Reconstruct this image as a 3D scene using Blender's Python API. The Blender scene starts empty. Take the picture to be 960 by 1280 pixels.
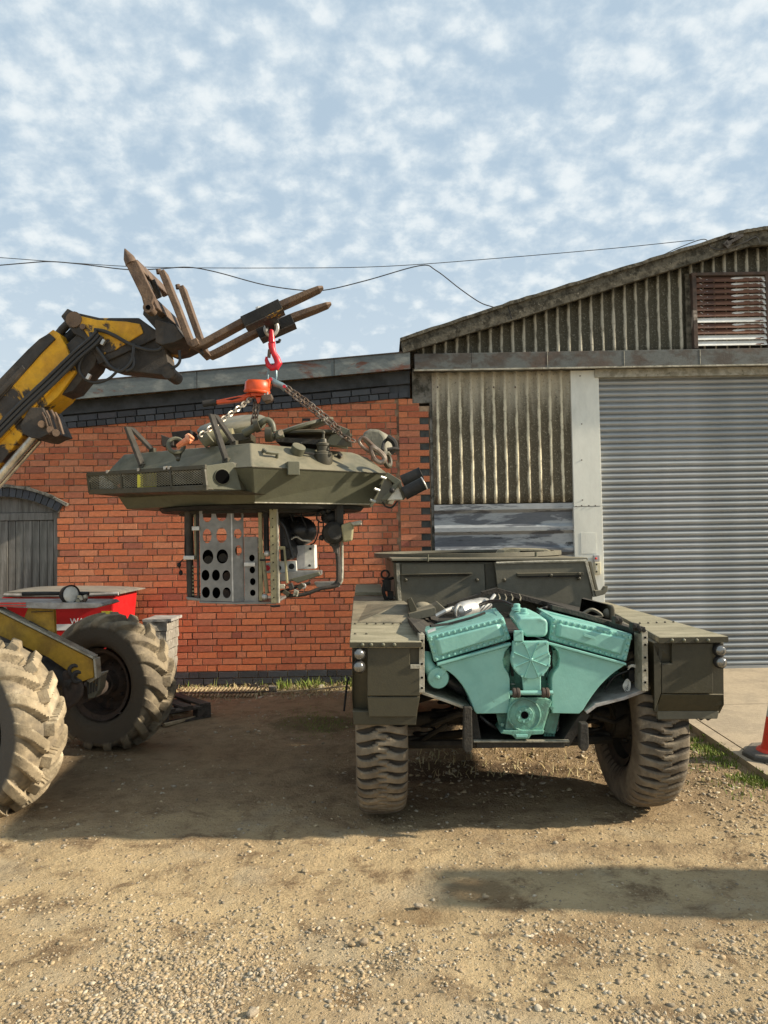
import bpy, bmesh, math, random
import numpy as np
from mathutils import Vector, Matrix, Euler, noise
random.seed(7)
scene = bpy.context.scene
COL = scene.collection
PI = math.pi
R_ = math.radians

# ------------------------------------------------------------ camera, sky, sun, exposure
CAM_H, PITCH, ROLL, F = 1.68, 1.97, -0.95, 960.0
cd = bpy.data.cameras.new('camera'); cam = bpy.data.objects.new('camera', cd); COL.objects.link(cam)
cd.sensor_fit = 'VERTICAL'; cd.sensor_height = 24.0; cd.sensor_width = 18.0; cd.lens = 24.0*F/1280.0
cd.clip_start = 0.05; cd.clip_end = 3000
CM = Matrix.Rotation(R_(90+PITCH), 4, 'X') @ Matrix.Rotation(R_(ROLL), 4, 'Z')
cam.matrix_world = Matrix.Translation((0, 0, CAM_H)) @ CM
scene.camera = cam
SUN_EL, SUN_AZ = 28.0, 6.0      # elevation; azimuth = degrees from +X towards the camera side (-Y)
sun_dir = Vector((math.cos(R_(SUN_EL))*math.cos(R_(SUN_AZ)), -math.cos(R_(SUN_EL))*math.sin(R_(SUN_AZ)), math.sin(R_(SUN_EL))))
sl = bpy.data.lights.new('sun', 'SUN'); sl.energy = 5.0; sl.angle = R_(1.8); sl.color = (1.0, 0.87, 0.68)
so = bpy.data.objects.new('sun', sl); COL.objects.link(so)
so.rotation_euler = sun_dir.to_track_quat('Z', 'Y').to_euler()
world = bpy.data.worlds.new("World"); scene.world = world; world.use_nodes = True
nt = world.node_tree; nt.nodes.clear()
def N(t, typ, **kw):
    n = t.nodes.new(typ)
    for k, v in kw.items():
        if k.startswith('i_'): n.inputs[k[2:]].default_value = v
        else: setattr(n, k, v)
    return n
def math_(t, op, a, b=None, clamp=False):
    n = t.nodes.new('ShaderNodeMath'); n.operation = op; n.use_clamp = clamp
    for i, v in enumerate((a, b)):
        if v is None: continue
        if isinstance(v, (int, float)): n.inputs[i].default_value = v
        else: t.links.new(v, n.inputs[i])
    return n.outputs[0]
def maprange(t, v, a, b, c=0.0, d=1.0, smooth=True):
    n = t.nodes.new('ShaderNodeMapRange'); n.interpolation_type = 'SMOOTHSTEP' if smooth else 'LINEAR'
    t.links.new(v, n.inputs[0])
    for i, x in enumerate((a, b, c, d)): n.inputs[i+1].default_value = x
    return n.outputs[0]
def mix_(t, f, a, b, mode='MIX'):
    n = t.nodes.new('ShaderNodeMix'); n.data_type = 'RGBA'; n.blend_type = mode
    for s, v in ((n.inputs[0], f), (n.inputs[6], a), (n.inputs[7], b)):
        if isinstance(v, (int, float)): s.default_value = v
        elif isinstance(v, tuple): s.default_value = (*v[:3], 1)
        else: t.links.new(v, s)
    return n.outputs[2]
def noise_(t, vec, scale, detail=4, rough=.55, dist=0.0, dim='3D'):
    n = t.nodes.new('ShaderNodeTexNoise'); n.noise_dimensions = dim
    n.inputs['Scale'].default_value = scale; n.inputs['Detail'].default_value = detail
    n.inputs['Roughness'].default_value = rough; n.inputs['Distortion'].default_value = dist
    if vec is not None: t.links.new(vec, n.inputs['Vector'])
    return n.outputs['Fac']
sky = N(nt, 'ShaderNodeTexSky'); sky.sky_type = 'NISHITA'; sky.sun_disc = False
sky.sun_elevation = R_(SUN_EL); sky.sun_rotation = math.atan2(sun_dir.x, sun_dir.y)
sky.air_density = 1.2; sky.dust_density = 2.0; sky.ozone_density = 1.2
tc = N(nt, 'ShaderNodeTexCoord'); sep = N(nt, 'ShaderNodeSeparateXYZ'); nt.links.new(tc.outputs['Generated'], sep.inputs[0])
zc = math_(nt, 'MAXIMUM', math_(nt, 'ADD', sep.outputs[2], 0.40), 0.20)
comb = N(nt, 'ShaderNodeCombineXYZ')
nt.links.new(math_(nt, 'DIVIDE', sep.outputs[0], zc), comb.inputs[0]); nt.links.new(math_(nt, 'DIVIDE', sep.outputs[1], zc), comb.inputs[1])
cl = noise_(nt, comb.outputs[0], 24.0, 9, .60, 0.10)
big = noise_(nt, comb.outputs[0], 4.0, 4, .55)
vor = N(nt, 'ShaderNodeTexVoronoi'); vor.feature = 'SMOOTH_F1'; vor.inputs['Scale'].default_value = 23; vor.inputs['Smoothness'].default_value = .8
nt.links.new(comb.outputs[0], vor.inputs['Vector'])
cv = math_(nt, 'SUBTRACT', math_(nt, 'ADD', cl, math_(nt, 'MULTIPLY', math_(nt, 'SUBTRACT', big, .5), .55)), math_(nt, 'MULTIPLY', math_(nt, 'SUBTRACT', vor.outputs['Distance'], .4), .42))
cover = maprange(nt, cv, .25, .64)
horizon = maprange(nt, sep.outputs[2], .04, .46, .85, 0.0)
fac = math_(nt, 'MAXIMUM', math_(nt, 'MULTIPLY', cover, .85), horizon)
skyc = mix_(nt, 1.0, sky.outputs[0], (0.92, 0.92, 1.0), 'MULTIPLY')
veil = mix_(nt, .90, skyc, (3.15, 4.0, 4.75))
cloudc = mix_(nt, maprange(nt, cv, .45, .8), (4.5, 5.1, 5.5), (5.9, 6.2, 6.25))
allc = mix_(nt, fac, veil, cloudc)
bg = N(nt, 'ShaderNodeBackground'); bg.inputs[1].default_value = 0.098
nt.links.new(allc, bg.inputs[0])
wo = N(nt, 'ShaderNodeOutputWorld'); nt.links.new(bg.outputs[0], wo.inputs[0])
vs = scene.view_settings
scene.display_settings.display_device = 'sRGB'
vs.view_transform = 'Standard'; vs.look = 'None'; vs.gamma = 1; vs.exposure = 0.68; vs.use_curve_mapping = False

# ------------------------------------------------------------ measured points of the place
R3 = CM.to_3x3()
def ray(px, py): return R3 @ Vector(((px-480)/F, -(py-640)/F, -1))
def P(px, py, Y):
    d = ray(px, py); d = d*(Y/d.y); return Vector((d.x, d.y, d.z+CAM_H))
VN = Vector((-math.sin(R_(1.8)), math.cos(R_(1.8)), 0)); VX = Vector((VN.y, -VN.x, 0))   # the armoured car's heading
def PV(px, py, D):
    d = ray(px, py); p0 = Vector((0.87, D, 0)); k = (p0-Vector((0, 0, 0))).dot(VN)/d.dot(VN)
    d = d*k; return Vector((d.x, d.y, d.z+CAM_H))
def G(px, py, z=0.0):
    d = ray(px, py); d = d*((z-CAM_H)/d.z); return Vector((d.x, d.y, z))

# ------------------------------------------------------------ materials
def M(name, c1, c2=None, scale=6, th=(.42, .62), rough=.7, metal=0.0, bump=.25, bscale=70, c3=None, th3=(.6, .68), scale3=3, dust=None, rnd=None, stretch=(1, 1, 1), spec=.5, mott=.18, attr=None):
    m = bpy.data.materials.new(name); m.use_nodes = True; t = m.node_tree; t.nodes.clear()
    o = N(t, 'ShaderNodeOutputMaterial'); b = N(t, 'ShaderNodeBsdfPrincipled'); t.links.new(b.outputs[0], o.inputs[0])
    tcx = N(t, 'ShaderNodeTexCoord'); mp = N(t, 'ShaderNodeMapping'); mp.inputs['Scale'].default_value = stretch
    t.links.new(tcx.outputs['Object'], mp.inputs[0]); v = mp.outputs[0]
    oi = N(t, 'ShaderNodeObjectInfo'); ge = N(t, 'ShaderNodeNewGeometry')
    col = c1
    if rnd:
        r = math_(t, 'FRACT', math_(t, 'ADD', math_(t, 'MULTIPLY', oi.outputs['Random'], 7.31), math_(t, 'MULTIPLY', ge.outputs['Random Per Island'], 5.17)))
        cr = N(t, 'ShaderNodeValToRGB'); cr.color_ramp.interpolation = 'LINEAR'
        els = cr.color_ramp.elements
        while len(els) < len(rnd): els.new(.5)
        for i, c in enumerate(rnd): els[i].position = i/(len(rnd)-1); els[i].color = (*c, 1)
        t.links.new(r, cr.inputs[0]); col = cr.outputs[0]
    if c2 is not None:
        col = mix_(t, maprange(t, noise_(t, v, scale, 6, .62, .3), th[0], th[1]), col, c2)
    if c3 is not None:
        col = mix_(t, maprange(t, noise_(t, v, scale3, 8, .68, .5), th3[0], th3[1]), col, c3)
    if mott:
        n = noise_(t, v, bscale*.35, 5, .6)
        g = maprange(t, n, .25, .75, 1-mott, 1+mott, False)
        cx = N(t, 'ShaderNodeCombineColor')
        for i in range(3): t.links.new(g, cx.inputs[i])
        col = mix_(t, 1.0, col, cx.outputs[0], 'MULTIPLY')
    if dust:
        sp = N(t, 'ShaderNodeSeparateXYZ'); t.links.new(ge.outputs['Normal'], sp.inputs[0])
        up = maprange(t, sp.outputs[2], .35, .95)
        dn = maprange(t, noise_(t, v, 5, 6, .65), .3, .65)
        col = mix_(t, math_(t, 'MULTIPLY', math_(t, 'MULTIPLY', up, dn), dust[1]), col, dust[0])
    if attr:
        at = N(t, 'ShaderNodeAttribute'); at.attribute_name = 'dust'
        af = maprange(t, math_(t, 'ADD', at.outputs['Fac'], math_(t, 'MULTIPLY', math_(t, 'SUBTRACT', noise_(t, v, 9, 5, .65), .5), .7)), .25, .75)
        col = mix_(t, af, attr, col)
    if isinstance(col, tuple): b.inputs['Base Color'].default_value = (*col, 1)
    else: t.links.new(col, b.inputs['Base Color'])
    b.inputs['Metallic'].default_value = metal
    b.inputs['Specular IOR Level'].default_value = spec
    rr = maprange(t, noise_(t, v, bscale*.2, 3), .3, .7, max(0.03, rough-.1), min(1, rough+.1))
    t.links.new(rr, b.inputs['Roughness'])
    if bump:
        bn = N(t, 'ShaderNodeBump'); bn.inputs['Strength'].default_value = bump; bn.inputs['Distance'].default_value = .01
        t.links.new(noise_(t, v, bscale, 5, .6), bn.inputs['Height']); t.links.new(bn.outputs[0], b.inputs['Normal'])
    return m
mt = {}
mt['brick'] = M('orange brick', (.4, .1, .04), rnd=[(.54, .165, .078), (.63, .215, .10), (.42, .13, .072), (.59, .18, .082), (.50, .175, .10), (.64, .25, .13), (.33, .11, .075)],
                rough=.9, bump=.5, bscale=110, c3=(.68, .38, .23), th3=(.58, .80), scale3=14, c2=(.20, .065, .045), th=(.60, .80), scale=9, mott=.25, spec=.2)
mt['mortar'] = M('lime mortar', (.48, .34, .22), (.20, .14, .10), 5, rough=.95, bump=.6, bscale=160, spec=.1)
mt['bluebrick'] = M('blue engineering brick', (.05, .055, .065), None, rnd=[(.045, .05, .062), (.07, .078, .09), (.03, .034, .04), (.06, .06, .07)], rough=.6, bump=.4, c3=(.14, .14, .14), th3=(.6, .8), scale3=9)
mt['darkpaint'] = M('dark painted render', (.055, .063, .072), (.03, .035, .04), 4, rough=.7, c3=(.12, .12, .12), th3=(.64, .8), scale3=8)
mt['fascia'] = M('weathered fascia sheet', (.115, .135, .135), (.20, .215, .20), 3.2, (.50, .66), rough=.6, metal=.0, c3=(.13, .05, .028), th3=(.56, .63), scale3=1.3, stretch=(1, 1, 2.2), bump=.2)
mt['beam'] = M('rusting steel gutter', (.10, .11, .105), (.06, .05, .04), 4, rough=.65, c3=(.085, .055, .038), th3=(.50, .66), scale3=1.2, stretch=(1, 1, 1.6), bump=.3)
mt['infill'] = M('dark painted infill', (.075, .08, .072), (.05, .055, .05), 9, rough=.85, bump=.5)
mt['conc_old'] = M('lichened concrete', (.20, .19, .165), (.07, .068, .055), 9, rough=.95, bump=.8, bscale=60, c3=(.36, .35, .31), th3=(.60, .68), scale3=16, spec=.1, mott=.35)
mt['verge'] = M('lichened cement verge', (.125, .115, .09), (.05, .046, .036), 16, (.4, .65), rough=.97, bump=1.0, bscale=45, c3=(.30, .28, .23), th3=(.60, .70), scale3=28, spec=.05, mott=.4)
mt['post'] = M('pale green painted steel', (.70, .71, .64), (.62, .63, .57), 2.2, rough=.5, bump=.06, c3=(.40, .40, .35), th3=(.70, .78), scale3=7, stretch=(1, 1, .4), mott=.06)
mt['shutter'] = M('galvanised shutter steel', (.32, .34, .345), (.26, .28, .285), 2, rough=.42, metal=.35, bump=.1, stretch=(.3, 1, 3), rnd=[(.33, .345, .35), (.38, .40, .405), (.35, .37, .375)], mott=.1)
mt['galv'] = M('galvanised cladding', (.13, .14, .155), (.34, .36, .37), 2.4, (.47, .53), rough=.5, metal=.3, bump=.15, stretch=(.5, 1, 2.5), c3=(.05, .055, .06), th3=(.60, .66), scale3=2.5)
mt['slat'] = M('rusty louvre steel', (.10, .040, .026), (.16, .075, .042), 3, rough=.8, bump=.5, c3=(.72, .72, .68), th3=(.53, .56), scale3=1.7, stretch=(1.0, 1, 5), rnd=[(.085, .042, .030), (.065, .034, .025), (.11, .052, .036)])
mt['slatw'] = M('flaking white louvre paint', (.72, .73, .70), (.64, .64, .6), 3, rough=.6, bump=.2, c3=(.14, .06, .035), th3=(.66, .68), scale3=2.2, stretch=(1.0, 1, 5))
mt['rustframe'] = M('rusted angle frame', (.085, .058, .045), (.055, .042, .034), 6, rough=.85, c3=(.35, .30, .25), th3=(.6, .7))
mt['plank'] = M('weathered grey timber', (.22, .215, .195), (.12, .115, .10), 3, (.4, .65), rough=.9, bump=.8, bscale=40, stretch=(6, 6, .5), rnd=[(.24, .235, .21), (.18, .175, .16), (.27, .26, .235), (.21, .20, .18)], c3=(.06, .055, .05), th3=(.64, .7), scale3=4, mott=.2)
mt['palletwood'] = M('dark weathered pallet wood', (.09, .075, .06), (.055, .045, .038), 4, rough=.95, bump=.6, bscale=50, stretch=(.6, 5, 5), c3=(.15, .13, .10), th3=(.6, .7))
mt['stick'] = M('bleached timber', (.50, .40, .25), (.34, .26, .16), 7, rough=.9, bump=.4)
DUST = (.36, .31, .215)
mt['olive'] = M('olive drab paint', (.046, .041, .022), (.038, .034, .019), 3, rough=.55, bump=.12, bscale=90, dust=(DUST, .55), mott=.08, c3=(.065, .058, .034), th3=(.66, .8), scale3=6)
mt['olive_top'] = M('dusty weathered olive lid', (.225, .205, .135), (.32, .29, .20), 5, (.4, .6), rough=.85, bump=.5, bscale=60, stretch=(.5, 3, 1), c3=(.15, .135, .09), th3=(.58, .68), scale3=5, mott=.22)
mt['olive_lt'] = M('turret green paint', (.098, .099, .064), (.084, .085, .056), 4, rough=.55, bump=.12, bscale=90, mott=.08, c3=(.15, .145, .10), th3=(.66, .78), dust=(DUST, .45))
mt['olive_grey'] = M('grey green hull paint', (.120, .113, .082), (.10, .094, .068), 4, rough=.6, bump=.15, dust=(DUST, .6), mott=.1, c3=(.20, .19, .15), th3=(.64, .75), scale3=7)
mt['darkolive'] = M('oily dark underside', (.020, .018, .014), (.035, .030, .022), 6, rough=.75, bump=.5, c3=(.07, .056, .04), th3=(.64, .74), scale3=8)
mt['black'] = M('black painted steel', (.014, .014, .014), (.026, .025, .023), 5, rough=.6, bump=.2, spec=.25)
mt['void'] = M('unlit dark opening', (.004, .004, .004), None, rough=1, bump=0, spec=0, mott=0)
mt['rubber'] = M('black rubber', (.02, .02, .02), None, rough=.5, bump=.05, mott=.05)
mt['teal'] = M('turquoise engine enamel', (.225, .47, .41), (.19, .42, .365), 3.0, rough=.36, bump=.10, bscale=45, mott=.07, c3=(.10, .19, .155), th3=(.60, .78), scale3=7, spec=.4)
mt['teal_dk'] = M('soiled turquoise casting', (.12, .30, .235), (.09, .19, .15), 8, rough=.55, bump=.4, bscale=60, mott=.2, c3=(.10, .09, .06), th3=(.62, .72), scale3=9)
mt['alu'] = M('bare aluminium', (.55, .55, .53), (.45, .45, .43), 5, rough=.42, metal=.65, bump=.1)
mt['aluplate'] = M('grey panel aluminium', (.235, .235, .225), (.19, .19, .18), 3, rough=.45, metal=.35, bump=.1)
mt['flange'] = M('scuffed pale flange', (.40, .38, .31), (.25, .235, .18), 12, rough=.6, metal=.3, bump=.4, c3=(.10, .09, .06), th3=(.60, .68), scale3=14)
mt['frameyel'] = M('dull khaki frame paint', (.29, .265, .15), (.19, .17, .10), 6, rough=.6, bump=.2, c3=(.10, .09, .06), th3=(.62, .7), scale3=9)
mt['white'] = M('off white box paint', (.66, .66, .61), (.58, .58, .53), 4, rough=.6, bump=.1, c3=(.3, .28, .22), th3=(.68, .76))
mt['yellow'] = M('flaking yellow machine paint', (.64, .34, .008), (.52, .26, .010), 4, rough=.6, bump=.3, c3=(.035, .028, .022), th3=(.50, .55), scale3=2.6, stretch=(1, 1, 1), mott=.18)
mt['yellow2'] = M('grimy yellow chassis paint', (.40, .235, .022), (.26, .15, .02), 5, rough=.7, bump=.25, c3=(.07, .05, .03), th3=(.62, .70), scale3=5, mott=.2)
mt['boomdark'] = M('blackened boom steel', (.03, .027, .024), (.055, .045, .035), 5, rough=.7, bump=.4, c3=(.42, .23, .015), th3=(.605, .64), scale3=3)
mt['forkrust'] = M('brown rusted fork steel', (.135, .088, .055), (.085, .055, .038), 7, rough=.75, bump=.4, c3=(.26, .20, .14), th3=(.62, .75), scale3=5)
mt['chrome'] = M('hydraulic rod', (.55, .52, .45), (.35, .30, .24), 6, rough=.3, metal=.8, bump=.05)
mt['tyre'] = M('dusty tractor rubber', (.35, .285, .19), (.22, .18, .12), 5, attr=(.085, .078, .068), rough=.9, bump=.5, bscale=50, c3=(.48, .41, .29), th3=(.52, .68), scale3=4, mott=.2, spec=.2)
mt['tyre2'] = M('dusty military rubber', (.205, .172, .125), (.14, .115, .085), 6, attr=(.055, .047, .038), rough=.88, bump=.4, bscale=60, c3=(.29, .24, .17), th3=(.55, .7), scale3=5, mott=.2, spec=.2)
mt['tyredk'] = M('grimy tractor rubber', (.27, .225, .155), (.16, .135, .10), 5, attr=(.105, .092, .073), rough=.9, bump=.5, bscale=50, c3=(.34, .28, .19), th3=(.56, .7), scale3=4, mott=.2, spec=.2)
mt['hub'] = M('rusty wheel steel', (.07, .048, .036), (.04, .032, .027), 7, rough=.8, bump=.5, c3=(.13, .07, .04), th3=(.6, .7))
mt['hubw'] = M('grey painted rim', (.34, .33, .31), (.22, .2, .18), 7, rough=.7, bump=.3)
mt['red'] = M('red bin plastic', (.55, .012, .015), (.48, .01, .013), 3, rough=.4, bump=.05, mott=.05)
mt['binlid'] = M('grey bin lid plastic', (.16, .155, .14), (.22, .205, .17), 4, rough=.6, bump=.2, dust=((.26, .235, .19), .5))
mt['textw'] = M('white lettering', (.8, .8, .78), None, rough=.6, bump=0, mott=0)
mt['orange'] = M('orange hoist paint', (.68, .085, .015), (.60, .075, .015), 6, rough=.4, bump=.05, c3=(.25, .06, .03), th3=(.7, .76), scale3=9)
mt['redhook'] = M('red lifting hook paint', (.62, .02, .04), (.52, .015, .03), 6, rough=.4, bump=.1)
mt['chain'] = M('rusty chain steel', (.13, .09, .065), (.26, .22, .18), 9, rough=.5, metal=.5, bump=.2)
mt['chainsil'] = M('bright chain steel', (.42, .39, .33), (.25, .20, .15), 9, rough=.4, metal=.6, bump=.1)
mt['bluesteel'] = M('blue grey shackle steel', (.12, .20, .24), (.20, .25, .26), 6, rough=.45, metal=.4, bump=.1)
mt['cone'] = M('orange cone plastic', (.72, .05, .02), (.62, .045, .02), 5, rough=.5, bump=.1, c3=(.5, .2, .12), th3=(.66, .75), scale3=10)
mt['conebase'] = M('grey rubber cone base', (.085, .085, .08), (.12, .115, .10), 7, rough=.85, bump=.4, dust=((.25, .21, .15), .5))
mt['coneband'] = M('white cone band', (.62, .62, .58), (.5, .5, .46), 6, rough=.5, bump=.1)
mt['lens'] = M('lamp lens glass', (.22, .22, .21), None, rough=.12, metal=.7, bump=.5, bscale=30)
mt['grey_pl'] = M('grey box plastic', (.36, .36, .36), None, rough=.5, bump=.05)
mt['cream_pl'] = M('cream box plastic', (.58, .54, .38), None, rough=.5, bump=.05)
mt['stone'] = M('gravel stones', (.40, .35, .28), None, rnd=[(.37, .28, .165), (.44, .35, .22), (.25, .20, .14), (.40, .30, .18), (.31, .27, .21), (.52, .45, .33), (.19, .16, .12), (.42, .33, .20)], rough=.9, bump=.3, bscale=200, spec=.2)
mt['slab'] = M('rough grey block stone', (.27, .25, .21), (.17, .155, .13), 8, rough=.95, bump=1.0, bscale=30, c3=(.42, .39, .34), th3=(.58, .66), scale3=12, mott=.3)
mt['grass'] = M('grass blades', (.10, .17, .02), None, rnd=[(.09, .16, .02), (.16, .24, .03), (.24, .25, .07), (.07, .12, .02)], rough=.7, bump=0, mott=0, spec=.3)
mt['dry'] = M('dry straw litter', (.45, .36, .18), None, rnd=[(.5, .40, .20), (.36, .27, .13), (.58, .50, .30), (.22, .2, .07)], rough=.9, bump=0, mott=0)
mt['seat'] = M('black seat vinyl', (.014, .014, .015), None, rough=.35, bump=.05)
mt['redpaint'] = M('red paint', (.6, .03, .02), None, rough=.5, bump=0)
mt['wire'] = M('overhead cable', (.05, .05, .05), None, rough=.7, bump=0)
mt['lampglass'] = M('headlamp glass', (.55, .56, .53), None, rough=.35, metal=.2, bump=.5, bscale=30)
mt['canvas'] = M('khaki canvas cover', (.21, .20, .16), (.17, .165, .13), 4, rough=.8, bump=.4, bscale=40)
mt['mesh'] = M('dark mesh steel', (.11, .10, .065), (.15, .14, .10), 9, rough=.6, bump=.1)
mt['yelbag'] = M('yellow sheet behind mesh', (.50, .46, .05), None, rough=.7)
mt['lashing'] = M('orange lashing strap', (.68, .20, .08), (.8, .38, .22), 12, rough=.7)

def corr_mat(name, crest, valley, top=None, zt=0):
    m = bpy.data.materials.new(name); m.use_nodes = True; t = m.node_tree; b = t.nodes['Principled BSDF']
    tcx = N(t, 'ShaderNodeTexCoord'); v = tcx.outputs['Object']
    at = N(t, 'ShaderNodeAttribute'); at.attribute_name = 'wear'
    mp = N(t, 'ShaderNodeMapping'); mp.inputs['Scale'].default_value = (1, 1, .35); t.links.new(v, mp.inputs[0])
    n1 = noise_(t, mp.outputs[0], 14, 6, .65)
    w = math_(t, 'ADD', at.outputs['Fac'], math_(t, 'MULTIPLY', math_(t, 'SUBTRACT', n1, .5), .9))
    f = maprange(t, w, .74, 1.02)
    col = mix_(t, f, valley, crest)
    if top:
        sp = N(t, 'ShaderNodeSeparateXYZ'); t.links.new(v, sp.inputs[0])
        mp2 = N(t, 'ShaderNodeMapping'); mp2.inputs['Scale'].default_value = (1, 1, .12); t.links.new(v, mp2.inputs[0])
        tt = math_(t, 'ADD', sp.outputs[2], math_(t, 'MULTIPLY', math_(t, 'SUBTRACT', noise_(t, mp2.outputs[0], 9, 5, .6), .5), 1.1))
        col = mix_(t, maprange(t, tt, zt-.35, zt+.3), col, top)
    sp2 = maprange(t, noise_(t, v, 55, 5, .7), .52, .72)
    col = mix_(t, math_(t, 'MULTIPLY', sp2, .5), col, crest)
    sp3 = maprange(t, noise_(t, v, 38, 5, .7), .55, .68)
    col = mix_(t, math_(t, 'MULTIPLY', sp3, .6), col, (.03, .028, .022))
    t.links.new(col, b.inputs['Base Color']); b.inputs['Roughness'].default_value = .95; b.inputs['Specular IOR Level'].default_value = .1
    bn = N(t, 'ShaderNodeBump'); bn.inputs['Strength'].default_value = .6; bn.inputs['Distance'].default_value = .01
    t.links.new(noise_(t, v, 60, 6, .7), bn.inputs['Height']); t.links.new(bn.outputs[0], b.inputs['Normal'])
    return m
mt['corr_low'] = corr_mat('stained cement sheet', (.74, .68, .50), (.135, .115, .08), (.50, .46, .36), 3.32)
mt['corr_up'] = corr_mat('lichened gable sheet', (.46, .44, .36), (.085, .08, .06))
# ------------------------------------------------------------ mesh builders
OFF = {}
def link(o, parent=None):
    COL.objects.link(o)
    if parent is not None: o.parent = parent
def thing(name, label, cat, loc=(0, 0, 0), group=None, kind=None):
    o = bpy.data.objects.new(name, None); o.location = loc; o.empty_display_size = .2; COL.objects.link(o)
    OFF[o.name] = Vector(loc); tag(o, label, cat, group, kind); return o
def tag(o, label=None, cat=None, group=None, kind=None):
    if label: o['label'] = label
    if cat: o['category'] = cat
    if group: o['group'] = group
    if kind: o['kind'] = kind
    return o
class MB:
    def __init__(s): s.v = []; s.f = []; s.mi = []
    def add(s, vs, fs, mi=0):
        b = len(s.v); s.v += [Vector(v) for v in vs]; s.f += [[b+i for i in f] for f in fs]; s.mi += [mi]*len(fs); return s
    def box(s, a, b, mi=0, rot=None, c=None):
        a = Vector(a); b = Vector(b)
        vs = [Vector((x, y, z)) for z in (a.z, b.z) for y in (a.y, b.y) for x in (a.x, b.x)]
        if rot is not None:
            c = (a+b)/2 if c is None else Vector(c); vs = [c+rot@(v-c) for v in vs]
        return s.add(vs, [(0, 2, 3, 1), (4, 5, 7, 6), (0, 1, 5, 4), (2, 6, 7, 3), (0, 4, 6, 2), (1, 3, 7, 5)], mi)
    def cbox(s, c, d, rot=None, mi=0):
        c = Vector(c); d = Vector(d)/2; return s.box(c-d, c+d, mi, rot, c)
    def loft(s, rings, mi=0, cap=(True, True), close=True):
        n = len(rings[0]); vs = [v for r in rings for v in r]; fs = []
        for k in range(len(rings)-1):
            for i in range(n if close else n-1):
                j = (i+1) % n; fs.append((k*n+i, k*n+j, (k+1)*n+j, (k+1)*n+i))
        if cap[0]: fs.append(tuple(range(n-1, -1, -1)))
        if cap[1]: fs.append(tuple(range((len(rings)-1)*n, len(rings)*n)))
        return s.add(vs, fs, mi)
    def ext(s, pts, dv, mi=0):
        dv = Vector(dv); return s.loft([[Vector(p) for p in pts], [Vector(p)+dv for p in pts]], mi)
    def tube(s, pts, r, seg=8, mi=0, cap=True, smooth_n=0):
        pts = [Vector(p) for p in pts]
        if smooth_n: pts = catmull(pts, smooth_n)
        rings = []; up = None
        for i, p in enumerate(pts):
            t = (pts[min(i+1, len(pts)-1)]-pts[max(i-1, 0)])
            if t.length < 1e-9: t = Vector((0, 0, 1))
            t.normalize()
            if up is None: up = t.orthogonal().normalized()
            else:
                up = up-t*up.dot(t)
                up = up.normalized() if up.length > 1e-6 else t.orthogonal().normalized()
            w = t.cross(up); rr = r[i] if isinstance(r, (list, tuple)) else r
            rings.append([p+(up*math.cos(2*PI*k/seg)+w*math.sin(2*PI*k/seg))*rr for k in range(seg)])
        return s.loft(rings, mi, (cap, cap))
    def rod(s, a, b, r, seg=10, mi=0): return s.tube([a, b], r, seg, mi)
    def lathe(s, prof, o=(0, 0, 0), axis=(0, 0, 1), seg=24, mi=0, cap=(True, True)):
        a = Vector(axis).normalized(); u = a.orthogonal().normalized(); w = a.cross(u); o = Vector(o)
        rings = [[o+a*h+(u*math.cos(2*PI*k/seg)+w*math.sin(2*PI*k/seg))*r for k in range(seg)] for r, h in prof]
        return s.loft(rings, mi, cap)
    def torus(s, c, R, r, axis=(0, 0, 1), seg=20, ss=8, mi=0):
        a = Vector(axis).normalized(); u = a.orthogonal().normalized(); w = a.cross(u); c = Vector(c)
        vs = []; fs = []
        for i in range(seg):
            d = u*math.cos(2*PI*i/seg)+w*math.sin(2*PI*i/seg)
            for j in range(ss): vs.append(c+d*(R+r*math.cos(2*PI*j/ss))+a*r*math.sin(2*PI*j/ss))
        for i in range(seg):
            for j in range(ss): fs.append((i*ss+j, ((i+1) % seg)*ss+j, ((i+1) % seg)*ss+(j+1) % ss, i*ss+(j+1) % ss))
        return s.add(vs, fs, mi)
    def ball(s, c, r, seg=14, rings=8, mi=0, sc=(1, 1, 1)):
        c = Vector(c); vs = [c+Vector((0, 0, r*sc[2]))]; fs = []
        for i in range(1, rings):
            a = PI*i/rings
            for k in range(seg): b = 2*PI*k/seg; vs.append(c+Vector((r*sc[0]*math.sin(a)*math.cos(b), r*sc[1]*math.sin(a)*math.sin(b), r*sc[2]*math.cos(a))))
        vs.append(c-Vector((0, 0, r*sc[2])))
        for k in range(seg): fs.append((0, 1+k, 1+(k+1) % seg))
        for i in range(rings-2):
            for k in range(seg): a = 1+i*seg; fs.append((a+k, a+seg+k, a+seg+(k+1) % seg, a+(k+1) % seg))
        a = 1+(rings-2)*seg
        for k in range(seg): fs.append((a+k, len(vs)-1, a+(k+1) % seg))
        return s.add(vs, fs, mi)
    def build(s, name, mats, parent=None, bevel=0, smooth=False, label=None, kind=None, seg=2, origin=None):
        off = Vector((0, 0, 0)); p = parent
        if p is not None: off = OFF.get(p.name, Vector((0, 0, 0)))
        loc = Vector((0, 0, 0)) if origin is None else Vector(origin)-off
        sub = off+loc
        me = bpy.data.meshes.new(name); me.from_pydata([tuple(v-sub) for v in s.v], [], s.f)
        if not isinstance(mats, (list, tuple)): mats = [mats]
        for m in mats: me.materials.append(mt[m] if isinstance(m, str) else m)
        if len(mats) > 1: me.polygons.foreach_set('material_index', s.mi)
        bm = bmesh.new(); bm.from_mesh(me); bmesh.ops.recalc_face_normals(bm, faces=bm.faces); bm.to_mesh(me); bm.free()
        me.update()
        if smooth:
            me.polygons.foreach_set('use_smooth', [True]*len(me.polygons)); me.set_sharp_from_angle(angle=R_(38))
        o = bpy.data.objects.new(name, me); o.location = loc; link(o, parent); OFF[o.name] = sub
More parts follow.
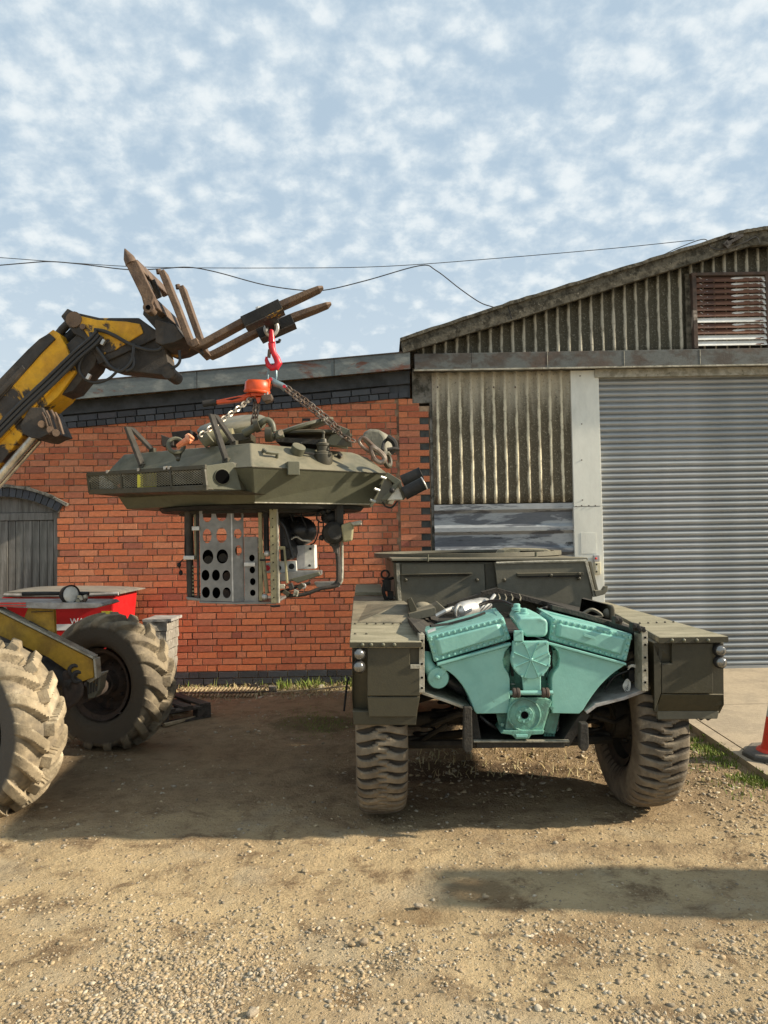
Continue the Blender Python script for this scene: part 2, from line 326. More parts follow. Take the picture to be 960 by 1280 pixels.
        if bevel:
            md = o.modifiers.new('bevel', 'BEVEL'); md.width = bevel; md.segments = seg; md.limit_method = 'ANGLE'; md.angle_limit = R_(32)
        if label: o['label'] = label
        if kind: o['kind'] = kind
        return o
def catmull(p, n):
    q = [p[0]*2-p[1]]+p+[p[-1]*2-p[-2]]; out = []
    for i in range(1, len(q)-2):
        for k in range(n):
            t = k/n; a, b, c, d = q[i-1], q[i], q[i+1], q[i+2]
            out.append(.5*((2*b)+(c-a)*t+(2*a-5*b+4*c-d)*t*t+(3*b-a-3*c+d)*t**3))
    out.append(p[-1]); return out
def px(pts, Y): return [P(x, y, Y) for x, y in pts]
def pv(pts, D): return [PV(x, y, D) for x, y in pts]
def copy_to(src, parent, loc=None, label=None):
    c = src.copy(); COL.objects.link(c); c.parent = parent
    if loc is not None: c.location = loc
    return c
# ============================================================ GROUND
def ground_h(x, y):
    if y < 0 or y > 8.75 or abs(x) > 7: return 0.0
    e = min(1, (8.75-y)/.5)*min(1, (7-abs(x))/1.0)
    p = Vector((x, y, 0))
    h = .022*noise.noise(p*.9)+.014*noise.noise(p*2.7+Vector((5, 1, 0)))+.007*noise.noise(p*8)+.004*noise.noise(p*19)
    h += .010*abs(noise.noise(p*5+Vector((0, 9, 0))))
    if x > 2.2: e *= max(0, min(1, (2.75-x)/.4)) if y > 3.6 else 1
    return h*e-.004
xs = [-400, -150, -60, -25, -12, -8]+list(np.arange(-6.5, 4.0, .035))+[4.4, 5, 7, 12, 25, 60, 150, 400]
ys = [-300, -100, -30, -8, -2, 0, .8]+list(np.arange(1.5, 8.9, .035))+[9.2, 12, 20, 50, 120, 300, 900]
gv = [(x, y, ground_h(x, y)) for y in ys for x in xs]; nx = len(xs)
gf = [(j*nx+i, j*nx+i+1, (j+1)*nx+i+1, (j+1)*nx+i) for j in range(len(ys)-1) for i in range(nx-1)]
me = bpy.data.meshes.new('ground'); me.from_pydata(gv, [], gf); me.polygons.foreach_set('use_smooth', [True]*len(gf))
ground = bpy.data.objects.new('ground', me); COL.objects.link(ground); ground['kind'] = 'structure'
def ground_material():
    m = bpy.data.materials.new('packed sandy dirt'); m.use_nodes = True; t = m.node_tree; b = t.nodes['Principled BSDF']
    v = N(t, 'ShaderNodeTexCoord').outputs['Object']
    base = mix_(t, maprange(t, noise_(t, v, 1.3, 6, .6), .35, .65), (.56, .43, .25), (.44, .33, .195))
    col = mix_(t, maprange(t, noise_(t, v, 4, 10, .75, .4), .47, .66), base, (.215, .150, .088))
    col = mix_(t, math_(t, 'MULTIPLY', maprange(t, noise_(t, v, 2.1, 5, .6), .52, .66), .5), col, (.50, .42, .29))
    fine = noise_(t, v, 70, 6, .7)
    col = mix_(t, maprange(t, fine, .56, .72), col, (.58, .49, .34))
    col = mix_(t, maprange(t, noise_(t, v, 42, 6, .7), .58, .70), col, (.17, .12, .075))
    sp = N(t, 'ShaderNodeSeparateXYZ'); t.links.new(v, sp.inputs[0])
    wob = math_(t, 'MULTIPLY', math_(t, 'SUBTRACT', noise_(t, v, 1.5, 5, .6), .5), 1.6)
    # trodden earthy soil further from the gravel, pale gravel dust close to the camera
    far = maprange(t, math_(t, 'ADD', sp.outputs[1], wob), 4.1, 5.4)
    soil = mix_(t, maprange(t, noise_(t, v, 6, 8, .7), .4, .65), (.30, .215, .13), (.19, .135, .082))
    col = mix_(t, math_(t, 'MULTIPLY', far, .75), col, soil)
    near = maprange(t, math_(t, 'ADD', sp.outputs[1], wob), 2.9, 2.2)
    col = mix_(t, math_(t, 'MULTIPLY', near, .55), col, (.52, .45, .34))
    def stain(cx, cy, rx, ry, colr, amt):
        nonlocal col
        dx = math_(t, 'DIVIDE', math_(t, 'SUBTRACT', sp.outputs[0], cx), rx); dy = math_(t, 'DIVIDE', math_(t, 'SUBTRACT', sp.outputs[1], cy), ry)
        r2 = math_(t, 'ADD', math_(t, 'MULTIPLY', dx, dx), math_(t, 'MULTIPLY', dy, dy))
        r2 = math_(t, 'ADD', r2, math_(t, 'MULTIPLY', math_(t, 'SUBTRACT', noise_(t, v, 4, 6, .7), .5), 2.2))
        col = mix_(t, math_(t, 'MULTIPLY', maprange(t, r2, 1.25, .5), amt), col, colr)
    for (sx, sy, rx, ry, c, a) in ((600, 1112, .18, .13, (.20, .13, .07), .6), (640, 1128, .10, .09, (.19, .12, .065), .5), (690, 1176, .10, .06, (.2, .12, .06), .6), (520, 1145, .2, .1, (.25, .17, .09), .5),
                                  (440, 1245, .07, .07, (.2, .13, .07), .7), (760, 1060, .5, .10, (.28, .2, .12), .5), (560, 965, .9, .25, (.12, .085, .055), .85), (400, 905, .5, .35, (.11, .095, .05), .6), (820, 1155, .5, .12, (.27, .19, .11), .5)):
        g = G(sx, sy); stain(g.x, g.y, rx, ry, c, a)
    t.links.new(col, b.inputs['Base Color']); b.inputs['Roughness'].default_value = .97; b.inputs['Specular IOR Level'].default_value = .1
    b1 = N(t, 'ShaderNodeBump'); b1.inputs['Strength'].default_value = 1.0; b1.inputs['Distance'].default_value = .022
    hh = math_(t, 'ADD', noise_(t, v, 60, 7, .7), math_(t, 'MULTIPLY', noise_(t, v, 16, 6, .65), 1.6))
    t.links.new(hh, b1.inputs['Height']); t.links.new(b1.outputs[0], b.inputs['Normal'])
    return m
me.materials.append(ground_material())

# loose gravel on the dirt (one mass nobody could count)
rng = np.random.default_rng(3)
ico = bmesh.new(); bmesh.ops.create_icosphere(ico, subdivisions=1, radius=1.0)
iv = np.array([v.co[:] for v in ico.verts]); ifc = np.array([[v.index for v in f.verts] for f in ico.faces]); ico.free()
def stones(name, pts, sizes):
    n = len(pts); k = len(iv)
    dfm = 1+rng.normal(0, .27, (n, k)); sc = np.stack([rng.uniform(.6, 1.5, n), rng.uniform(.6, 1.5, n), rng.uniform(.35, .8, n)], 1)
    a = rng.uniform(0, 2*PI, n); ca, sa = np.cos(a), np.sin(a)
    v = iv[None]*dfm[:, :, None]*sc[:, None, :]*sizes[:, None, None]
    x = v[:, :, 0]*ca[:, None]-v[:, :, 1]*sa[:, None]; y = v[:, :, 0]*sa[:, None]+v[:, :, 1]*ca[:, None]
    v = np.stack([x, y, v[:, :, 2]], 2)+pts[:, None, :]
    f = (ifc[None]+(np.arange(n)*k)[:, None, None]).reshape(-1, 3)
    me = bpy.data.meshes.new(name); me.vertices.add(n*k); me.vertices.foreach_set('co', v.reshape(-1).astype(np.float32))
    me.loops.add(len(f)*3); me.loops.foreach_set('vertex_index', f.reshape(-1).astype(np.int32))
    me.polygons.add(len(f)); me.polygons.foreach_set('loop_start', np.arange(0, len(f)*3, 3, dtype=np.int32)); me.polygons.foreach_set('loop_total', np.full(len(f), 3, dtype=np.int32))
    me.update(); me.validate(); me.materials.append(mt['stone'])
    o = bpy.data.objects.new(name, me); COL.objects.link(o); return o
pts = []; sz = []
def try_stone(x, y, s):
    pts.append((x, y, ground_h(x, y)+s*.05)); sz.append(s)
tot = 0
while tot < 42000:
    py = 1000+random.random()**.75*330; pxx = random.uniform(-40, 1010)
    g = G(pxx, py); q = noise.noise(Vector((g.x*1.3, g.y*1.3, 3.3)))+.6*noise.noise(Vector((g.x*4, g.y*4, 7)))
    nearf = min(1, max(0, (py-1110)/120))
    dens = .13+.87*nearf*max(0, min(1, .42+q*2.4))
    if 1085 < py < 1150 and pxx > 450: dens *= .35
    if random.random() > dens: continue
    s = .0018+random.random()**6*.0095
    try_stone(g.x, g.y, s); tot += 1
for i in range(9000):     # rest of the yard
    x = random.uniform(-4.4, 3.2); y = random.uniform(4.2, 8.85)
    if x > 2.5 : continue
    if noise.noise(Vector((x*1.5, y*1.5, 1))) < -.1 and y < 8: continue
    try_stone(x, y, .0025+random.random()**5*.013)
for i in range(2600):     # rubble and litter along the wall foot
    x = random.uniform(-4.6, .3); y = 8.85-abs(random.gauss(0, .25)); try_stone(x, y, .006+random.random()**3*.022)
for i in range(1500):     # stony strip seen between the wheels
    x = random.uniform(-.1, 1.9); y = random.uniform(5.0, 6.6); try_stone(x, y, .003+random.random()**4*.017)
for i in range(1500):
    x = random.uniform(1.9, 2.5); y = random.uniform(3.8, 6.2); try_stone(x, y, .003+random.random()**4*.014)
tag(stones('gravel', np.array(pts), np.array(sz)), 'loose pale gravel scattered over the sandy yard', 'gravel', kind='stuff')
bigst = [(381, 1090, .020), (455, 1179, .026), (440, 1181, .016), (316, 1268, .026), (476, 1168, .016), (607, 1122, .016), (673, 1262, .02), (523, 1134, .024), (885, 975, .026), (598, 1168, .017), (760, 1233, .018), (918, 1188, .018)]
SLAB = ['stone alone just below the big left shadow', 'larger of two touching stones near the centre', 'smaller of two touching stones near the centre', 'large stone by the bottom edge left of centre', 'stone right of the touching pair', 'stone lying in the tip of the right hand shadow', 'large stone by the bottom edge right of centre', 'pale flat stone just left of the right hand shadow', 'stone beside the grass near the right tyre', 'lone stone below the tip of the right hand shadow', 'lone stone at the lower right', 'stone nearest the right edge below the shadow']
for i, (sx, sy, s) in enumerate(bigst):
    g = G(sx, sy); s *= .8; b = MB(); b.ball((0, 0, 0), s, 9, 6, sc=(1.25, .9, .62))
    for v in b.v: v *= 1+.28*noise.noise(v*60+Vector((i*3.1, 0, 0)))
    o = b.build('stone', 'stone', None); o.location = (g.x, g.y, s*.35); o.rotation_euler = (0, 0, i*1.3)
    tag(o, SLAB[i]+' in the gravel', 'stone', 'larger stones in the gravel')

# ------------------------------------------------------------ concrete apron in front of the roller door
def apron():
    b = MB(); y0, y1 = 2.0, 9.4
    def zz(y): return .03+.10*max(0, min(1, (y-5.2)/3.7))
    def strip(xa, xb, ya, yb, n, dz=0):
        top = []; 
        for k in range(n+1):
            y = ya+(yb-ya)*k/n; top.append((Vector((xa, y, zz(y)+dz)), Vector((xb, y, zz(y)+dz)), Vector((xb, y, -.2)), Vector((xa, y, -.2))))
        b.loft([list(r) for r in top])
    strip(2.575, 2.675, y0, y1, 14, -.003)
    for (xa, xb) in ((2.685, 5.6), (5.61, 9.5)):
        for (ya, yb) in ((y0, 4.9), (4.91, 7.2), (7.21, y1)): strip(xa, xb, ya, yb, 5)
    m = M('worn concrete apron', (.40, .33, .235), (.33, .275, .20), 2.5, rough=.92, bump=.35, bscale=80, c3=(.24, .20, .15), th3=(.58, .72), scale3=3, mott=.15, spec=.2)
    o = b.build('concrete_apron', m); o['kind'] = 'structure'
apron()
# ============================================================ BRICK BUILDING
WY = 8.9
bb = thing('brick_building', 'orange brick building with sloping dark parapet and grey timber door, left of the shed', 'building', (-2.5, WY, 0))
def zpar(x):        # foot of the dark parapet brickwork
    a = P(90, 535, WY); c = P(502, 497.5, WY); return a.z+(c.z-a.z)*(x-a.x)/(c.x-a.x)
XL, XR = -6.6, P(497, 600, WY).x
ang = math.atan2(zpar(1)-zpar(0), 1)
jb = P(70, 640, WY); DX0 = P(-70, 660, WY).x; DX1 = P(71.5, 660, WY).x; DZS = P(70, 640, WY).z; DZT = P(0, 622, WY).z
b = MB()
def wallz(x): return zpar(x)+.45
b.ext([(XL, WY+.012, -.1), (DX0, WY+.012, -.1), (DX0, WY+.012, wallz(DX0)), (XL, WY+.012, wallz(XL))], (0, .3, 0))
b.ext([(DX0, WY+.012, DZT+.10), (DX1, WY+.012, DZT+.10), (DX1, WY+.012, wallz(DX1)), (DX0, WY+.012, wallz(DX0))], (0, .3, 0))
b.ext([(DX1, WY+.012, -.1), (XR+.1, WY+.012, -.1), (XR+.1, WY+.012, wallz(XR+.1)), (DX1, WY+.012, wallz(DX1))], (0, .3, 0))
b.build('wall', 'mortar', bb)
b = MB(); b.box((XL, WY+.32, -.1), (XR+.3, WY+.5, 2.6)); b.ext([(XL, WY+.32, 2.6), (XR+.3, WY+.32, 2.6), (XR+.3, WY+.32, wallz(XR)), (XL, WY+.32, wallz(XL))], (0, 6, 0)); b.build('rear_block', 'mortar', bb)
CH, BL, HL, JT = .075, .217, .1035, .010
def brick_mesh(L, H=CH-JT, D=.02, name='brick', mat='brick', seed=0):
    b = MB(); w = .0022
    r = random.Random(seed)
    f = [Vector((-L/2+r.uniform(0, w), 0, -H/2+r.uniform(0, w))), Vector((L/2-r.uniform(0, w), 0, -H/2+r.uniform(0, w))), Vector((L/2-r.uniform(0, w), 0, H/2-r.uniform(0, w))), Vector((-L/2+r.uniform(0, w), 0, H/2-r.uniform(0, w)))]
    inner = [v*.985 for v in f]
    b.loft([inner, [v+Vector((0, .003, 0)) for v in f], [v+Vector((0, D, 0)) for v in f]], cap=(True, False))
    me = bpy.data.meshes.new(name); me.from_pydata([tuple(v) for v in b.v], [], b.f); me.materials.append(mt[mat])
    bm = bmesh.new(); bm.from_mesh(me); bmesh.ops.recalc_face_normals(bm, faces=bm.faces); bm.to_mesh(me); bm.free()
    return me
BM = {(n, k): brick_mesh(L, seed=k+n*10) for n, L in enumerate((BL, HL)) for k in range(4)}
plinth_top = .18
singles = []; mass = []
win = [(215, 755, 437, 838), (72, 636, 232, 768), (72, 540, 110, 640), (440, 520, 497, 560), (350, 632, 497, 700)]
proj = lambda x, z: cam_px(Vector((x, WY, z)))
CMI = cam.matrix_world.inverted()
def cam_px(v):
    q = (Matrix.Translation((0, 0, CAM_H)) @ CM).inverted() @ v; return 480+F*q.x/-q.z, 640-F*q.y/-q.z
row = 0; z = plinth_top+CH/2
while z < zpar(XR)+.06:
    x = XL+(.06 if row % 2 else 0.0)+random.choice((0, .113)); k = random.randint(0, 2)
    pat = (0, 0, 1) if row % 2 else (0, 1, 0)
    while x < XR:
        n = pat[k % 3]; k += 1
        if random.random() < .06: n = 1-n
        L = (BL, HL)[n]; xa, xb = x, x+L; x = xb+JT
        if z-CH/2 > zpar((xa+xb)/2)+.05: continue
        if xb > XR: xb = XR
        if xb-xa < .03: continue
        # door opening with its arch
        if xb > DX0-.0 and xa < DX1+.0 and z < DZT+.14:
            arch = DZS+.115+(DZT-DZS)*(1-((min(max((xa+xb)/2, DX0), DX1)-(DX0+DX1)/2)/((DX1-DX0)/2))**2)
            if z-CH/2 < arch:
                if xa < DX0-.02: xb = DX0
                elif xb > DX1+.02: xa = DX1
                else: continue
        if xb-xa < .025: continue
        q = proj((xa+xb)/2, z); full = abs((xb-xa)-L) < .001
        item = ((xa+xb)/2, z+random.uniform(-.001, .001), n, xb-xa)
        if full and n == 0 and any(a <= q[0] <= c and d <= q[1] <= e for a, d, c, e in win) and len(singles) < 230: singles.append(item)
        else: mass.append(item)
    z += CH; row += 1
for (x, z, n, L) in singles:
    o = bpy.data.objects.new('brick', BM[(n, random.randint(0, 3))]); o.location = Vector((x, WY-random.uniform(0, .003), z))-OFF[bb.name]; link(o, bb)
b = MB()
for (x, z, n, L) in mass:
    y = WY-random.uniform(0, .003); w = lambda: random.uniform(0, .0022); H = (CH-JT)/2
    f = [Vector((x-L/2+w(), y, z-H+w())), Vector((x+L/2-w(), y, z-H+w())), Vector((x+L/2-w(), y, z+H-w())), Vector((x-L/2+w(), y, z+H-w()))]
    b.loft([f, [v+Vector((0, .02, 0)) for v in f]], cap=(True, False))
b.build('brickwork', 'brick', bb, kind='stuff')
# plinth of blue bricks
EB = {(n, k): brick_mesh(L, seed=k+50, name='engineering_brick', mat='bluebrick', D=.03) for n, L in enumerate((BL, HL)) for k in range(2)}
def place_eb(x, y, z, n, rz=0.0):
    o = bpy.data.objects.new('engineering_brick', EB[(n, random.randint(0, 1))]); o.location = Vector((x, y, z))-OFF[bb.name]; o.rotation_euler = (0, rz, 0); link(o, bb)
for r in range(3):
    x = XL+1.6+.06*r; k = r
    while x < XR-.05:
        n = 1 if (k % 4 == 3) else 0; L = (BL, HL)[n]; k += 1
        if not (x < DX1 and x+L > DX0): place_eb(x+L/2, WY-.012-(.0 if r == 2 else .004), plinth_top-CH*(2.5-r)+.0, n)
        x += L+JT
# parapet: header course, stretcher course, painted band, fascia, flashing
ca, sa = math.cos(ang), math.sin(ang)
def par(x, dz): return Vector((x, 0, zpar(x)+dz))
x = XL+1.7
while x < XR+.05:
    q = par(x, 0); place_eb(q.x+HL/2*ca, WY-.030, q.z+.034, 1, -ang); x += (HL+JT)*ca
x = XL+1.72
while x < XR-.12:
    q = par(x, 0); place_eb(q.x+BL/2*ca, WY-.045, q.z+.034+CH, 0, -ang); x += (BL+JT)*ca
def slope_box(dz0, dz1, ya, yb, xa=XL, xb=XR+.16):
    return MB().ext([(xa, ya, zpar(xa)+dz0), (xb, ya, zpar(xb)+dz0), (xb, ya, zpar(xb)+dz1), (xa, ya, zpar(xa)+dz1)], (0, yb-ya, 0))
slope_box(-.004, .15, WY-.006, WY+.02).build('corbel_mortar', 'darkpaint', bb)
slope_box(.152, .30, WY-.06, WY+.02).build('painted_band', 'darkpaint', bb)
slope_box(.278, .465, WY-.26, WY-.235).build('fascia', 'fascia', bb, label='dull grey metal fascia with rust stains')
slope_box(.36, .40, WY-.235, WY+.02).build('soffit', 'darkpaint', bb)
slope_box(.466, .478, WY-.272, WY+.8).build('flashing', 'rustframe', bb)
slope_box(.42, .466, WY-.23, WY+6).build('roof', 'conc_old', bb)
for k in range(6):
    xx = P(-110+172*k+12, 500, WY-.26).x; slope_box(.279, .464, WY-.2635, WY-.261, xx, xx+.006).build('fascia_joint', 'black', bb)
# pier with toothed brickwork against the shed
pq = thing('brick_pier', 'narrow orange brick pier with toothed right edge beside the corrugated panel', 'pier', (.33, WY-.02, 0))
PX0 = P(500, 600, WY-.025).x; PX1 = P(525.5, 600, WY-.025).x; PX2 = P(537, 600, WY-.025).x
PT = P(510, 508, WY).z
b = MB(); b.box((PX0+.004, WY-.013, -.05), (PX1, WY+.2, PT+.075)); b.box((PX1, WY-.004, -.05), (PX2+.015, WY+.2, PT)); b.build('wall', 'mortar', pq)
def pier_brick(xa, xb, z):
    b = MB(); y = WY-.025-random.uniform(0, .003); H = (CH-JT)/2
    f = [Vector((xa, y, z-H)), Vector((xb, y, z-H)), Vector((xb, y, z+H)), Vector((xa, y, z+H))]
    b.loft([[v+Vector((random.uniform(0, .001), 0, 0)) for v in f], [v+Vector((0, .022, 0)) for v in f]]); b.build('brick', 'brick', pq, origin=((xa+xb)/2, y, z))
def infill(xa, xb, z):
    b = MB(); b.box((xa, WY-.011, z-.038), (xb, WY+.02, z+.038)); b.build('mortar_infill', 'infill', pq)
z = CH/2; r = 0
while z < PT+CH:
    top = z > PT-CH
    if r % 2:
        xa = PX0+HL*1.0
        pier_brick(PX0, xa-JT/2, z)
        pier_brick(xa+JT/2, (PX1 if z > PT-CH*.6 else PX2), z)
    else:
        xa = PX0+BL
        pier_brick(PX0, PX1, z)
        if z < PT-CH: infill(PX1+.006, PX2+.002, z)
    z += CH; r += 1
# --- door
dr = MB(); dr.box((DX0, WY+.10, 0), (DX1, WY+.14, DZT+.05)); dobj = dr.build('door_backing', 'black', bb)
mid = (DX0+DX1)/2
def archz(x, s=0): return DZS+(DZT-DZS)*(1-((x-mid)/((DX1-DX0)/2))**2)+s
fw = .055
b = MB(); b.box((DX1-fw, WY+.03, 0), (DX1-.004, WY+.1, DZS)); b.box((DX0+.004, WY+.03, 0), (DX0+fw, WY+.1, DZS)); b.box((DX0+fw+.002, WY+.034, DZS-.09), (DX1-fw-.002, WY+.1, DZS-.003)); b.build('door_frame', 'plank', bb, bevel=.003)
b = MB(); n = 16; lo = [Vector((DX0+.004+(DX1-DX0-.008)*i/n, WY+.05, DZS+.002)) for i in range(n+1)]; hi = [Vector((v.x, v.y, archz(v.x, .01)+.003)) for v in lo]
b.ext(lo+hi[::-1], (0, .05, 0)); b.build('arch_board', 'plank', bb)
x = DX0+fw+.004; door = MB(); door.box((DX0+fw, WY+.075, .02), (DX1-fw, WY+.1, DZS-.093)); door = door.build('door', 'plank', bb)
for k in range(13):
    w = .088 if k % 3 else .104
    if x+w > DX1-fw: w = DX1-fw-x-.003
    if w < .03: break
    MB().box((x, WY+.045+random.uniform(0, .006), .03), (x+w-.008, WY+.072, DZS-.096)).build('plank', 'plank', door, bevel=.002, origin=(x, WY+.05, 1)); x += w
nb = 19; Rr = ((DX1-DX0)**2/4+(DZT-DZS)**2)/(2*(DZT-DZS)); cz = DZT-Rr; a0 = math.asin((DX1-DX0)/2/Rr)
for k in range(nb):
    a = -a0*1.02+2.04*a0*(k+.5)/nb; da = a0*1.02/nb*.86
    q = [(mid+rr*math.sin(aa), WY-.03, cz+rr*math.cos(aa)) for rr, aa in ((Rr+.012, a-da), (Rr+.012, a+da), (Rr+.112, a+da), (Rr+.112, a-da))]
    MB().ext(q, (0, .08, 0)).build('arch_brick', 'bluebrick', bb, origin=q[0])
b = MB(); q = [(mid+(Rr+.004)*math.sin(a), WY-.018, cz+(Rr+.004)*math.cos(a)) for a in np.linspace(-a0*1.03, a0*1.03, 20)]+[(mid+(Rr+.118)*math.sin(a), WY-.018, cz+(Rr+.118)*math.cos(a)) for a in np.linspace(a0*1.03, -a0*1.03, 20)]
b.ext(q, (0, .05, 0)); b.build('arch_mortar', 'conc_old', bb)
b = MB(); q = [(mid+(Rr+.118)*math.sin(a), WY-.055, cz+(Rr+.118)*math.cos(a)) for a in np.linspace(-a0*1.1, a0*1.1, 24)]+[(mid+(Rr+.150)*math.sin(a), WY-.055, cz+(Rr+.150+.006*math.sin(a*90))*math.cos(a)) for a in np.linspace(a0*1.1, -a0*1.1, 24)]
b.ext(q, (0, .1, 0)); b.build('drip_mould', 'conc_old', bb)

# ============================================================ CORRUGATED SHED
sh = thing('corrugated_shed', 'lichened corrugated cement shed with large grey roller door, right of the brick building', 'shed', (4.5, WY, 0))
def corrugated(name, xa, xb, zbot, ztop, y, pitch, x0, depth, mat, parent, nz=10, label=None, narrow=1.0):
    n = int((xb-xa)/pitch*12); vs = []; fs = []; wear = []
    X = [xa+(xb-xa)*i/n for i in range(n+1)]
    for j in range(nz+1):
        for x in X:
            zb = zbot(x) if callable(zbot) else zbot; zt = ztop(x) if callable(ztop) else ztop
            c = .5+.5*math.cos(2*PI*(x-x0)/pitch); h = c**narrow
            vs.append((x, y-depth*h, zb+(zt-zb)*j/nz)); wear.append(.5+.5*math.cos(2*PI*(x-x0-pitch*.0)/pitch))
    m = n+1; fs = [(j*m+i, j*m+i+1, (j+1)*m+i+1, (j+1)*m+i) for j in range(nz) for i in range(n)]
    off = OFF[parent.name]; me = bpy.data.meshes.new(name); me.from_pydata([tuple(Vector(v)-off) for v in vs], [], fs)
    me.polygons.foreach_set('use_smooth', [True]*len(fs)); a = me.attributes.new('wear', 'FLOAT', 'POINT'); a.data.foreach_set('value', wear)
    me.materials.append(mt[mat]); o = bpy.data.objects.new(name, me); link(o, parent)
    sm = o.modifiers.new('thickness', 'SOLIDIFY'); sm.thickness = .007; sm.offset = 1 if depth < 0 else -1
    OFF[o.name] = off
    if label: o['label'] = label
    return o
SY = 8.86
LPX0, LPX1 = P(541, 550, SY).x, P(716, 550, SY).x
zb_, zt_ = P(630, 629, SY).z, P(630, 461, SY).z
pit = P(702, 550, SY).x-P(547.5, 550, SY).x; pit /= 11
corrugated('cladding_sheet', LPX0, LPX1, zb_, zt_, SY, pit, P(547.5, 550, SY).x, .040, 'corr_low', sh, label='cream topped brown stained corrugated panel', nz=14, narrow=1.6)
MB().box((LPX0-.03, SY+.02, 0), (LPX1+.1, SY+.2, 3.5)).build('backing_wall', 'darkolive', sh)
for k, xx in enumerate((547, 617, 644, 714)):
    q = P(xx, 484, SY-.045); MB().lathe([(.009, 0), (.009, .01), (.004, .016)], q, (0, -1, 0), 8).build('bolt', 'rustframe', sh, origin=q)
# corner column
CX0, CX1 = P(516, 520, SY).x, P(540.5, 520, SY).x
b = MB(); b.box((CX0, SY+.005, PT+.03), (CX1, SY+.3, P(530, 460, SY).z)); b.box((CX1-.03, SY+.01, 0), (CX1+.012, SY+.3, PT+.03)); b.build('corner_column', 'conc_old', sh)
# horizontal box profile cladding
zs = [P(630, y, SY).z for y in (630, 637, 641, 655, 659, 664, 668, 682, 686, 691, 695, 709, 713, 718, 722, 736, 740, 745, 749, 763, 767, 772, 776, 790, 794, 799, 803, 820, 836)]
prof = []
for i, zz in enumerate(zs):
    ph = i % 4; prof.append((SY-.002-(.036 if ph in (0, 1) else 0.0), zz))
b = MB(); f0 = [Vector((LPX0, y, z)) for y, z in prof]; f1 = [Vector((LPX1+.02, y, z)) for y, z in prof]
b.loft([f0, f1], cap=(False, False), close=False); b.build('metal_cladding', 'galv', sh, label='scuffed grey horizontal metal cladding')
# pale post
PX_0, PX_1 = P(715, 560, 8.80).x, P(751, 560, 8.80).x
ptop = P(730, 463, 8.80).z; pj = P(735, 633, 8.8).z
b = MB(); b.box((PX_0, 8.80, .1), (PX_1, 8.95, pj-.002)); b.box((PX_0+.004, 8.797, pj+.002), (PX_1-.003, 8.95, ptop)); post = b.build('door_post', 'post', sh, bevel=.004, label='pale green steel door post')
for (xx, yy) in ((725, 470), (727, 530), (727, 575), (728, 625), (720, 633), (727, 632), (736, 632), (744, 632)):
    q = P(xx, yy, 8.80); MB().lathe([(.007, 0), (.007, .008), (.003, .012)], q, (0, -1, 0), 8).build('screw', 'rustframe', post, origin=q)
q0, q1 = P(726, 666, 8.795), P(746, 692, 8.795); MB().box((q0.x, 8.7965, q1.z), (q1.x, 8.80, q0.z)).build('cover_plate', 'post', post, bevel=.001)
# control box
cb = thing('door_control_box', 'small grey and cream push button box on the pale door post', 'control box', P(744, 706, 8.79))
a_, c_ = P(741, 694, 8.79), P(748.5, 702, 8.79); MB().box((a_.x, 8.745, c_.z), (c_.x, 8.795, a_.z)).build('isolator', 'grey_pl', cb, bevel=.004)
q = P(744.8, 698, 8.745); MB().lathe([(.012, 0), (.012, .014), (.005, .02)], q, (0, -1, 0), 10).build('switch', 'redpaint', cb)
a_, c_ = P(741.5, 702.3, 8.79), P(749.5, 718, 8.79); MB().box((a_.x, 8.735, c_.z), (c_.x, 8.795, a_.z)).build('button_housing', 'cream_pl', cb, bevel=.008)
for yy, mm in ((705.5, 'black'), (708.8, 'white'), (711.2, 'white'), (714.6, 'black')):
    q = P(745.6, yy, 8.735); MB().lathe([(.010, 0), (.009, .012)], q, (0, -1, 0), 10).build('button', mm, cb)
# gutter beam across the front
BT, BB = P(740, 438.5, 8.68).z, P(740, 459, 8.68).z; BX0 = P(518, 450, 8.68).x
b = MB(); b.box((BX0, 8.68, BB), (9.0, 8.95, BT)); b.build('gutter_beam', 'beam', sh, bevel=.004, label='long rust streaked steel gutter beam')
MB().box((BX0-.01, 8.665, BB-.012), (9.0, 8.70, BB+.004)).build('gutter_lip', 'flange', sh)
for xx in (684, 780, 875):
    q = P(xx, 448, 8.68); MB().box((q.x, 8.677, BB+.01), (q.x+.006, 8.681, BT-.006)).build('beam_joint', 'flange', sh)
LZ0, LZ1 = P(850, 470, 8.78).z, P(850, 460, 8.78).z
MB().box((PX_1-.05, 8.775, LZ0), (9.0, 8.9, LZ1)).build('lintel', 'flange', sh, label='thin brown lintel over the roller door')
# roller shutter: one mesh shared by every slat
DY = 8.88; dz0 = P(850, 833, DY).z; dz1 = P(850, 466, DY).z; DXE = 7.4
sd = MB().box((PX_1-.05, DY+.03, dz0), (DXE, DY+.06, dz1+.1)).build('roller_shutter', 'black', sh, label='closed grey galvanised roller shutter')
ns = 50; ph = (dz1-dz0)/ns; b = MB(); pr = []
for i in range(9):
    a = i/8; pr.append((-.026*math.sin(PI*min(1, a*1.12))**.8 if a < .89 else .004, a*ph))
L0, L1 = PX_1-.02, DXE
b.loft([[Vector((L0, DY+y, z)) for y, z in pr], [Vector((L1, DY+y, z)) for y, z in pr]], cap=(False, False), close=False)
sl0 = b.build('shutter_slat', 'shutter', sd, origin=(L0, DY, 0), smooth=True)
base = sl0.location.copy()
for k in range(ns):
    o = sl0 if k == 0 else copy_to(sl0, sd)
    o.location = base+Vector((0, random.uniform(-.0012, .0012), dz0+k*ph)); 
MB().box((L0, DY-.03, dz0-.03), (L1, DY+.02, dz0+.004)).build('bottom_rail', 'shutter', sd)
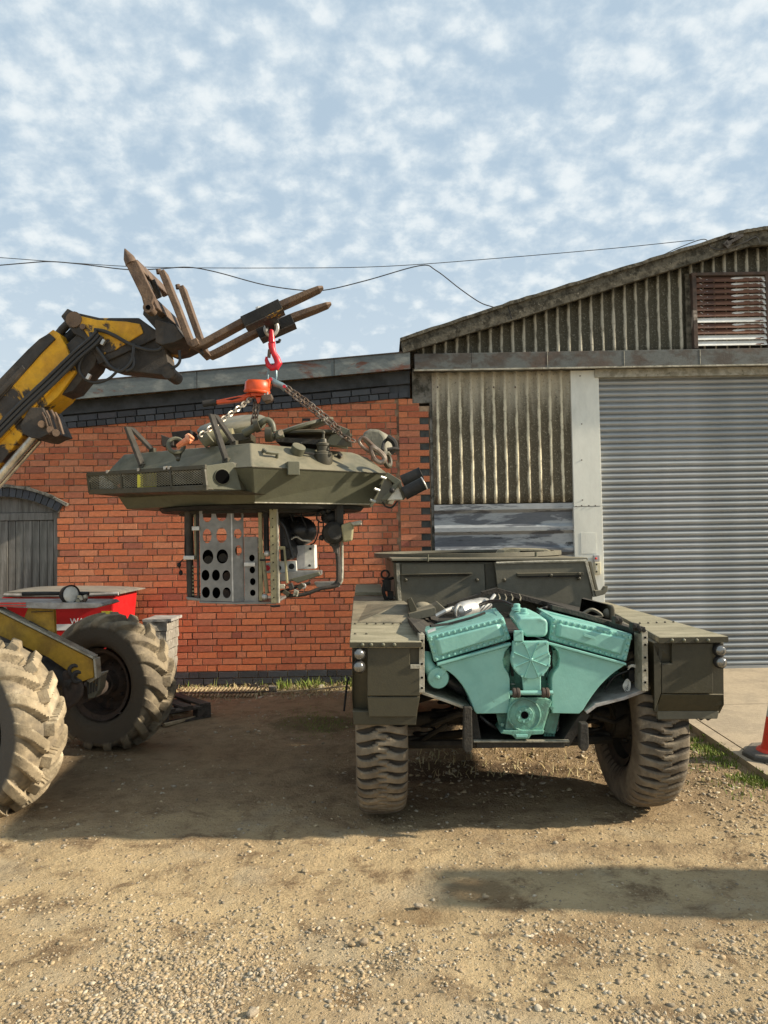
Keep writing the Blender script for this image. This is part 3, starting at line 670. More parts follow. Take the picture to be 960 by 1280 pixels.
# gable
GY = 8.84
gpit = pit
def vline(pp, Y): return [P(x, y, Y) for x, y in pp]
vt = vline([(500, 424), (637, 379), (784, 334), (911, 294), (940, 287), (968, 284.5)], 8.62)
vb = vline([(504, 441), (642, 400), (784, 354), (911, 315), (940, 306.5), (968, 305)], 8.62)
RX = vt[-1].x+.0
full_t = vt+[Vector((2*RX-v.x, v.y, v.z)) for v in vt[-2::-1]]; full_b = vb+[Vector((2*RX-v.x, v.y, v.z)) for v in vb[-2::-1]]
def zvb(x):
    for a, c in zip(full_b, full_b[1:]):
        if a.x <= x <= c.x: return a.z+(c.z-a.z)*(x-a.x)/(c.x-a.x)+.03
    return full_b[0].z
gx0 = P(521, 440, GY).x
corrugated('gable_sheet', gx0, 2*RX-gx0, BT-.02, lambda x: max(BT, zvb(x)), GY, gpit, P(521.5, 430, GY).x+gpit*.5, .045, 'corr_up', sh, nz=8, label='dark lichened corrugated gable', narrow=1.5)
MB().box((gx0, GY+.02, BT-.1), (2*RX-gx0, GY+.05, BT+.3)).build('gable_backing', 'darkolive', sh)
b = MB()                                             # verge board follows the roof line, with uneven edge
def dense(line, n=14):
    out = []
    for a, c in zip(line, line[1:]):
        for k in range(n): out.append(a.lerp(c, k/n))
    out.append(line[-1]); return out
dt, db = dense(full_t), dense(full_b)
for i, v in enumerate(dt): v.z += .010*noise.noise(Vector((v.x*6, 0, 3)))+.006*noise.noise(Vector((v.x*21, 0, 3)))
for i in range(len(dt)-1):
    pass
b.loft([[dt[i], db[i], db[i]+Vector((0, .06, 0)), dt[i]+Vector((0, .06, 0))] for i in range(len(dt))])
b.build('verge_board', 'verge', sh, label='crusty lichened verge board under the roof edge')
b = MB(); b.loft([[dt[i]+Vector((0, -.035, -.028)), dt[i]+Vector((0, .30, -.028)), dt[i]+Vector((0, .30, .014)), dt[i]+Vector((0, -.035, .010+.012*noise.noise(Vector((dt[i].x*14, 1, 0)))))] for i in range(len(dt))])
b.build('verge_cap', 'verge', sh)
b = MB(); b.loft([[v+Vector((0, .31, -.02)), v+Vector((0, 10, -.02)), v+Vector((0, 10, .02)), v+Vector((0, .31, .02))] for v in full_t]); b.build('roof', 'verge', sh)
b = MB(); b.box((CX0+.1, 9.1, 0), (CX0+.2, 18.5, 3.3)); b.box((2*RX-.7, 9.1, 0), (2*RX-.6, 18.5, 3.3)); b.build('side_wall', 'conc_old', sh)
q = vt[1]; MB().box((q.x-.006, q.y-.004, vb[1].z+.01), (q.x+.006, q.y, q.z-.03), rot=Matrix.Rotation(-.25, 3, 'Y')).build('verge_joint', 'black', sh)
# loose metal scrap at the bend of the roof edge
q = P(917, 300, 8.58); b = MB(); b.box(q+Vector((-.10, -.04, -.03)), q+Vector((.07, .10, .0)), rot=Matrix.Rotation(-.45, 3, 'Y')); b.box(q+Vector((-.05, -.03, .02)), q+Vector((.10, .06, .05)), rot=Matrix.Rotation(-.1, 3, 'Y')); b.box(q+Vector((-.12, -.035, -.09)), q+Vector((-.05, .0, -.02)), rot=Matrix.Rotation(-.8, 3, 'Y')); b.build('bracket', 'boomdark', sh, label='broken dark bracket on the roof edge')
# louvre vent
LY = 8.74; lx0, lx1 = P(867, 390, LY).x, P(961, 390, LY).x; lz0, lz1 = P(910, 432, LY).z, P(910, 343, LY).z
lv = MB(); lv.box((lx0-.01, LY+.06, lz0-.02), (lx1+.01, LY+.09, lz1+.02)); lv = lv.build('louvre_vent', 'black', sh, label='rusty louvred vent with flaking white slats')
fwd = .035
b = MB(); b.box((lx0-.012, LY-.02, lz0-.03), (lx0+fwd, LY+.06, lz1)); b.box((lx1-fwd, LY-.02, lz0-.03), (lx1+.012, LY+.06, lz1)); b.box((lx0-.02, LY-.025, lz1-.015), (lx1+.02, LY+.06, lz1+.02)); b.build('vent_frame', 'rustframe', lv, bevel=.003)
nl = 12; st = (lz1-.02-lz0)/nl; white = {0, 1, 4}
for k in range(nl):
    z0 = lz0+k*st; b = MB(); b.ext([(0, LY-.015, z0+.002), (0, LY-.012, z0-.003), (0, LY+.016, z0+st*.80), (0, LY+.012, z0+st*.9)], (lx1-lx0-2*fwd, 0, 0))
    for v in b.v: v.x += lx0+fwd
    o = b.build('louvre_slat', 'slatw' if k in white else 'slat', lv, origin=(lx0, LY, z0))
MB().box((lx0-.07, GY-.055, lz0-.045), (lx0-.014, GY-.02, lz1+.03)).build('vent_flashing', 'verge', lv)
# ============================================================ OVERHEAD CABLES
def cable(name, pts, Y, r, label):
    b = MB(); b.tube([P(x, y, Y) for x, y in pts], r, 6, smooth_n=6); o = b.build(name, 'wire'); tag(o, label, 'cable')
cable('overhead_cable', [(-60, 319), (0, 322), (95, 329), (190, 334), (350, 335), (480, 333), (620, 323), (760, 311), (868, 300)], 9.2, .0042, 'thin straight overhead cable running to the shed roof, upper of two')
cable('overhead_cable', [(-60, 336), (0, 331.5), (30, 329), (62, 327), (100, 330), (160, 337), (200, 336), (235, 334), (270, 340), (330, 356), (380, 363), (410, 362), (460, 350), (525, 332), (545, 338), (575, 361), (600, 378), (617, 384)], 9.0, .0062, 'kinked dark overhead cable dipping and rising to meet the roof edge, lower of two')
cable('loose_cable', [(826, 320), (850, 309), (880, 299), (889, 309), (900, 312), (915, 309), (930, 303), (945, 296), (950, 305)], 8.60, .005, 'short loose cable curling along the shed roof edge')
# ============================================================ WHEELS
def smooth(a, b, x):
    t = max(0.0, min(1.0, (x-a)/(b-a))); return t*t*(3-2*t)
def tyre_mesh(name, R, W, rim, kind, mat):
    nt_, ns_ = (560, 76) if kind == 'ag' else (704, 56)
    rc, h = (R+rim)/2, (R-rim)/2; vs = np.zeros((nt_, ns_, 3)); fs = []; dust = np.zeros((nt_, ns_))
    for j in range(ns_):
        a = -2.72+5.44*j/(ns_-1)
        sn, cs = math.sin(a), math.cos(a)
        y = W/2*math.copysign(abs(sn)**(.72 if kind == 'ag' else .62), sn); r = rc+h*math.copysign(abs(cs)**(.50 if cs > 0 else .8), cs)
        u = y/(W/2); au = abs(u); sd = .5 if u < 0 else 0
        outer = abs(a) < 1.50
        for i in range(nt_):
            th = 2*PI*i/nt_; d = 0.0
            if kind == 'ag':
                n = 17; ph = (th*n/(2*PI)+sd+au*.85) % 1.0
                lug = smooth(.0, .045, ph)*(1-smooth(.41, .47, ph))
                if outer:
                    fade = 1-smooth(1.28, 1.50, abs(a)); d = .052*lug*fade*smooth(.015, .06, au+.03*(sd*2-.5)) - .012*fade
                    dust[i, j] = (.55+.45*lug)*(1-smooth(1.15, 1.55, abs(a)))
            else:
                n = 44; ph = (th*n/(2*PI)+sd*1.0+.50*math.sin(au*2.0)) % 1.0
                w = .25*math.sin(PI*max(0, min(1, (au-.10)/.86)))**.5 if .10 < au < .96 else 0
                g = 0
                if w > 0.02: g = smooth(-w-.03, -w+.05, ph-.5)*(1-smooth(w-.12, w+.02, ph-.5))
                if outer: d = -.030*g*(1-smooth(1.38, 1.5, abs(a)))
                elif abs(a) < 1.75: d = -.006*g
                dust[i, j] = (1-.95*g)*(1-.45*smooth(1.4, 1.9, abs(a)))  # dusty ribs; grooves darkened for bare rubber and for painted groove shade
            rr = r+d*max(.35, cs if cs > 0 else 0)
            yy = y+math.copysign(d*.25, u)*(au**3)
            vs[i, j] = (rr*math.sin(th), yy, rr*math.cos(th))
    k = vs.reshape(-1, 3); nz = np.array([noise.noise(Vector(p)*9)*.004 for p in k[::1]]) if True else 0
    k = k*(1+nz[:, None]*1.0)
    for i in range(nt_):
        for j in range(ns_-1):
            b2 = (i+1) % nt_; fs.append((i*ns_+j, b2*ns_+j, b2*ns_+j+1, i*ns_+j+1))
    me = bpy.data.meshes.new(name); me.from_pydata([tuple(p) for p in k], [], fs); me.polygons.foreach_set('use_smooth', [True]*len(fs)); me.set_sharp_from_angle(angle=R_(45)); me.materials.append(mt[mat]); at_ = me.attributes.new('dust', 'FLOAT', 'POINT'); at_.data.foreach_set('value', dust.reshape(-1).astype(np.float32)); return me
def rim_mb(rim, W, dish=.06, bolts=8):
    b = MB(); o = rim+.012
    prof = [(o, -W*.40), (o-.01, -W*.36), (rim-.03, -W*.33), (rim-.045, -W*.05), (rim-.05, dish-.02), (rim*.62, dish), (rim*.42, dish-.045), (.10, dish-.06), (.10, dish-.14), (.0001, dish-.14)]
    b.lathe(prof, (0, 0, 0), (0, 1, 0), 40, cap=(False, False))
    prof2 = [(o, W*.40), (o-.01, W*.36), (rim-.03, W*.33), (rim-.045, W*.05), (rim-.05, dish+.012), (.0001, dish+.012)]
    b.lathe(prof2, (0, 0, 0), (0, 1, 0), 40, cap=(False, False))
    return b
def bolts_mb(rim, dish, n=8, R=None):
    b = MB(); R = R or rim*.52
    for k in range(n):
        a = 2*PI*k/n; b.lathe([(.014, 0), (.014, -.02), (.008, -.03)], (R*math.sin(a), dish-.02, R*math.cos(a)), (0, 1, 0), 6)
    return b
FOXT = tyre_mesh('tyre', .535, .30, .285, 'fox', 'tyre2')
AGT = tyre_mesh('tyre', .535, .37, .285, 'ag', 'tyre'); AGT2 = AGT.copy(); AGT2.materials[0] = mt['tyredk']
def wheel_part(root, me, c, rz, rim, W, dish, hubm, mirror=1, tilt=0):
    w = bpy.data.objects.new('wheel', None); w.location = Vector(c)-OFF[root.name]; w.rotation_euler = (0, tilt, rz); w.empty_display_size = .1; link(w, root)
    OFF[w.name] = Vector((0, 0, 0))
    t = bpy.data.objects.new('tyre', me); link(t, w)
    r = rim_mb(rim, W, dish).build('rim', hubm, w, smooth=True); 
    for k in range(8):
        a = 2*PI*k/8; MB().lathe([(.014, 0), (.014, -.02), (.008, -.03)], (rim*.52*math.sin(a), dish-.02, rim*.52*math.cos(a)), (0, 1, 0), 6).build('wheel_nut', hubm, w)
    return w
# ============================================================ ARMOURED CAR (hull with the turret lifted off)
ac = thing('armoured_car', 'turretless olive armoured scout car with turquoise engine covers exposed at its open rear', 'armoured car', tuple(Vector((.87, 4.8, 0))))
for (xx, D) in ((478, 4.82), (822, 4.86), (478, 7.45), (822, 7.45)):
    pass
def vloc(lx, d): return Vector((.87, 4.3, 0))+VX*lx+VN*d       # lx right of the centre line, d ahead of the rear face
wl, wr, dw = -.90, .715, .585
for lx, d in ((wl, dw), (wr, dw), (wl, dw+2.46), (wr, dw+2.46)):
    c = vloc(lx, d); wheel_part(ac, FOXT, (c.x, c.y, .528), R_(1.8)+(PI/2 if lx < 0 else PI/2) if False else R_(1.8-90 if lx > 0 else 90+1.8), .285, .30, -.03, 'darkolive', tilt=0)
# stowage bins over the wheels (rear face, bevelled foot, lid)
def bin_left():
    D = 4.30
    face = [(440, 808), (526, 808), (526, 871), (440, 871)]
    b = MB()
    A = pv([(440, 808), (525.5, 808), (525.5, 872), (440, 872)], D+.02)
    B2 = pv([(440, 872), (525.5, 872), (522, 896), (441, 896)], D+.02)
    # body section in depth
    zt = A[0].z; zb = A[2].z; x0 = A[0]; x1 = A[1]
    low0, low1 = PV(441, 896, D+.02), PV(521, 896, D+.02)
    b.loft([[x0, x1, A[2], low1+VN*.09, low0+VN*.09, A[3]], [p+VN*3.0 for p in (x0, x1, A[2], low1+VN*.09-VN*.07, low0+VN*.09-VN*.07, A[3])]])
    body = b.build('stowage_bin', 'olive', ac, bevel=.006, label='left olive stowage bin over the rear wheel')
    MB().ext(pv([(459, 809), (512.5, 809), (512.5, 831.5), (525, 831.5), (525, 870), (459, 870)], D), VN*.03).build('rear_panel', 'olive', body, bevel=.004)
    MB().ext(pv([(459, 871), (525, 871), (520.5, 896), (461, 896)], D+.004), VN*.05).build('kick_panel', 'olive', body, bevel=.003)
    q = [PV(513, 831, D-.01), PV(526, 831, D-.01), PV(526, 836, D-.01), PV(513, 836, D-.01)]
    MB().ext(q, VN*.06).build('notch_lip', 'flange', body, bevel=.002)
    MB().ext(pv([(440.5, 889), (522, 889), (520, 906.5), (442, 906.5)], D+.03), VN*.3).build('valance', 'olive', body, bevel=.004)
    lid = MB(); l0 = pv([(437, 803), (527, 803)], D-.02); zt = l0[0].z
    outer_b = PV(444.5, 744, D+3.25); inner_b = PV(500, 744, D+3.25)
    lidp = [PV(437, 802, D-.02), PV(527, 802, D-.02), PV(521, 779, D+.58), PV(439, 779, D+.58)]
    lid.ext(lidp, (0, 0, -.034)); lid.build('lid', 'olive_top', body, bevel=.004)
    MB().ext(pv([(437, 803.0), (527, 803.0), (527, 809), (437, 809)], D-.026), VN*.006).build('lid_edge', 'olive', body)
    for x in (453, 464, 479, 493): MB().ball(PV(x, 806, D-.027), .011, 10, 6).build('rivet', 'olive_lt', body, smooth=True)
    for x in (444, 459, 470, 480, 491, 501): MB().ball(PV(x, 780.5, D+.54)+Vector((0, 0, .004)), .008, 8, 5).build('rivet', 'olive', body)
    for x in (444, 458): MB().ball(PV(x, 793, D+.2)+Vector((0, 0, .002)), .008, 8, 5).build('rivet', 'olive', body)
    # long catwalk in front of the lid
    q = [PV(439, 778.5, D+.59), PV(521, 778.5, D+.59), PV(492, 745, D+2.3), PV(442, 745, D+2.3)]
    zz = q[0].z
    MB().ext(q, (0, 0, -.03)).build('track_guard', 'olive_grey', body, bevel=.004)
    MB().ext(pv([(443, 745), (480, 745), (480, 740), (444, 740)], D+2.3), VN*1.1).build('front_bin', 'olive_top', body, bevel=.005)
    # wheel arch bulge
    f = pv([(449, 778), (515, 777.5), (515, 778), (449, 778.4)], D+.62); t_ = pv([(486, 757), (512, 757), (512.5, 758), (486, 758)], D+.95)
    MB().loft([[PV(447, 778, D+.60), PV(517, 778, D+.60), PV(506, 752, D+1.9), PV(447, 755, D+1.9)], [PV(497, 756, D+1.0), PV(513, 756, D+1.0), PV(505, 751, D+1.7), PV(494, 751, D+1.7)]]).build('wheel_arch', 'olive_grey', body, bevel=.004)
    return body
def lamp(root, x, y, D, mb=None):
    c = PV(x, y, D); b = MB(); b.lathe([(.036, 0), (.036, -.02), (.030, -.028)], c, VN, 20); l = b.build('tail_lamp', 'black', root, smooth=True)
    MB().ball(c-VN*.024, .030, 16, 10, sc=(1, .7, 1)).build('lens', 'lens', l, smooth=True)
bl = bin_left()
for (x, y) in ((449, 817), (448.5, 833)): lamp(bl, x, y, 4.30)
def bin_right():
    D = 4.30; b = MB()
    A = pv([(817, 803), (905, 803), (904.5, 880), (822, 880)], D+.03)
    low = pv([(822, 890), (900, 892)], D+.10)
    b.loft([[A[0], A[1], A[2], low[1], low[0], A[3]], [p+VN*3.0 for p in (A[0], A[1], A[2], low[1], low[0], A[3])]])
    body = b.build('stowage_bin', 'olive', ac, bevel=.006, label='right olive stowage bin over the rear wheel')
    MB().ext(pv([(840, 804), (891.5, 804), (891.5, 867), (827, 867), (827, 829.5), (840, 829.5)], D), VN*.04).build('rear_panel', 'olive', body, bevel=.004)
    MB().loft([[PV(827, 868, D), PV(905, 868, D+.01), PV(905, 880, D+.01), PV(899, 888.5, D+.05), PV(819, 889, D+.05)], [PV(827, 868, D)+VN*.06, PV(905, 868, D+.01)+VN*.06, PV(905, 880, D+.01)+VN*.06, PV(899, 888.5, D+.05)+VN*.06, PV(819, 889, D+.05)+VN*.06]]).build('kick_panel', 'olive', body, bevel=.003)
    MB().loft([pv([(817, 806), (826, 829), (826, 867), (818, 889)], D-.0), pv([(814, 806), (817, 829), (817, 867), (811, 889)], D+.35)], cap=(True, True)).build('side_panel', 'olive', body, bevel=.003)
    MB().ext(pv([(821, 889), (899, 889), (897, 898.5), (823, 899.5)], D+.05), VN*.25).build('valance', 'olive_grey', body, bevel=.003)
    for x in (873, 882): MB().loft([pv([(x, 899), (x+3, 901), (x+13, 895), (x+11, 893)], D+.06), pv([(x, 899), (x+3, 901), (x+13, 895), (x+11, 893)], D+.10)]).build('rubber_strap', 'rubber', body)
    zt = PV(840, 797, D-.02).z
    q = [PV(824, 796.5, D-.02), PV(910.5, 795.5, D-.02), PV(844, 777, D+.72)+Vector((.0, 0, 0)), PV(792, 779, D+.72)]
    l = MB().ext(q, (0, 0, -.034)).build('lid', 'olive_top', body, bevel=.004)
    MB().ext(pv([(824, 797), (910.5, 796), (910.5, 803), (824, 804)], D-.026), VN*.006).build('lid_edge', 'olive', body)
    for x in (840, 855, 871, 885): MB().ball(PV(x, 800.5, D-.027), .011, 10, 6).build('rivet', 'olive_lt', body, smooth=True)
    for k in range(5): MB().ball(q[3].lerp(q[2], .1+.2*k)+Vector((0, 0, .003))-VN*.04, .008, 8, 5).build('rivet', 'olive', body)
    MB().ext([q[3]+VN*.01, q[2]+VN*.01, PV(761, 753, D+3.0), PV(742, 752.5, D+3.0)], (0, 0, -.03)).build('track_guard', 'olive_top', body, bevel=.004)
    MB().ext([PV(824, 803, D+.03), PV(817, 803, D+.4), PV(817, 895, D+.4), PV(818, 890, D+.03)], VX*.02).build('inner_wall', 'olive', body)
    return body
br = bin_right()
for (x, y) in ((898, 812.5), (899, 827)): lamp(br, x, y, 4.30)
# --- engine bay shell, from the rear rim forward
ring = [(526, 796), (527.5, 866), (560, 878), (591, 890), (597, 933), (704, 933), (731, 891), (744, 883), (780, 873), (807, 865), (806, 790)]
D0 = 4.42
b = MB(); b.loft([pv(ring, D0), [p+VN*1.3 for p in pv(ring, D0)]], cap=(False, True), close=False)
bay = b.build('engine_bay', 'darkolive', ac, label='dark oily engine bay walls')
sol = bay.modifiers.new('thick', 'SOLIDIFY'); sol.thickness = .012; sol.offset = 0
def strip_along(pts, D, w, dep, mat, name, parent=ac, bevel=.002):
    # flat rim of width w (m) following the line
    P3 = pv(pts, D); rings = []
    for i, p in enumerate(P3):
        t = (P3[min(i+1, len(P3)-1)]-P3[max(0, i-1)]).normalized(); n = t.cross(VN).normalized()
        rings.append([p+n*w/2, p-n*w/2, p-n*w/2+VN*dep, p+n*w/2+VN*dep])
    return MB().loft(rings).build(name, mat, parent, bevel=bevel)
rim = strip_along([(527.3, 793), (527.3, 866)], D0-.12, .030, .12, 'flange', 'bay_flange')
strip_along([(527.3, 866), (560, 877), (590, 888)], D0-.10, .016, .5, 'flange', 'bay_sill')
strip_along([(590, 888), (597, 931)], D0-.06, .05, .5, 'darkolive', 'hull_edge')
strip_along([(596, 931), (706, 931)], D0-.08, .034, .9, 'darkolive', 'hull_bottom')
strip_along([(592, 927), (712, 927)], D0-.10, .010, .03, 'flange', 'hull_bottom_lip')
strip_along([(706, 931), (733, 891)], D0-.06, .05, .4, 'darkolive', 'hull_edge')
strip_along([(733, 891), (745, 882), (780, 873), (807, 863)], D0-.10, .018, .5, 'hubw', 'bay_sill')
rim2 = strip_along([(806, 789), (806.5, 864)], D0-.12, .034, .12, 'flange', 'bay_flange')
for yy in (801, 810, 830, 847, 860): MB().ball(PV(527.5, yy, D0-.122), .0065, 8, 5).build('bolt_hole', 'void', rim)
for yy in (797, 806, 822, 838, 853): MB().ball(PV(806.5, yy, D0-.122), .0065, 8, 5).build('bolt_hole', 'void', rim2)
for (xs_, top) in ((585, 924), (730.5, 908)):     # tow eyes
    q = pv([(xs_-5, top-40 if xs_ < 600 else top-4), (xs_+5, top-40 if xs_ < 600 else top-4), (xs_+6, top+26 if xs_ > 600 else top+12), (xs_+3, top+31 if xs_ > 600 else top+17), (xs_-3, top+31 if xs_ > 600 else top+17), (xs_-6, top+26 if xs_ > 600 else top+12)], D0-.15)
    MB().ext(q, VN*.05).build('tow_hook', 'darkolive', ac, bevel=.006)
# belly, axles, springs, shafts in the dark behind the wheels
b = MB(); b.loft([pv([(600, 918), (704, 918), (720, 900), (588, 900)], D0+.4), [p+VN*3.2+Vector((0, 0, .0)) for p in pv([(600, 905), (704, 905), (720, 880), (588, 880)], D0+.5)]]); b.build('belly', 'darkolive', ac)
b = MB(); b.loft([[vloc(-.62, .25)+Vector((0, 0, .62)), vloc(.62, .25)+Vector((0, 0, .62)), vloc(.62, .25)+Vector((0, 0, 1.0)), vloc(-.62, .25)+Vector((0, 0, 1.0))], [vloc(-.62, 3.6)+Vector((0, 0, .55)), vloc(.62, 3.6)+Vector((0, 0, .55)), vloc(.62, 3.6)+Vector((0, 0, 1.05)), vloc(-.62, 3.6)+Vector((0, 0, 1.05))]]); 
for s, lx in ((-1, wl), (1, wr)):
    for d in (dw, dw+2.46):
        c = vloc(lx, d)+Vector((0, 0, .53)); i_ = vloc(s*.30, d)+Vector((0, 0, .56))
        b = MB(); b.rod(c-VX*s*.02, i_, .045, 12); b.tube([vloc(s*.22, d-.15)+Vector((0, 0, .42)), c-VX*s*.16+Vector((0, 0, -.14))], .028, 8); b.tube([vloc(s*.22, d+.16)+Vector((0, 0, .42)), c-VX*s*.16+Vector((0, 0, -.12))], .028, 8)
        b.tube([vloc(s*.25, d-.1)+Vector((0, 0, .80)), c-VX*s*.18+Vector((0, 0, .12))], .026, 8)
        b.lathe([(.13, 0), (.13, .08), (.06, .12)], c-VX*s*.16, VX*s, 20)
        b.build('suspension_arm', 'darkolive', ac, smooth=True)
        b = MB(); hx = [c-VX*s*.25+Vector((0, 0, -.1))+(vloc(s*.30, d)+Vector((0, 0, .85))-(c-VX*s*.25+Vector((0, 0, -.1))))*(k/90)+Vector((.055*math.cos(k*.62), .055*math.sin(k*.62), 0)) for k in range(91)]
        b.tube(hx, .010, 6); b.build('spring', 'black', ac)
for q_, r_ in (([PV(541, 905, 4.75), PV(575, 892, 4.6), PV(592, 893, 4.55)], .02), ([PV(520, 930, 4.9), PV(560, 905, 4.7)], .014), ([PV(740, 895, 4.6), PV(768, 903, 4.7), PV(790, 890, 4.8)], .012)): MB().tube(q_, r_, 8).build('steering_link', 'darkolive', ac, smooth=True)
MB().tube([PV(430, 889, 5.6), PV(432, 870, 5.6), PV(434, 852, 5.6), PV(436, 846, 5.6)], .008, 6).build('hanging_cable', 'black', ac)
# --- engine deck frame
strip_along([(512, 772), (545, 764)], 5.0, .05, .3, 'olive_grey', 'deck_edge')
b = MB(); b.loft([[PV(533, 784, D0+.05), PV(632, 756, D0+.05), PV(672, 758, D0+.05), PV(795, 793, D0+.05), PV(806, 800, D0+.05), PV(806, 850, D0+.05), PV(527, 850, D0+.05), PV(528, 800, D0+.05)],
                  [PV(533, 784, D0+.05)+VN*1.0, PV(632, 756, D0+.05)+VN*1.0, PV(672, 758, D0+.05)+VN*1.0, PV(795, 793, D0+.05)+VN*1.0, PV(806, 800, D0+.05)+VN*1.0, PV(806, 850, D0+.05)+VN*1.0, PV(527, 850, D0+.05)+VN*1.0, PV(528, 800, D0+.05)+VN*1.0]], cap=(False, True), close=False)
b.v = [v for v in b.v]
deck = MB()
deck.loft([[PV(640, 740, 6.2), PV(738, 762, 6.1), PV(805, 789, D0-.02), PV(792, 786, D0), PV(700, 757, 5.3)], [p+Vector((0, 0, -.03)) for p in (PV(640, 740, 6.2), PV(738, 762, 6.1), PV(805, 789, D0-.02), PV(792, 786, D0), PV(700, 757, 5.3))]])
deck.build('deck_rail', 'darkolive', ac, bevel=.004)
strip_along([(603, 743), (621, 738), (660, 749), (735, 769)], 5.6, .035, .06, 'darkolive', 'deck_rail')
strip_along([(560, 758), (603, 744)], 5.6, .03, .06, 'darkolive', 'deck_rail')
# deck side plates joining the rim to the superstructure
MB().ext([PV(516, 780, D0+.1), PV(527, 793, D0-.1), PV(540, 790, D0+.3), PV(552, 765, 6.1), PV(497, 757, 6.1)], (0, 0, -.03)).build('deck_plate', 'darkolive', ac)
MB().ext([PV(806, 792, D0-.1), PV(796, 790, D0), PV(735, 766, 5.8), PV(745, 757, 6.15)], (0, 0, -.03)).build('deck_plate', 'olive_grey', ac)
MB().ext([PV(540, 790, D0+.35), PV(790, 792, D0+.35), PV(730, 765, 6.1), PV(552, 765, 6.1)], (0, 0, -.02)).build('bay_floor', 'darkolive', ac)
# --- superstructure
D6 = 6.2
lo, hi = [(499, 762), (740, 762)], None
zroof = PV(600, 702.5, D6).z
def at_z(x, y, D, z): q = PV(x, y, D); q.z = z; return q
ssb = MB()
front = [PV(497, 768, D6), PV(745, 768, D6), PV(731, 702.5, D6), PV(491, 703, D6)]
back = [p+VN*2.1 for p in front]; 
ssb.loft([front, back]); ss = ssb.build('superstructure', 'olive_grey', ac, bevel=.008, label='grey green hull box behind the engine bay')
MB().ext(pv([(502, 705), (605, 705), (607, 741.5), (553, 759), (500, 759)], D6-.02), VN*.02).build('rear_plate', 'olive_grey', ss, bevel=.004)
MB().ext(pv([(618, 703.5), (731, 701), (741, 747), (735, 762), (622, 737.5)], D6-.05), VN*.05).build('rear_plate', 'olive_grey', ss, bevel=.005)
MB().loft([pv([(606, 705), (617.5, 704.5), (621.5, 738), (608, 742)], D6-.022), pv([(606, 705), (617.5, 704.5), (621.5, 738), (608, 742)], D6)]).build('joint_strip', 'olive', ss, bevel=.003)
for (pts_, d) in ((((501, 717.0), (590, 717.0)), -.03), (((646, 718.5), (728, 716)), -.06)):
    q0, q1 = pv(pts_, D6+d); MB().box(q0+Vector((0, -.02, -.012)), q1+Vector((0, .012, .006))).build('rain_strip', 'olive', ss, bevel=.003)
    MB().box(q0+Vector((.02, -.012, -.022)), q1+Vector((-.02, .012, -.013))).build('seal', 'black', ss)
for x, y, d in ((507, 725, -.03), (596, 725, -.03), (630, 725, -.06), (723, 723, -.06), (723, 717, -.075), (688, 719, -.075)): MB().lathe([(.014, 0), (.014, -.02), (.008, -.026)], PV(x, y, D6+d), VN, 8).build('plug', 'olive', ss, smooth=True)
strip_along([(497, 704), (500, 758)], D6-.03, .028, .05, 'flange', 'side_seam', ss)
strip_along([(733, 702), (744, 746)], D6-.07, .022, .06, 'flange', 'side_seam', ss)
strip_along([(738, 702), (748, 745)], D6-.04, .020, .06, 'olive_grey', 'side_seam', ss)
MB().tube([PV(620, 704, D6-.055), PV(660, 702.6, D6-.055), PV(700, 701.8, D6-.055), PV(733, 701, D6-.055)], .011, 6, smooth_n=14).build('weld_bead', 'flange', ss)
# roof plate, ring, open hatch
q = [PV(489, 701.5, D6-.05), PV(735, 700.5, D6-.05)]; 
MB().ext([q[0], q[1], q[1]+VN*2.15, q[0]+VN*2.15], (0, 0, .022)).build('roof_plate', 'olive_grey', ss, bevel=.006)
cc = vloc(-.02, 2.85); cc.z = q[0].z+.022
MB().lathe([(.86, -.01), (.86, .026), (.80, .026), (.80, -.01)], cc, (0, 0, 1), 72).build('turret_ring', 'olive_grey', ss, smooth=True)
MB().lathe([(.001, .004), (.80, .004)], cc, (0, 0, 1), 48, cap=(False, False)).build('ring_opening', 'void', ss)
hq = pv([(625, 697), (698, 696.5), (692, 690), (683, 686), (640, 685), (630, 688)], 6.9); h_ = MB().ext(hq, VN*.35).build('driver_hatch', 'olive_top', ss, bevel=.008)
MB().ext(pv([(651, 693.5), (680, 693.5), (680, 688.5), (651, 688.5)], 6.88), VN*.05).build('periscope_slot', 'void', h_)
MB().rod(PV(670, 696, 6.3), PV(670, 690, 6.3), .012).build('roof_pin', 'olive_lt', ss); MB().rod(PV(535, 702, 6.15), PV(535, 693, 6.15), .006).build('roof_pin', 'olive_lt', ss)
# hook on the right side, fittings on the left side
MB().ext(pv([(743, 738), (753, 738), (756, 733), (760, 732.5), (759.5, 739), (756, 743), (745, 746)], 6.1), VN*.05).build('side_hook', 'olive_grey', ss, bevel=.004)
b = MB(); b.torus(PV(481.5, 718, 6.3), .032, .008, (0, 1, 0)); b.tube([PV(482, 725, 6.3), PV(479, 738, 6.25), PV(484, 752, 6.25), PV(488, 756, 6.25)], .014, 8, smooth_n=4); b.cbox(PV(484, 732, 6.3), (.06, .08, .09)); b.cbox(PV(488, 744, 6.3), (.05, .08, .06)); b.rod(PV(478, 727, 6.3), PV(492, 722, 6.3), .012); b.build('side_latch', 'black', ss)
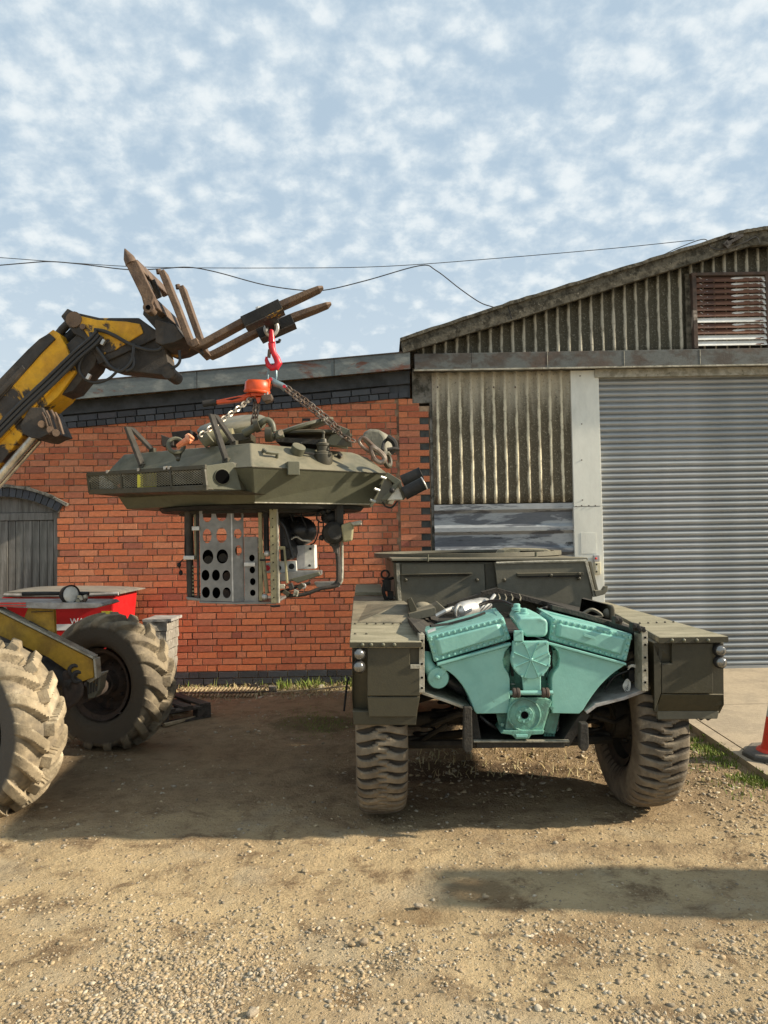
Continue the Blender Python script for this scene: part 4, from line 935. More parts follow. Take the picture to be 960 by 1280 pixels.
# --- things on the deck: filter ball, bracket, silver canister, hinge box, hinges
MB().ball(PV(528, 762, 5.3), .075, 18, 12, sc=(1, 1, .72)).build('air_cleaner', 'olive_grey', ac, smooth=True)
MB().ext(pv([(520, 775), (546, 768), (560, 764), (548, 753), (541, 757), (523, 771)], 5.2), VN*.14).build('filter_bracket', 'olive_grey', ac, bevel=.005)
MB().loft([pv([(509, 749), (514, 746.5), (521, 760), (521, 777), (516, 779)], 5.05), pv([(508, 749), (513, 746.5), (519, 760), (519, 777), (514, 779)], 5.35)]).build('side_plate', 'olive', ac, bevel=.004)
a_, c_ = PV(571, 765, 5.1), PV(609, 756, 5.4); MB().tube([a_, a_.lerp(c_, .06), a_.lerp(c_, .2), a_.lerp(c_, .8), a_.lerp(c_, .95), c_], [.02, .050, .062, .060, .052, .02], 24).build('silver_canister', 'alu', ac, smooth=True)
MB().torus(PV(573, 764, 5.08), .042, .009, (-1, .6, .2)).build('pipe_clamp', 'alu', ac, smooth=True)
MB().tube([PV(545, 770, 5.0), PV(556, 764, 5.0), PV(566, 760, 5.1)], .014, 8).build('deck_pipe', 'alu', ac)
MB().tube([PV(612, 752, 5.2), PV(618, 744, 5.3)], .012).build('deck_pipe', 'alu', ac)
for x in (624, 632, 640, 650): MB().tube([PV(x, 751, 5.2), PV(x+1, 747, 5.25), PV(x-1, 743, 5.4)], .005, 6).build('deck_cable', 'olive_grey', ac)
MB().loft([pv([(723, 770), (727, 748), (766, 757), (769, 779)], 4.95), pv([(726, 766), (729, 747), (763, 756), (765, 772)], 5.25)], cap=(False, True), close=True).build('hinge_box', 'darkolive', ac, label='dark open hinge housing on the right deck edge')
MB().ext(pv([(762, 757), (767, 756), (769, 762), (769.5, 782), (763, 781)], 4.9), VN*.2).build('hinge_cheek', 'olive', ac, bevel=.01)
MB().ball(PV(760, 767, 4.95), .035, 12, 8).build('hinge_boss', 'olive_grey', ac, smooth=True)
b = MB(); b.tube([PV(727, 768, 4.9), PV(740, 762, 4.9), PV(752, 770, 4.9), PV(738, 772, 4.9)], .012, 6, smooth_n=5); b.build('hinge_spring', 'olive_grey', ac)
MB().ext(pv([(690, 756), (728, 765), (770, 779), (770, 785), (728, 772), (690, 762)], 4.7), VN*.12).build('cover_rail', 'darkolive', ac, bevel=.004)
for (x, y) in ((774, 775), (796, 783), (803, 787)):
    b = MB(); b.ext(pv([(x-5, y+5), (x-4, y-4), (x+4, y-3), (x+4, y+6)], D0-.1), VN*.07); b.rod(PV(x-3, y, D0-.13), PV(x-3, y, D0-.02), .012); b.rod(PV(x+2, y+1, D0-.13), PV(x+2, y+1, D0-.02), .012); b.build('hinge', 'darkolive', ac, bevel=.003)
# coiled white wires in the right of the bay
b = MB()
for k in range(5): 
    q = [PV(782+1.3*k, 865-2*k, D0-.02), PV(779+k, 857, D0-.03), PV(784+k, 849+k, D0-.02), PV(788-k*.4, 855, D0-.03), PV(786, 864-k, D0-.03), PV(782+1.3*k, 865-2*k, D0-.02)]; b.tube(q, .0026, 5, smooth_n=6)
for k in range(3): b.tube([PV(785, 833+k*2, D0), PV(790, 831+k, D0-.02), PV(797, 832+k*2, D0-.01)], .003, 5, smooth_n=5)
b.build('wire_bundle', 'white', ac, label='coil of thin white wires')
MB().cbox(PV(790, 843, D0+.05), (.06, .08, .06)).build('relay_box', 'black', ac)
b = MB(); b.rod(PV(697, 897, D0+.1), PV(697, 918, D0+.1), .009); b.ball(PV(697, 913, D0+.1), .013); b.build('drain_cock', 'chrome', ac)

# --- engine unit in turquoise enamel
def eng(name, rings, mat='teal', bevel=.005, smooth=False, label=None, parent=ac): return MB().loft(rings).build(name, mat, parent, bevel=bevel, smooth=smooth, label=label)
E = 4.42
def insetq(q, t):
    c = sum(q, Vector())/len(q); return [p.lerp(c, t) for p in q]
def radiator(front_px, back_px, bolts_n, label):
    f = pv(front_px, E-.08); 
    c = sum(f, Vector())/4
    bq = [p+VN*.34 for p in f]
    top_b = pv(back_px, E+.34)
    root = MB().loft([f, [f[0]+VN*.30, f[1]+VN*.30, f[2]+VN*.3, f[3]+VN*.3]]).build('radiator', 'teal', ac, bevel=.008, label=label)
    # pressed front panel with flange and bolts
    up = (f[0]-f[3]).normalized(); rt = (f[1]-f[0]).normalized(); H = (f[0]-f[3]).length; W = (f[1]-f[0]).length
    i0 = [f[0]-up*.026+rt*.03, f[1]-up*.026-rt*.03, f[2]+up*.030-rt*.03, f[3]+up*.030+rt*.03]
    MB().loft([[p-VN*.0 for p in i0], [p-VN*.022+(c-p).normalized()*.022 for p in i0]], cap=(False, True)).build('pressed_panel', 'teal', root, bevel=.006)
    MB().loft([[f[0]+up*.004-rt*.008, f[1]+up*.004+rt*.008, f[1]-up*.022+rt*.008, f[0]-up*.022-rt*.008], [v+VN*.02 for v in (f[0]+up*.004-rt*.008, f[1]+up*.004+rt*.008, f[1]-up*.022+rt*.008, f[0]-up*.022-rt*.008)]]).build
    for k in range(bolts_n):
        t = (k+.5)/bolts_n
        for a, bb_, off in ((f[0], f[1], -up*.013), (f[3], f[2], up*.014)):
            q = a.lerp(bb_, t)+off; MB().lathe([(.0085, 0), (.0085, -.011), (.005, -.014)], q, VN, 6).build('bolt', 'teal', root)
    for t in (.15, .38, .62, .85):
        for a, bb_, off in ((f[0], f[3], rt*.014), (f[1], f[2], -rt*.014)):
            q = a.lerp(bb_, t)+off; MB().lathe([(.0085, 0), (.0085, -.011), (.005, -.014)], q, VN, 6).build('bolt', 'teal', root)
    # top tray: back ledge, side ledges and sunken dark core
    tb = top_b
    fr = .05
    t0, t1, t2, t3 = f[0]+VN*.01, f[1]+VN*.01, tb[1], tb[0]
    for (a, b_, c_, d_) in ((t0, t1, t1.lerp(t2, .22), t0.lerp(t3, .22)), (t3.lerp(t0, .30), t2.lerp(t1, .30), t2, t3), (t0, t0.lerp(t1, .06), t3.lerp(t2, .06), t3), (t1.lerp(t0, .06), t1, t2, t2.lerp(t3, .06))):
        MB().ext([a, b_, c_, d_], (0, 0, -.03)).build('top_ledge', 'teal', root, bevel=.003)
    MB().ext([t0, t1, t2, t3], (0, 0, -.004)).build('radiator_core', 'black', root).location.z -= .014
    return root
rl = radiator([(534, 795), (629.5, 771), (639, 799), (543, 828)], [(529.5, 784), (619, 759.5)], 13, 'left turquoise radiator box with bolted panel')
rr_ = radiator([(690, 771), (791, 793.5), (783, 827), (686, 800)], [(671, 759.5), (786, 789)], 13, 'right turquoise radiator box with bolted panel')
MB().tube([PV(538, 787, E+.0)+Vector((0, 0, .02)), PV(560, 780, E+.1), PV(590, 772, E+.15), PV(606, 766, E+.2)], .008, 6).build('wiring_loom', 'black', rl)
a_ = PV(534, 789, E+.02); MB().ext([a_, PV(544, 784.5, E+.02), PV(545, 788, E-.02), PV(535, 792, E-.02)], (0, 0, .004)).build('paper_tag', 'white', rl, label='small white tag')
MB().ext(pv([(730, 792), (744, 796), (744, 799.5), (730, 795.5)], E-.116), VN*.004).build('data_plate', 'teal', rr_, bevel=.001)
def arcq(p0, c, p1, n=8):
    return [((1-t)**2*p0[0]+2*t*(1-t)*c[0]+t*t*p1[0], (1-t)**2*p0[1]+2*t*(1-t)*c[1]+t*t*p1[1]) for t in [k/n for k in range(n+1)]]
shl = [(549, 832), (638, 807)]+[(636, 809), (631, 815), (628.5, 825), (630, 834), (635, 842), (637, 848)]+[(637, 887), (635, 891.5)]+[(596, 892)]+arcq((593, 888), (582, 850), (556, 836.5), 8)
shr = [(781, 831.5), (687, 806)]+[(693, 809), (698, 815), (700, 825), (698, 834), (692, 842), (690, 848)]+[(690, 887), (691, 891.5)]+[(724, 892)]+arcq((729, 887), (750, 850), (776, 835), 8)
for shp, lab in ((shl, 'left turquoise fan duct'), (shr, 'right turquoise fan duct')):
    f = pv(shp, E-.10); c = sum(f, Vector())/len(f)
    bk = [p+VN*.42 for p in f]
    o = MB().loft([f, [p+VN*.012+(c-p).normalized()*-.004 for p in f], bk]).build('fan_duct', 'teal', ac, bevel=.010, label=lab, seg=3)
    e0, e1 = (pv(shp[:2], E-.115)); 
    d = (e1-e0).normalized(); w = VN*.05; u = Vector((0, 0, .014))
    MB().loft([[e0-d*.01, e0-d*.01+u, e0-d*.01+u+w, e0-d*.01+w], [e1+d*.005, e1+d*.005+u, e1+d*.005+u+w, e1+d*.005+w]]).build('duct_flange', 'teal', o, bevel=.003)
# dark gap blocks behind
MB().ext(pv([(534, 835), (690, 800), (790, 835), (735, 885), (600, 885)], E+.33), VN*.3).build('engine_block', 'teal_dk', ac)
# header tank with two caps
tk = [(634, 771), (634, 760), (645, 752.5), (659, 756), (681, 772), (684.5, 777), (684.5, 792), (681, 796), (657, 796), (648, 786)]
ht = MB().loft([pv([(648, 786), (645, 778), (650, 772), (676, 771.5), (683, 775), (684.5, 779), (684.5, 791), (681, 796), (657, 796)], E-.14), pv([(640, 777), (636, 768), (640, 761), (660, 761), (674, 768), (679, 774), (680, 786), (677, 790), (654, 790)], E+.22)]).build('header_tank', 'teal', ac, bevel=.02, seg=4, smooth=True, label='turquoise header tank with two filler caps')
for x, y, d in ((646, 758.5, .10), (655, 764.5, .02)):
    q = PV(x, y+4, E+d); MB().lathe([(.030, 0), (.030, .012), (.020, .016), (.020, .034), (.013, .038)], q, (0, 0, 1), 14).build('filler_cap', 'teal', ht, smooth=True)
# pulley guard with eight ribs
gc = PV(664, 824.5, E-.16); 
def sidew(r, a): return gc+VX*r*math.sin(a)+Vector((0, 0, r*math.cos(a)))
gp = [PV(642, 802, E-.16), PV(686, 801.5, E-.16)]
R0 = .108; pts_ = [gp[0], gp[1]]+[sidew(R0, a) for a in np.linspace(1.15, 2*PI-1.15, 26)]
gd = MB().loft([pts_, [p+VN*.05 for p in pts_]]).build('fan_guard', 'teal', ac, bevel=.006, label='round turquoise fan drive cover with radial ribs')
for k in range(8):
    a = PI/8*0+.40+k*PI/4; r1 = R0*.97 if abs(((a+PI) % (2*PI))-PI) > 1.0 else R0*.93
    p0 = sidew(.010, a)-VN*.0; p1 = sidew(r1, a); n = (p1-p0).normalized().cross(VN)*.0028
    MB().loft([[p0-n, p0+n, p1+n, p1-n], [p0-n*.5-VN*.008, p0+n*.5-VN*.008, p1+n*.5-VN*.008, p1-n*.5-VN*.008]]).build('rib', 'teal', gd)
MB().ball(gc-VN*.003, .012, 12, 8, sc=(1, .6, 1)).build('hub', 'teal', gd, smooth=True)
for a in (1.4, 1.9, 2.5, 3.7, 4.3, 4.9): MB().lathe([(.007, 0), (.007, -.01)], sidew(R0*.95, a), VN, 6).build('bolt', 'teal', gd)
for x in (645, 655, 674, 683): MB().lathe([(.007, 0), (.007, -.012)], PV(x, 804, E-.16), VN, 6).build('bolt', 'teal', gd)
eng('junction_box', [pv([(642, 788), (654, 788), (654.5, 802), (642, 802)], E-.17), pv([(642, 788), (654, 788), (654.5, 802), (642, 802)], E-.09)])
for x in (644, 652): MB().lathe([(.005, 0), (.005, -.008)], PV(x, 790.5, E-.17), VN, 6).build('bolt', 'teal', gd)
# side castings flanking the guard
for s, cx in ((-1, 633), (1, 695)):
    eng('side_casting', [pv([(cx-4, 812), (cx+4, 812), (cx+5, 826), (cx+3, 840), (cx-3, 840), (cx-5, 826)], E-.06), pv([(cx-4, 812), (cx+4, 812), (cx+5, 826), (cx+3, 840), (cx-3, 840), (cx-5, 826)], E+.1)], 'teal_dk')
eng('gear_column', [pv([(652, 845), (676, 845), (676, 866), (654, 866)], E-.10), pv([(652, 845), (676, 845), (676, 866), (654, 866)], E+.15)])
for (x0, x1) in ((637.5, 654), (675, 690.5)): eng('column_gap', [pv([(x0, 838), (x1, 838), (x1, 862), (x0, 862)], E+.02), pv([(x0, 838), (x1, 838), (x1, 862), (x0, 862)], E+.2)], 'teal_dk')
b = MB(); b.rod(PV(637, 866, E-.15), PV(691, 866, E-.15), .013, 16); b.build('cross_shaft', 'teal', ac, smooth=True)
for x in (645, 681.5):
    b = MB(); b.lathe([(.020, -.022), (.028, -.016), (.028, -.004), (.022, 0), (.028, .004), (.028, .016), (.020, .022)], PV(x, 866, E-.15), VX, 14); b.build('shaft_collar', 'rustframe', ac, smooth=True, label='rust red shaft collar')
# lower gearbox casing
gx = MB().loft([pv([(638, 872), (682, 872), (690, 876), (678, 913), (631, 913)], E-.12), pv([(634, 872), (688, 872), (692, 876), (684, 916), (627, 916)], E+.2)]).build('gearbox', 'teal_dk', ac, bevel=.008, label='turquoise gearbox casing with round cover')
cg = PV(655, 893, E-.12)
MB().lathe([(.094, 0), (.094, -.012), (.086, -.016), (.082, -.010), (.050, -.014), (.046, -.020), (.022, -.020), (.020, -.006), (.0001, -.006)], cg, VN, 40, cap=(False, False)).build('round_cover', 'teal_dk', gx, smooth=True)
MB().lathe([(.018, -.021), (.018, .02)], cg, VN, 18).build('cover_hole', 'void', gx)
for k in range(6): a = k*PI/3+.2; MB().lathe([(.006, -.018), (.006, -.027)], cg+VX*.034*math.sin(a)+Vector((0, 0, .034*math.cos(a))), VN, 6).build('bolt', 'teal', gx)
MB().ext(pv([(629, 913), (681, 913), (679, 918), (664, 919), (661, 924), (645, 924), (640, 919), (626, 917)], E-.14), VN*.2).build('sump_flange', 'teal_dk', gx, bevel=.005)
MB().ext(pv([(645, 918.5), (660, 918.5), (659, 922), (646, 922)], E-.15), VN*.02).build('sump_plate', 'teal', gx, bevel=.002)
for s, q in ((0, [(620, 892), (637, 892), (631, 916), (625, 914)]), (1, [(683, 890), (700, 892), (694, 918), (680, 916)])):
    eng('gearbox_wing', [pv(q, E-.02), pv(q, E+.25)], 'teal_dk', parent=gx)
for x, y in ((686, 876), (689, 884), (640, 876), (627, 905), (676, 908)): MB().lathe([(.010, 0), (.010, -.02)], PV(x, y, E-.10), VN, 8).build('bolt', 'teal_dk', gx)
for k in range(4): MB().rod(PV(682+3.5*k, 893, E+.02), PV(681+3.5*k, 920, E+.02), .008).build('casing_rib', 'teal_dk', gx)
# water elbow at left
b = MB(); b.tube([PV(532, 818, E+.02), PV(534, 830, E-.02), PV(541, 840, E-.04), PV(549, 848, E-.04)], [.035, .035, .04, .045], 14, smooth_n=1); b.lathe([(.058, .06), (.062, -.03), (.056, -.045), (.001, -.048)], PV(547, 846, E-.04), VN, 28)
b.build('water_elbow', 'teal', ac, smooth=True, label='turquoise water pump elbow')
MB().ext(pv([(549, 850), (545, 846), (553, 833), (560, 837)], E-.09), VN*.02).build('elbow_bracket', 'teal', ac, bevel=.003); MB().lathe([(.013, 0), (.013, -.012), (.006, -.02)], PV(547, 846, E-.10), VN, 12).build('bolt', 'teal', ac)
MB().tube([PV(560, 850, E+.05), PV(572, 858, E+.05), PV(585, 866, E+.1)], .03, 10).build('hose', 'rubber', ac, smooth=True)

for q_, r_, m_ in (([PV(536, 800, E+.1), PV(532, 815, E+.05), PV(531, 832, E+.08)], .010, 'rubber'), ([PV(686, 806, E-.02), PV(689, 820, E-.03), PV(688, 838, E-.02), PV(684, 850, E+.0)], .009, 'rubber'),
                   ([PV(641, 806, E-.02), PV(638, 822, E-.03), PV(641, 845, E-.02)], .008, 'rubber'), ([PV(562, 846, E+.12), PV(580, 858, E+.14), PV(597, 878, E+.16)], .014, 'darkolive'), ([PV(600, 895, E+.02), PV(612, 905, E+.0), PV(624, 912, E+.03)], .010, 'rubber'),
                   ([PV(756, 862, E+.08), PV(768, 846, E+.06), PV(786, 838, E+.04)], .007, 'rubber'), ([PV(641, 757, E+.16), PV(628, 752, E+.3), PV(612, 752, E+.5), PV(600, 756, E+.7)], .012, 'rubber'),
                   ([PV(672, 762, E+.3), PV(690, 758, E+.5), PV(700, 762, E+.4)], .008, 'rubber')):
    MB().tube(q_, r_, 8, smooth_n=4).build('engine_hose', m_, ac, smooth=True)
for x, y in ((641, 815), (686, 815), (641, 855), (686, 855)): MB().torus(PV(x, y, E-.03), .012, .003, (0, 0, 1), 12, 5).build('hose_clamp', 'alu', ac)
# ============================================================ TELEHANDLER
th = thing('telehandler', 'flaking yellow telehandler with raised pallet forks and big dusty tyres, at the left edge', 'telehandler', (-2.4, 5.5, 0))
WN = R_(22)
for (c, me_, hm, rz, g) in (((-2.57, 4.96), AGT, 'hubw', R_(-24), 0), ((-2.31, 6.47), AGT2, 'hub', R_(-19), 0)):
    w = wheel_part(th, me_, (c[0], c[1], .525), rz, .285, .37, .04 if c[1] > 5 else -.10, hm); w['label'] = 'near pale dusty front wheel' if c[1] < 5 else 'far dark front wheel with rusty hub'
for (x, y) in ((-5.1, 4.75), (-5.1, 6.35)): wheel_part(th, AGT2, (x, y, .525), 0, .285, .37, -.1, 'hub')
BY = 5.36; BW = .13
def bp(pts, y0, y1, name, mat, bevel=.006, parent=th, label=None, cy=None):
    q = px(pts, cy or BY); 
    return MB().loft([[Vector((p.x, y0, p.z)) for p in q], [Vector((p.x, y1, p.z)) for p in q]]).build(name, mat, parent, bevel=bevel, label=label)
# boom: outer tube, inner tube, top cover
def off(pts, dx, dy): return [(x+dx, y+dy) for x, y in pts]
bp([(-150, 690), (-150, 600), (-20, 512), (0, 498), (58, 432), (76, 418), (84, 423), (92, 438), (104, 470), (82, 500), (64, 515), (0, 598)], BY-BW, BY+BW, 'boom', 'yellow', label='flaking yellow telescopic boom')
bp([(-150, 606), (-150, 583), (-20, 505), (0, 491), (45, 444), (60, 430), (72, 423), (80, 430), (62, 448), (0, 518)], BY-BW-.012, BY+BW+.012, 'boom_cover', 'boomdark')
bp([(85, 440), (118, 408), (128, 422), (128, 452), (124, 462), (112, 475), (98, 492), (80, 498), (92, 470)], BY-BW+.03, BY+BW-.03, 'inner_boom', 'boomdark')
bp([(-60, 555), (0, 505), (40, 462), (44, 467), (0, 515), (-60, 566)], BY-BW-.022, BY-BW-.010, 'wear_strip', 'boomdark')
bp([(-70, 640), (0, 560), (60, 500), (98, 462), (100, 466), (62, 506), (0, 568), (-70, 649)], BY-BW-.014, BY-BW+.002, 'weld_rib', 'yellow')
# hose runs along the boom
for k, (dx, dy) in enumerate(((0, 0), (3, 4), (7, 7))):
    q = [P(x+dx, y+dy, BY-BW-.035) for x, y in ((-60, 592), (0, 530), (30, 500), (60, 472), (92, 441), (112, 424), (121, 414))]
    MB().tube(q, .014, 8, smooth_n=4).build('hydraulic_hose', 'rubber', th, smooth=True)
# head: upper plate pair, lower triangular plate, pins
head = [(84.5, 401), (92.5, 391.5), (101, 396), (132, 403), (180, 403), (205, 421), (210, 424), (150, 452), (131, 460), (122, 440), (112, 428), (100, 422)]
bp(head, BY-.115, BY+.115, 'boom_head', 'boomdark', label='blackened boom head with yellow paint left')
hd2 = [(100, 399), (130, 406), (165, 408), (182, 411), (186, 422), (150, 444), (133, 450), (124, 434)]
bp(hd2, BY-.125, BY-.112, 'side_plate', 'yellow')
bp([(130, 458), (205, 424), (212, 442), (217, 466), (214, 471), (208, 472), (151, 466), (136, 461)], BY-.09, BY+.09, 'crowd_link', 'boomdark')
q = P(92, 399, BY-.13); MB().rod(q, q+Vector((0, .27, 0)), .055, 18).build('pivot_pin', 'forkrust', th, smooth=True)
q = P(103, 408, BY-.145); MB().rod(q, q+Vector((0, .03, 0)), .020, 10).build('grease_nipple', 'forkrust', th)
q = P(210, 465, BY-.11); MB().rod(q, q+Vector((0, .22, 0)), .045, 14).build('pivot_pin', 'boomdark', th, smooth=True)
MB().tube([P(68, 425, BY), P(78, 412, BY), P(90, 400, BY)], .030, 12).build('tilt_ram_rod', 'boomdark', th, smooth=True)
MB().tube([P(74, 434, BY+.02), P(90, 421, BY+.02), P(98, 413, BY+.02)], .045, 12).build('tilt_ram', 'black', th, smooth=True)
# hoses at the head
for pts_, r in (([(113, 416), (118, 430), (128, 444), (138, 458), (150, 464), (160, 458), (166, 448), (168, 430)], .014), ([(118, 412), (130, 414), (144, 420), (158, 428), (172, 434), (188, 438), (201, 436), (206, 422)], .013), ([(122, 430), (104, 446), (99, 460), (103, 470), (112, 477), (124, 478), (138, 472), (150, 460)], .010), ([(224, 438), (225, 450), (221, 457), (214, 460)], .010), ([(165, 442), (168, 450), (166, 460), (158, 464)], .012)):
    MB().tube([P(x, y, BY-.15) for x, y in pts_], r, 8, smooth_n=6).build('hydraulic_hose', 'rubber', th, smooth=True)
for x, y in ((129, 428), (111, 471)): MB().cbox(P(x, y, BY-.16), (.022, .03, .04), Matrix.Rotation(.5, 3, 'Y')).build('hose_clip', 'alu', th, bevel=.003)
MB().tube([P(122, 455, BY-.1), P(126, 450, BY-.1)], .010, 6).build('hose_stub', 'black', th)
# bracket and lift rams under the boom
bp([(38, 536), (50, 514), (66, 514), (80, 545), (72, 547), (62, 552), (52, 551), (42, 546)], BY-.16, BY+.16, 'ram_bracket', 'boomdark')
for k, (x, y) in enumerate(((57, 523), (62, 521), (68, 520), (73, 523))): MB().tube([P(x-4, y-7, BY-.17), P(x, y, BY-.18), P(x+6, y+20, BY-.17)], .010, 6).build('bracket_spring', 'forkrust', th)
for x, y in ((52, 530), (63, 537), (70, 541)): MB().rod(P(x, y, BY-.19), P(x, y, BY-.12), .025, 10).build('bracket_pin', 'forkrust', th)
def ram(pts_, r0, r1, yy):
    a_, c_ = P(*pts_[0], yy), P(*pts_[1], yy); MB().rod(a_, c_, r0, 14).build('lift_ram', 'chrome', th, smooth=True)
ram([(-130, 745), (43, 546)], .030, 0, BY-.12); ram([(-130, 752), (50, 551)], .016, 0, BY-.06); ram([(-130, 740), (49, 548)], .028, 0, BY+.12)
# carriage
CZ = .0
NY, FY = 5.02, 5.68
def cp(x, y, Y): return P(x, y, Y)
def post(pts_, Y, w, name, mat='forkrust', bevel=.006, label=None):
    q = px(pts_, Y); return MB().loft([[Vector((p.x, Y-w/2, p.z)) for p in q], [Vector((p.x, Y+w/2, p.z)) for p in q]]).build(name, mat, th, bevel=bevel, label=label)
post([(157.5, 330), (172, 326), (194, 371), (190, 385), (183, 391), (178, 372)], NY, .05, 'carriage_frame')
a_ = P(156, 311, NY); c_ = P(164.5, 330, NY); MB().tube([a_, a_.lerp(c_, .25), a_.lerp(c_, .6), c_], [.004, .018, .036, .040], 12).build('frame_spike', 'forkrust', th, smooth=True, label='pointed end of the carriage frame')
q = P(185, 384, NY-.04); MB().rod(q, q+Vector((0, .09, 0)), .035, 14).build('carriage_pin', 'forkrust', th, smooth=True)
q = P(185, 384, NY-.045); MB().rod(q, q+Vector((0, .01, 0)), .016, 10).build('pin_hole', 'void', th)
def beam(p0, Y0, p1, Y1, w, h, tilt, name='carriage_bar', mat='forkrust'):
    a_, c_ = P(*p0, Y0), P(*p1, Y1); d = (c_-a_).normalized(); u = Vector((math.sin(tilt), 0, math.cos(tilt))); u = (u-d*u.dot(d)).normalized(); n = d.cross(u)
    r = [[p+u*h/2+n*w/2, p+u*h/2-n*w/2, p-u*h/2-n*w/2, p-u*h/2+n*w/2] for p in (a_, c_)]
    return MB().loft(r).build(name, mat, th, bevel=.006)
beam((171, 333), NY, (205, 364), FY, .045, .085, -.4); beam((190, 378), NY, (223, 408), FY, .045, .10, -.4)
beam((176, 350), NY+.1, (196, 366), FY-.2, .05, .09, -.4, 'carriage_bar', 'boomdark')
b = MB(); b.tube([P(190, 350, 5.2), P(200, 372, 5.25)], .02, 8); b.build('carriage_rod', 'boomdark', th)
bp([(186, 400), (188, 390), (206, 394), (226, 412), (238, 432), (230, 436), (216, 440), (208, 425)], BY-.14, BY+.14, 'carriage_plate', 'boomdark')
bp([(205, 410), (228, 416), (240, 432), (228, 438), (214, 441), (206, 438)], BY-.22, BY+.22, 'carriage_foot', 'boomdark')
# forks: shank and blade as one bent bar each
def fork(shank, blade, Y, tip, label):
    b = MB(); w = .11; th_ = .042
    line = [P(x, y, Y) for x, y in shank+blade]
    rings = []
    for i, p in enumerate(line):
        t = (line[min(i+1, len(line)-1)]-line[max(0, i-1)]).normalized(); n = Vector((t.z, 0, -t.x)); k = 1 if i < len(line)-3 else (.8, .55, .3)[i-(len(line)-3)]
        ww = w if i < len(line)-1 else w*.4
        rings.append([p+n*th_/2*k+Vector((0, -ww/2, 0)), p+n*th_/2*k+Vector((0, ww/2, 0)), p-n*th_/2*k+Vector((0, ww/2, 0)), p-n*th_/2*k+Vector((0, -ww/2, 0))])
    return b.loft(rings).build('fork', 'forkrust', th, bevel=.005, label=label)
f1 = fork([(204, 341), (222, 385), (237, 424), (240, 431)], [(246, 434), (254, 431), (305, 403), (360, 379), (385, 368), (399, 362), (404, 359)], 5.17, None, 'upper fork of the pair, nearer the camera')
f2 = fork([(228, 360), (242, 400), (254, 434), (257, 441)], [(264, 445), (273, 441), (320, 416), (370, 396), (395, 387), (409, 382), (414, 379)], 5.50, None, 'lower fork of the pair, further back')
for x, y, Y in ((198, 339, 5.17), (222, 358, 5.5)): MB().rod(P(x, y-2, Y), P(x+1, y+3, Y), .018, 8).build('fork_latch', 'forkrust', th)
MB().cbox(P(252, 437, 5.3), (.05, .4, .05), Matrix.Rotation(-.45, 3, 'Y')).build('fork_heel_bar', 'forkrust', th, bevel=.004)
MB().rod(P(251, 441, 5.18), P(254, 440, 5.18), .02, 8).build('heel_bolt', 'boomdark', th)
# fork attachment with hook clamped on both forks
fa = thing('lifting_bracket', 'black sleeve bracket slid over both forks carrying the red hook', 'lifting bracket', P(335, 405, 5.34))
def sleeve(p0, p1, Y, label):
    a_, c_ = P(*p0, Y), P(*p1, Y); d = (c_-a_).normalized(); n = Vector((d.z, 0, -d.x))*-1
    if n.z < 0: n = -n
    rings = [[p+n*.036+Vector((0, -.066, 0)), p+n*.036+Vector((0, .066, 0)), p-n*.036+Vector((0, .066, 0)), p-n*.036+Vector((0, -.066, 0))] for p in (a_, c_)]
    s_ = MB().loft(rings).build('sleeve', 'black', fa, bevel=.004, label=label)
    MB().loft([[v+(sum(r, Vector())/4-v)*.22-d*(-.003 if k else .003)*0+d*(.002 if k else -.002) for v in r] for k, r in enumerate(rings)]).build('sleeve_mouth', 'boomdark', s_)
    MB().loft([[p-n*.044+Vector((0, -.068, 0)), p-n*.044+Vector((0, .068, 0)), p-n*.037+Vector((0, .068, 0)), p-n*.037+Vector((0, -.068, 0))] for p in (a_, c_)]).build('wear_plate', 'boomdark', s_)
    return s_
sleeve((305, 405), (352, 383), 5.17, 'upper black sleeve'); sleeve((324, 420), (367, 401), 5.50, 'lower black sleeve')
MB().tube([P(323, 384, 5.15), P(324, 391, 5.15)], .02, 8).build('clamp_bolt', 'alu', fa)
beam2 = MB(); a_, c_ = P(338, 401, 5.17), P(341, 406, 5.5); beam2.cbox((a_+c_)/2, (.10, .34, .05), Matrix.Rotation(-.42, 3, 'Y')); beam2.build('cross_tube', 'black', fa, bevel=.004)
MB().tube([P(350, 424, 5.4), P(349, 427, 5.4), P(345, 428, 5.4)], .012, 6).build('bracket_bolt', 'black', fa)
HY = 5.33
def ch(x, y): return P(x, y, HY)
b = MB(); b.tube([ch(333.5, 406), ch(332.5, 413), ch(336, 418), ch(342, 418), ch(346, 412), ch(345, 405), ch(341, 402)], .017, 8, smooth_n=5); b.build('shackle', 'alu', fa, smooth=True)
MB().rod(ch(330, 405), ch(342, 405), .012, 8).build('shackle_pin', 'forkrust', fa)
hk = thing('lifting_hook', 'red swivel lifting hook hanging from the shackle under the forks', 'hook', ch(340, 446))
b = MB(); b.loft([[ch(336.5, 412)+Vector((0, -.02, 0)), ch(342, 412)+Vector((0, -.02, 0)), ch(342, 412)+Vector((0, .02, 0)), ch(336.5, 412)+Vector((0, .02, 0))], [ch(336, 430)+Vector((0, -.03, 0)), ch(344, 430)+Vector((0, -.03, 0)), ch(344, 430)+Vector((0, .03, 0)), ch(336, 430)+Vector((0, .03, 0))]]); b.build('hook_eye', 'redhook', hk, bevel=.012, seg=3)
MB().rod(ch(339.8, 416), ch(340.2, 427), .008, 8).build('eye_slot', 'chain', hk)
b = MB(); b.tube([ch(339.5, 429), ch(340, 435), ch(342, 441), ch(346, 448), ch(348, 454), ch(345, 459), ch(339.5, 460), ch(335, 456), ch(333, 450), ch(333, 446)], [.026, .024, .020, .024, .028, .026, .022, .018, .013, .007], 10, smooth_n=1); b.build('hook', 'redhook', hk, smooth=True)
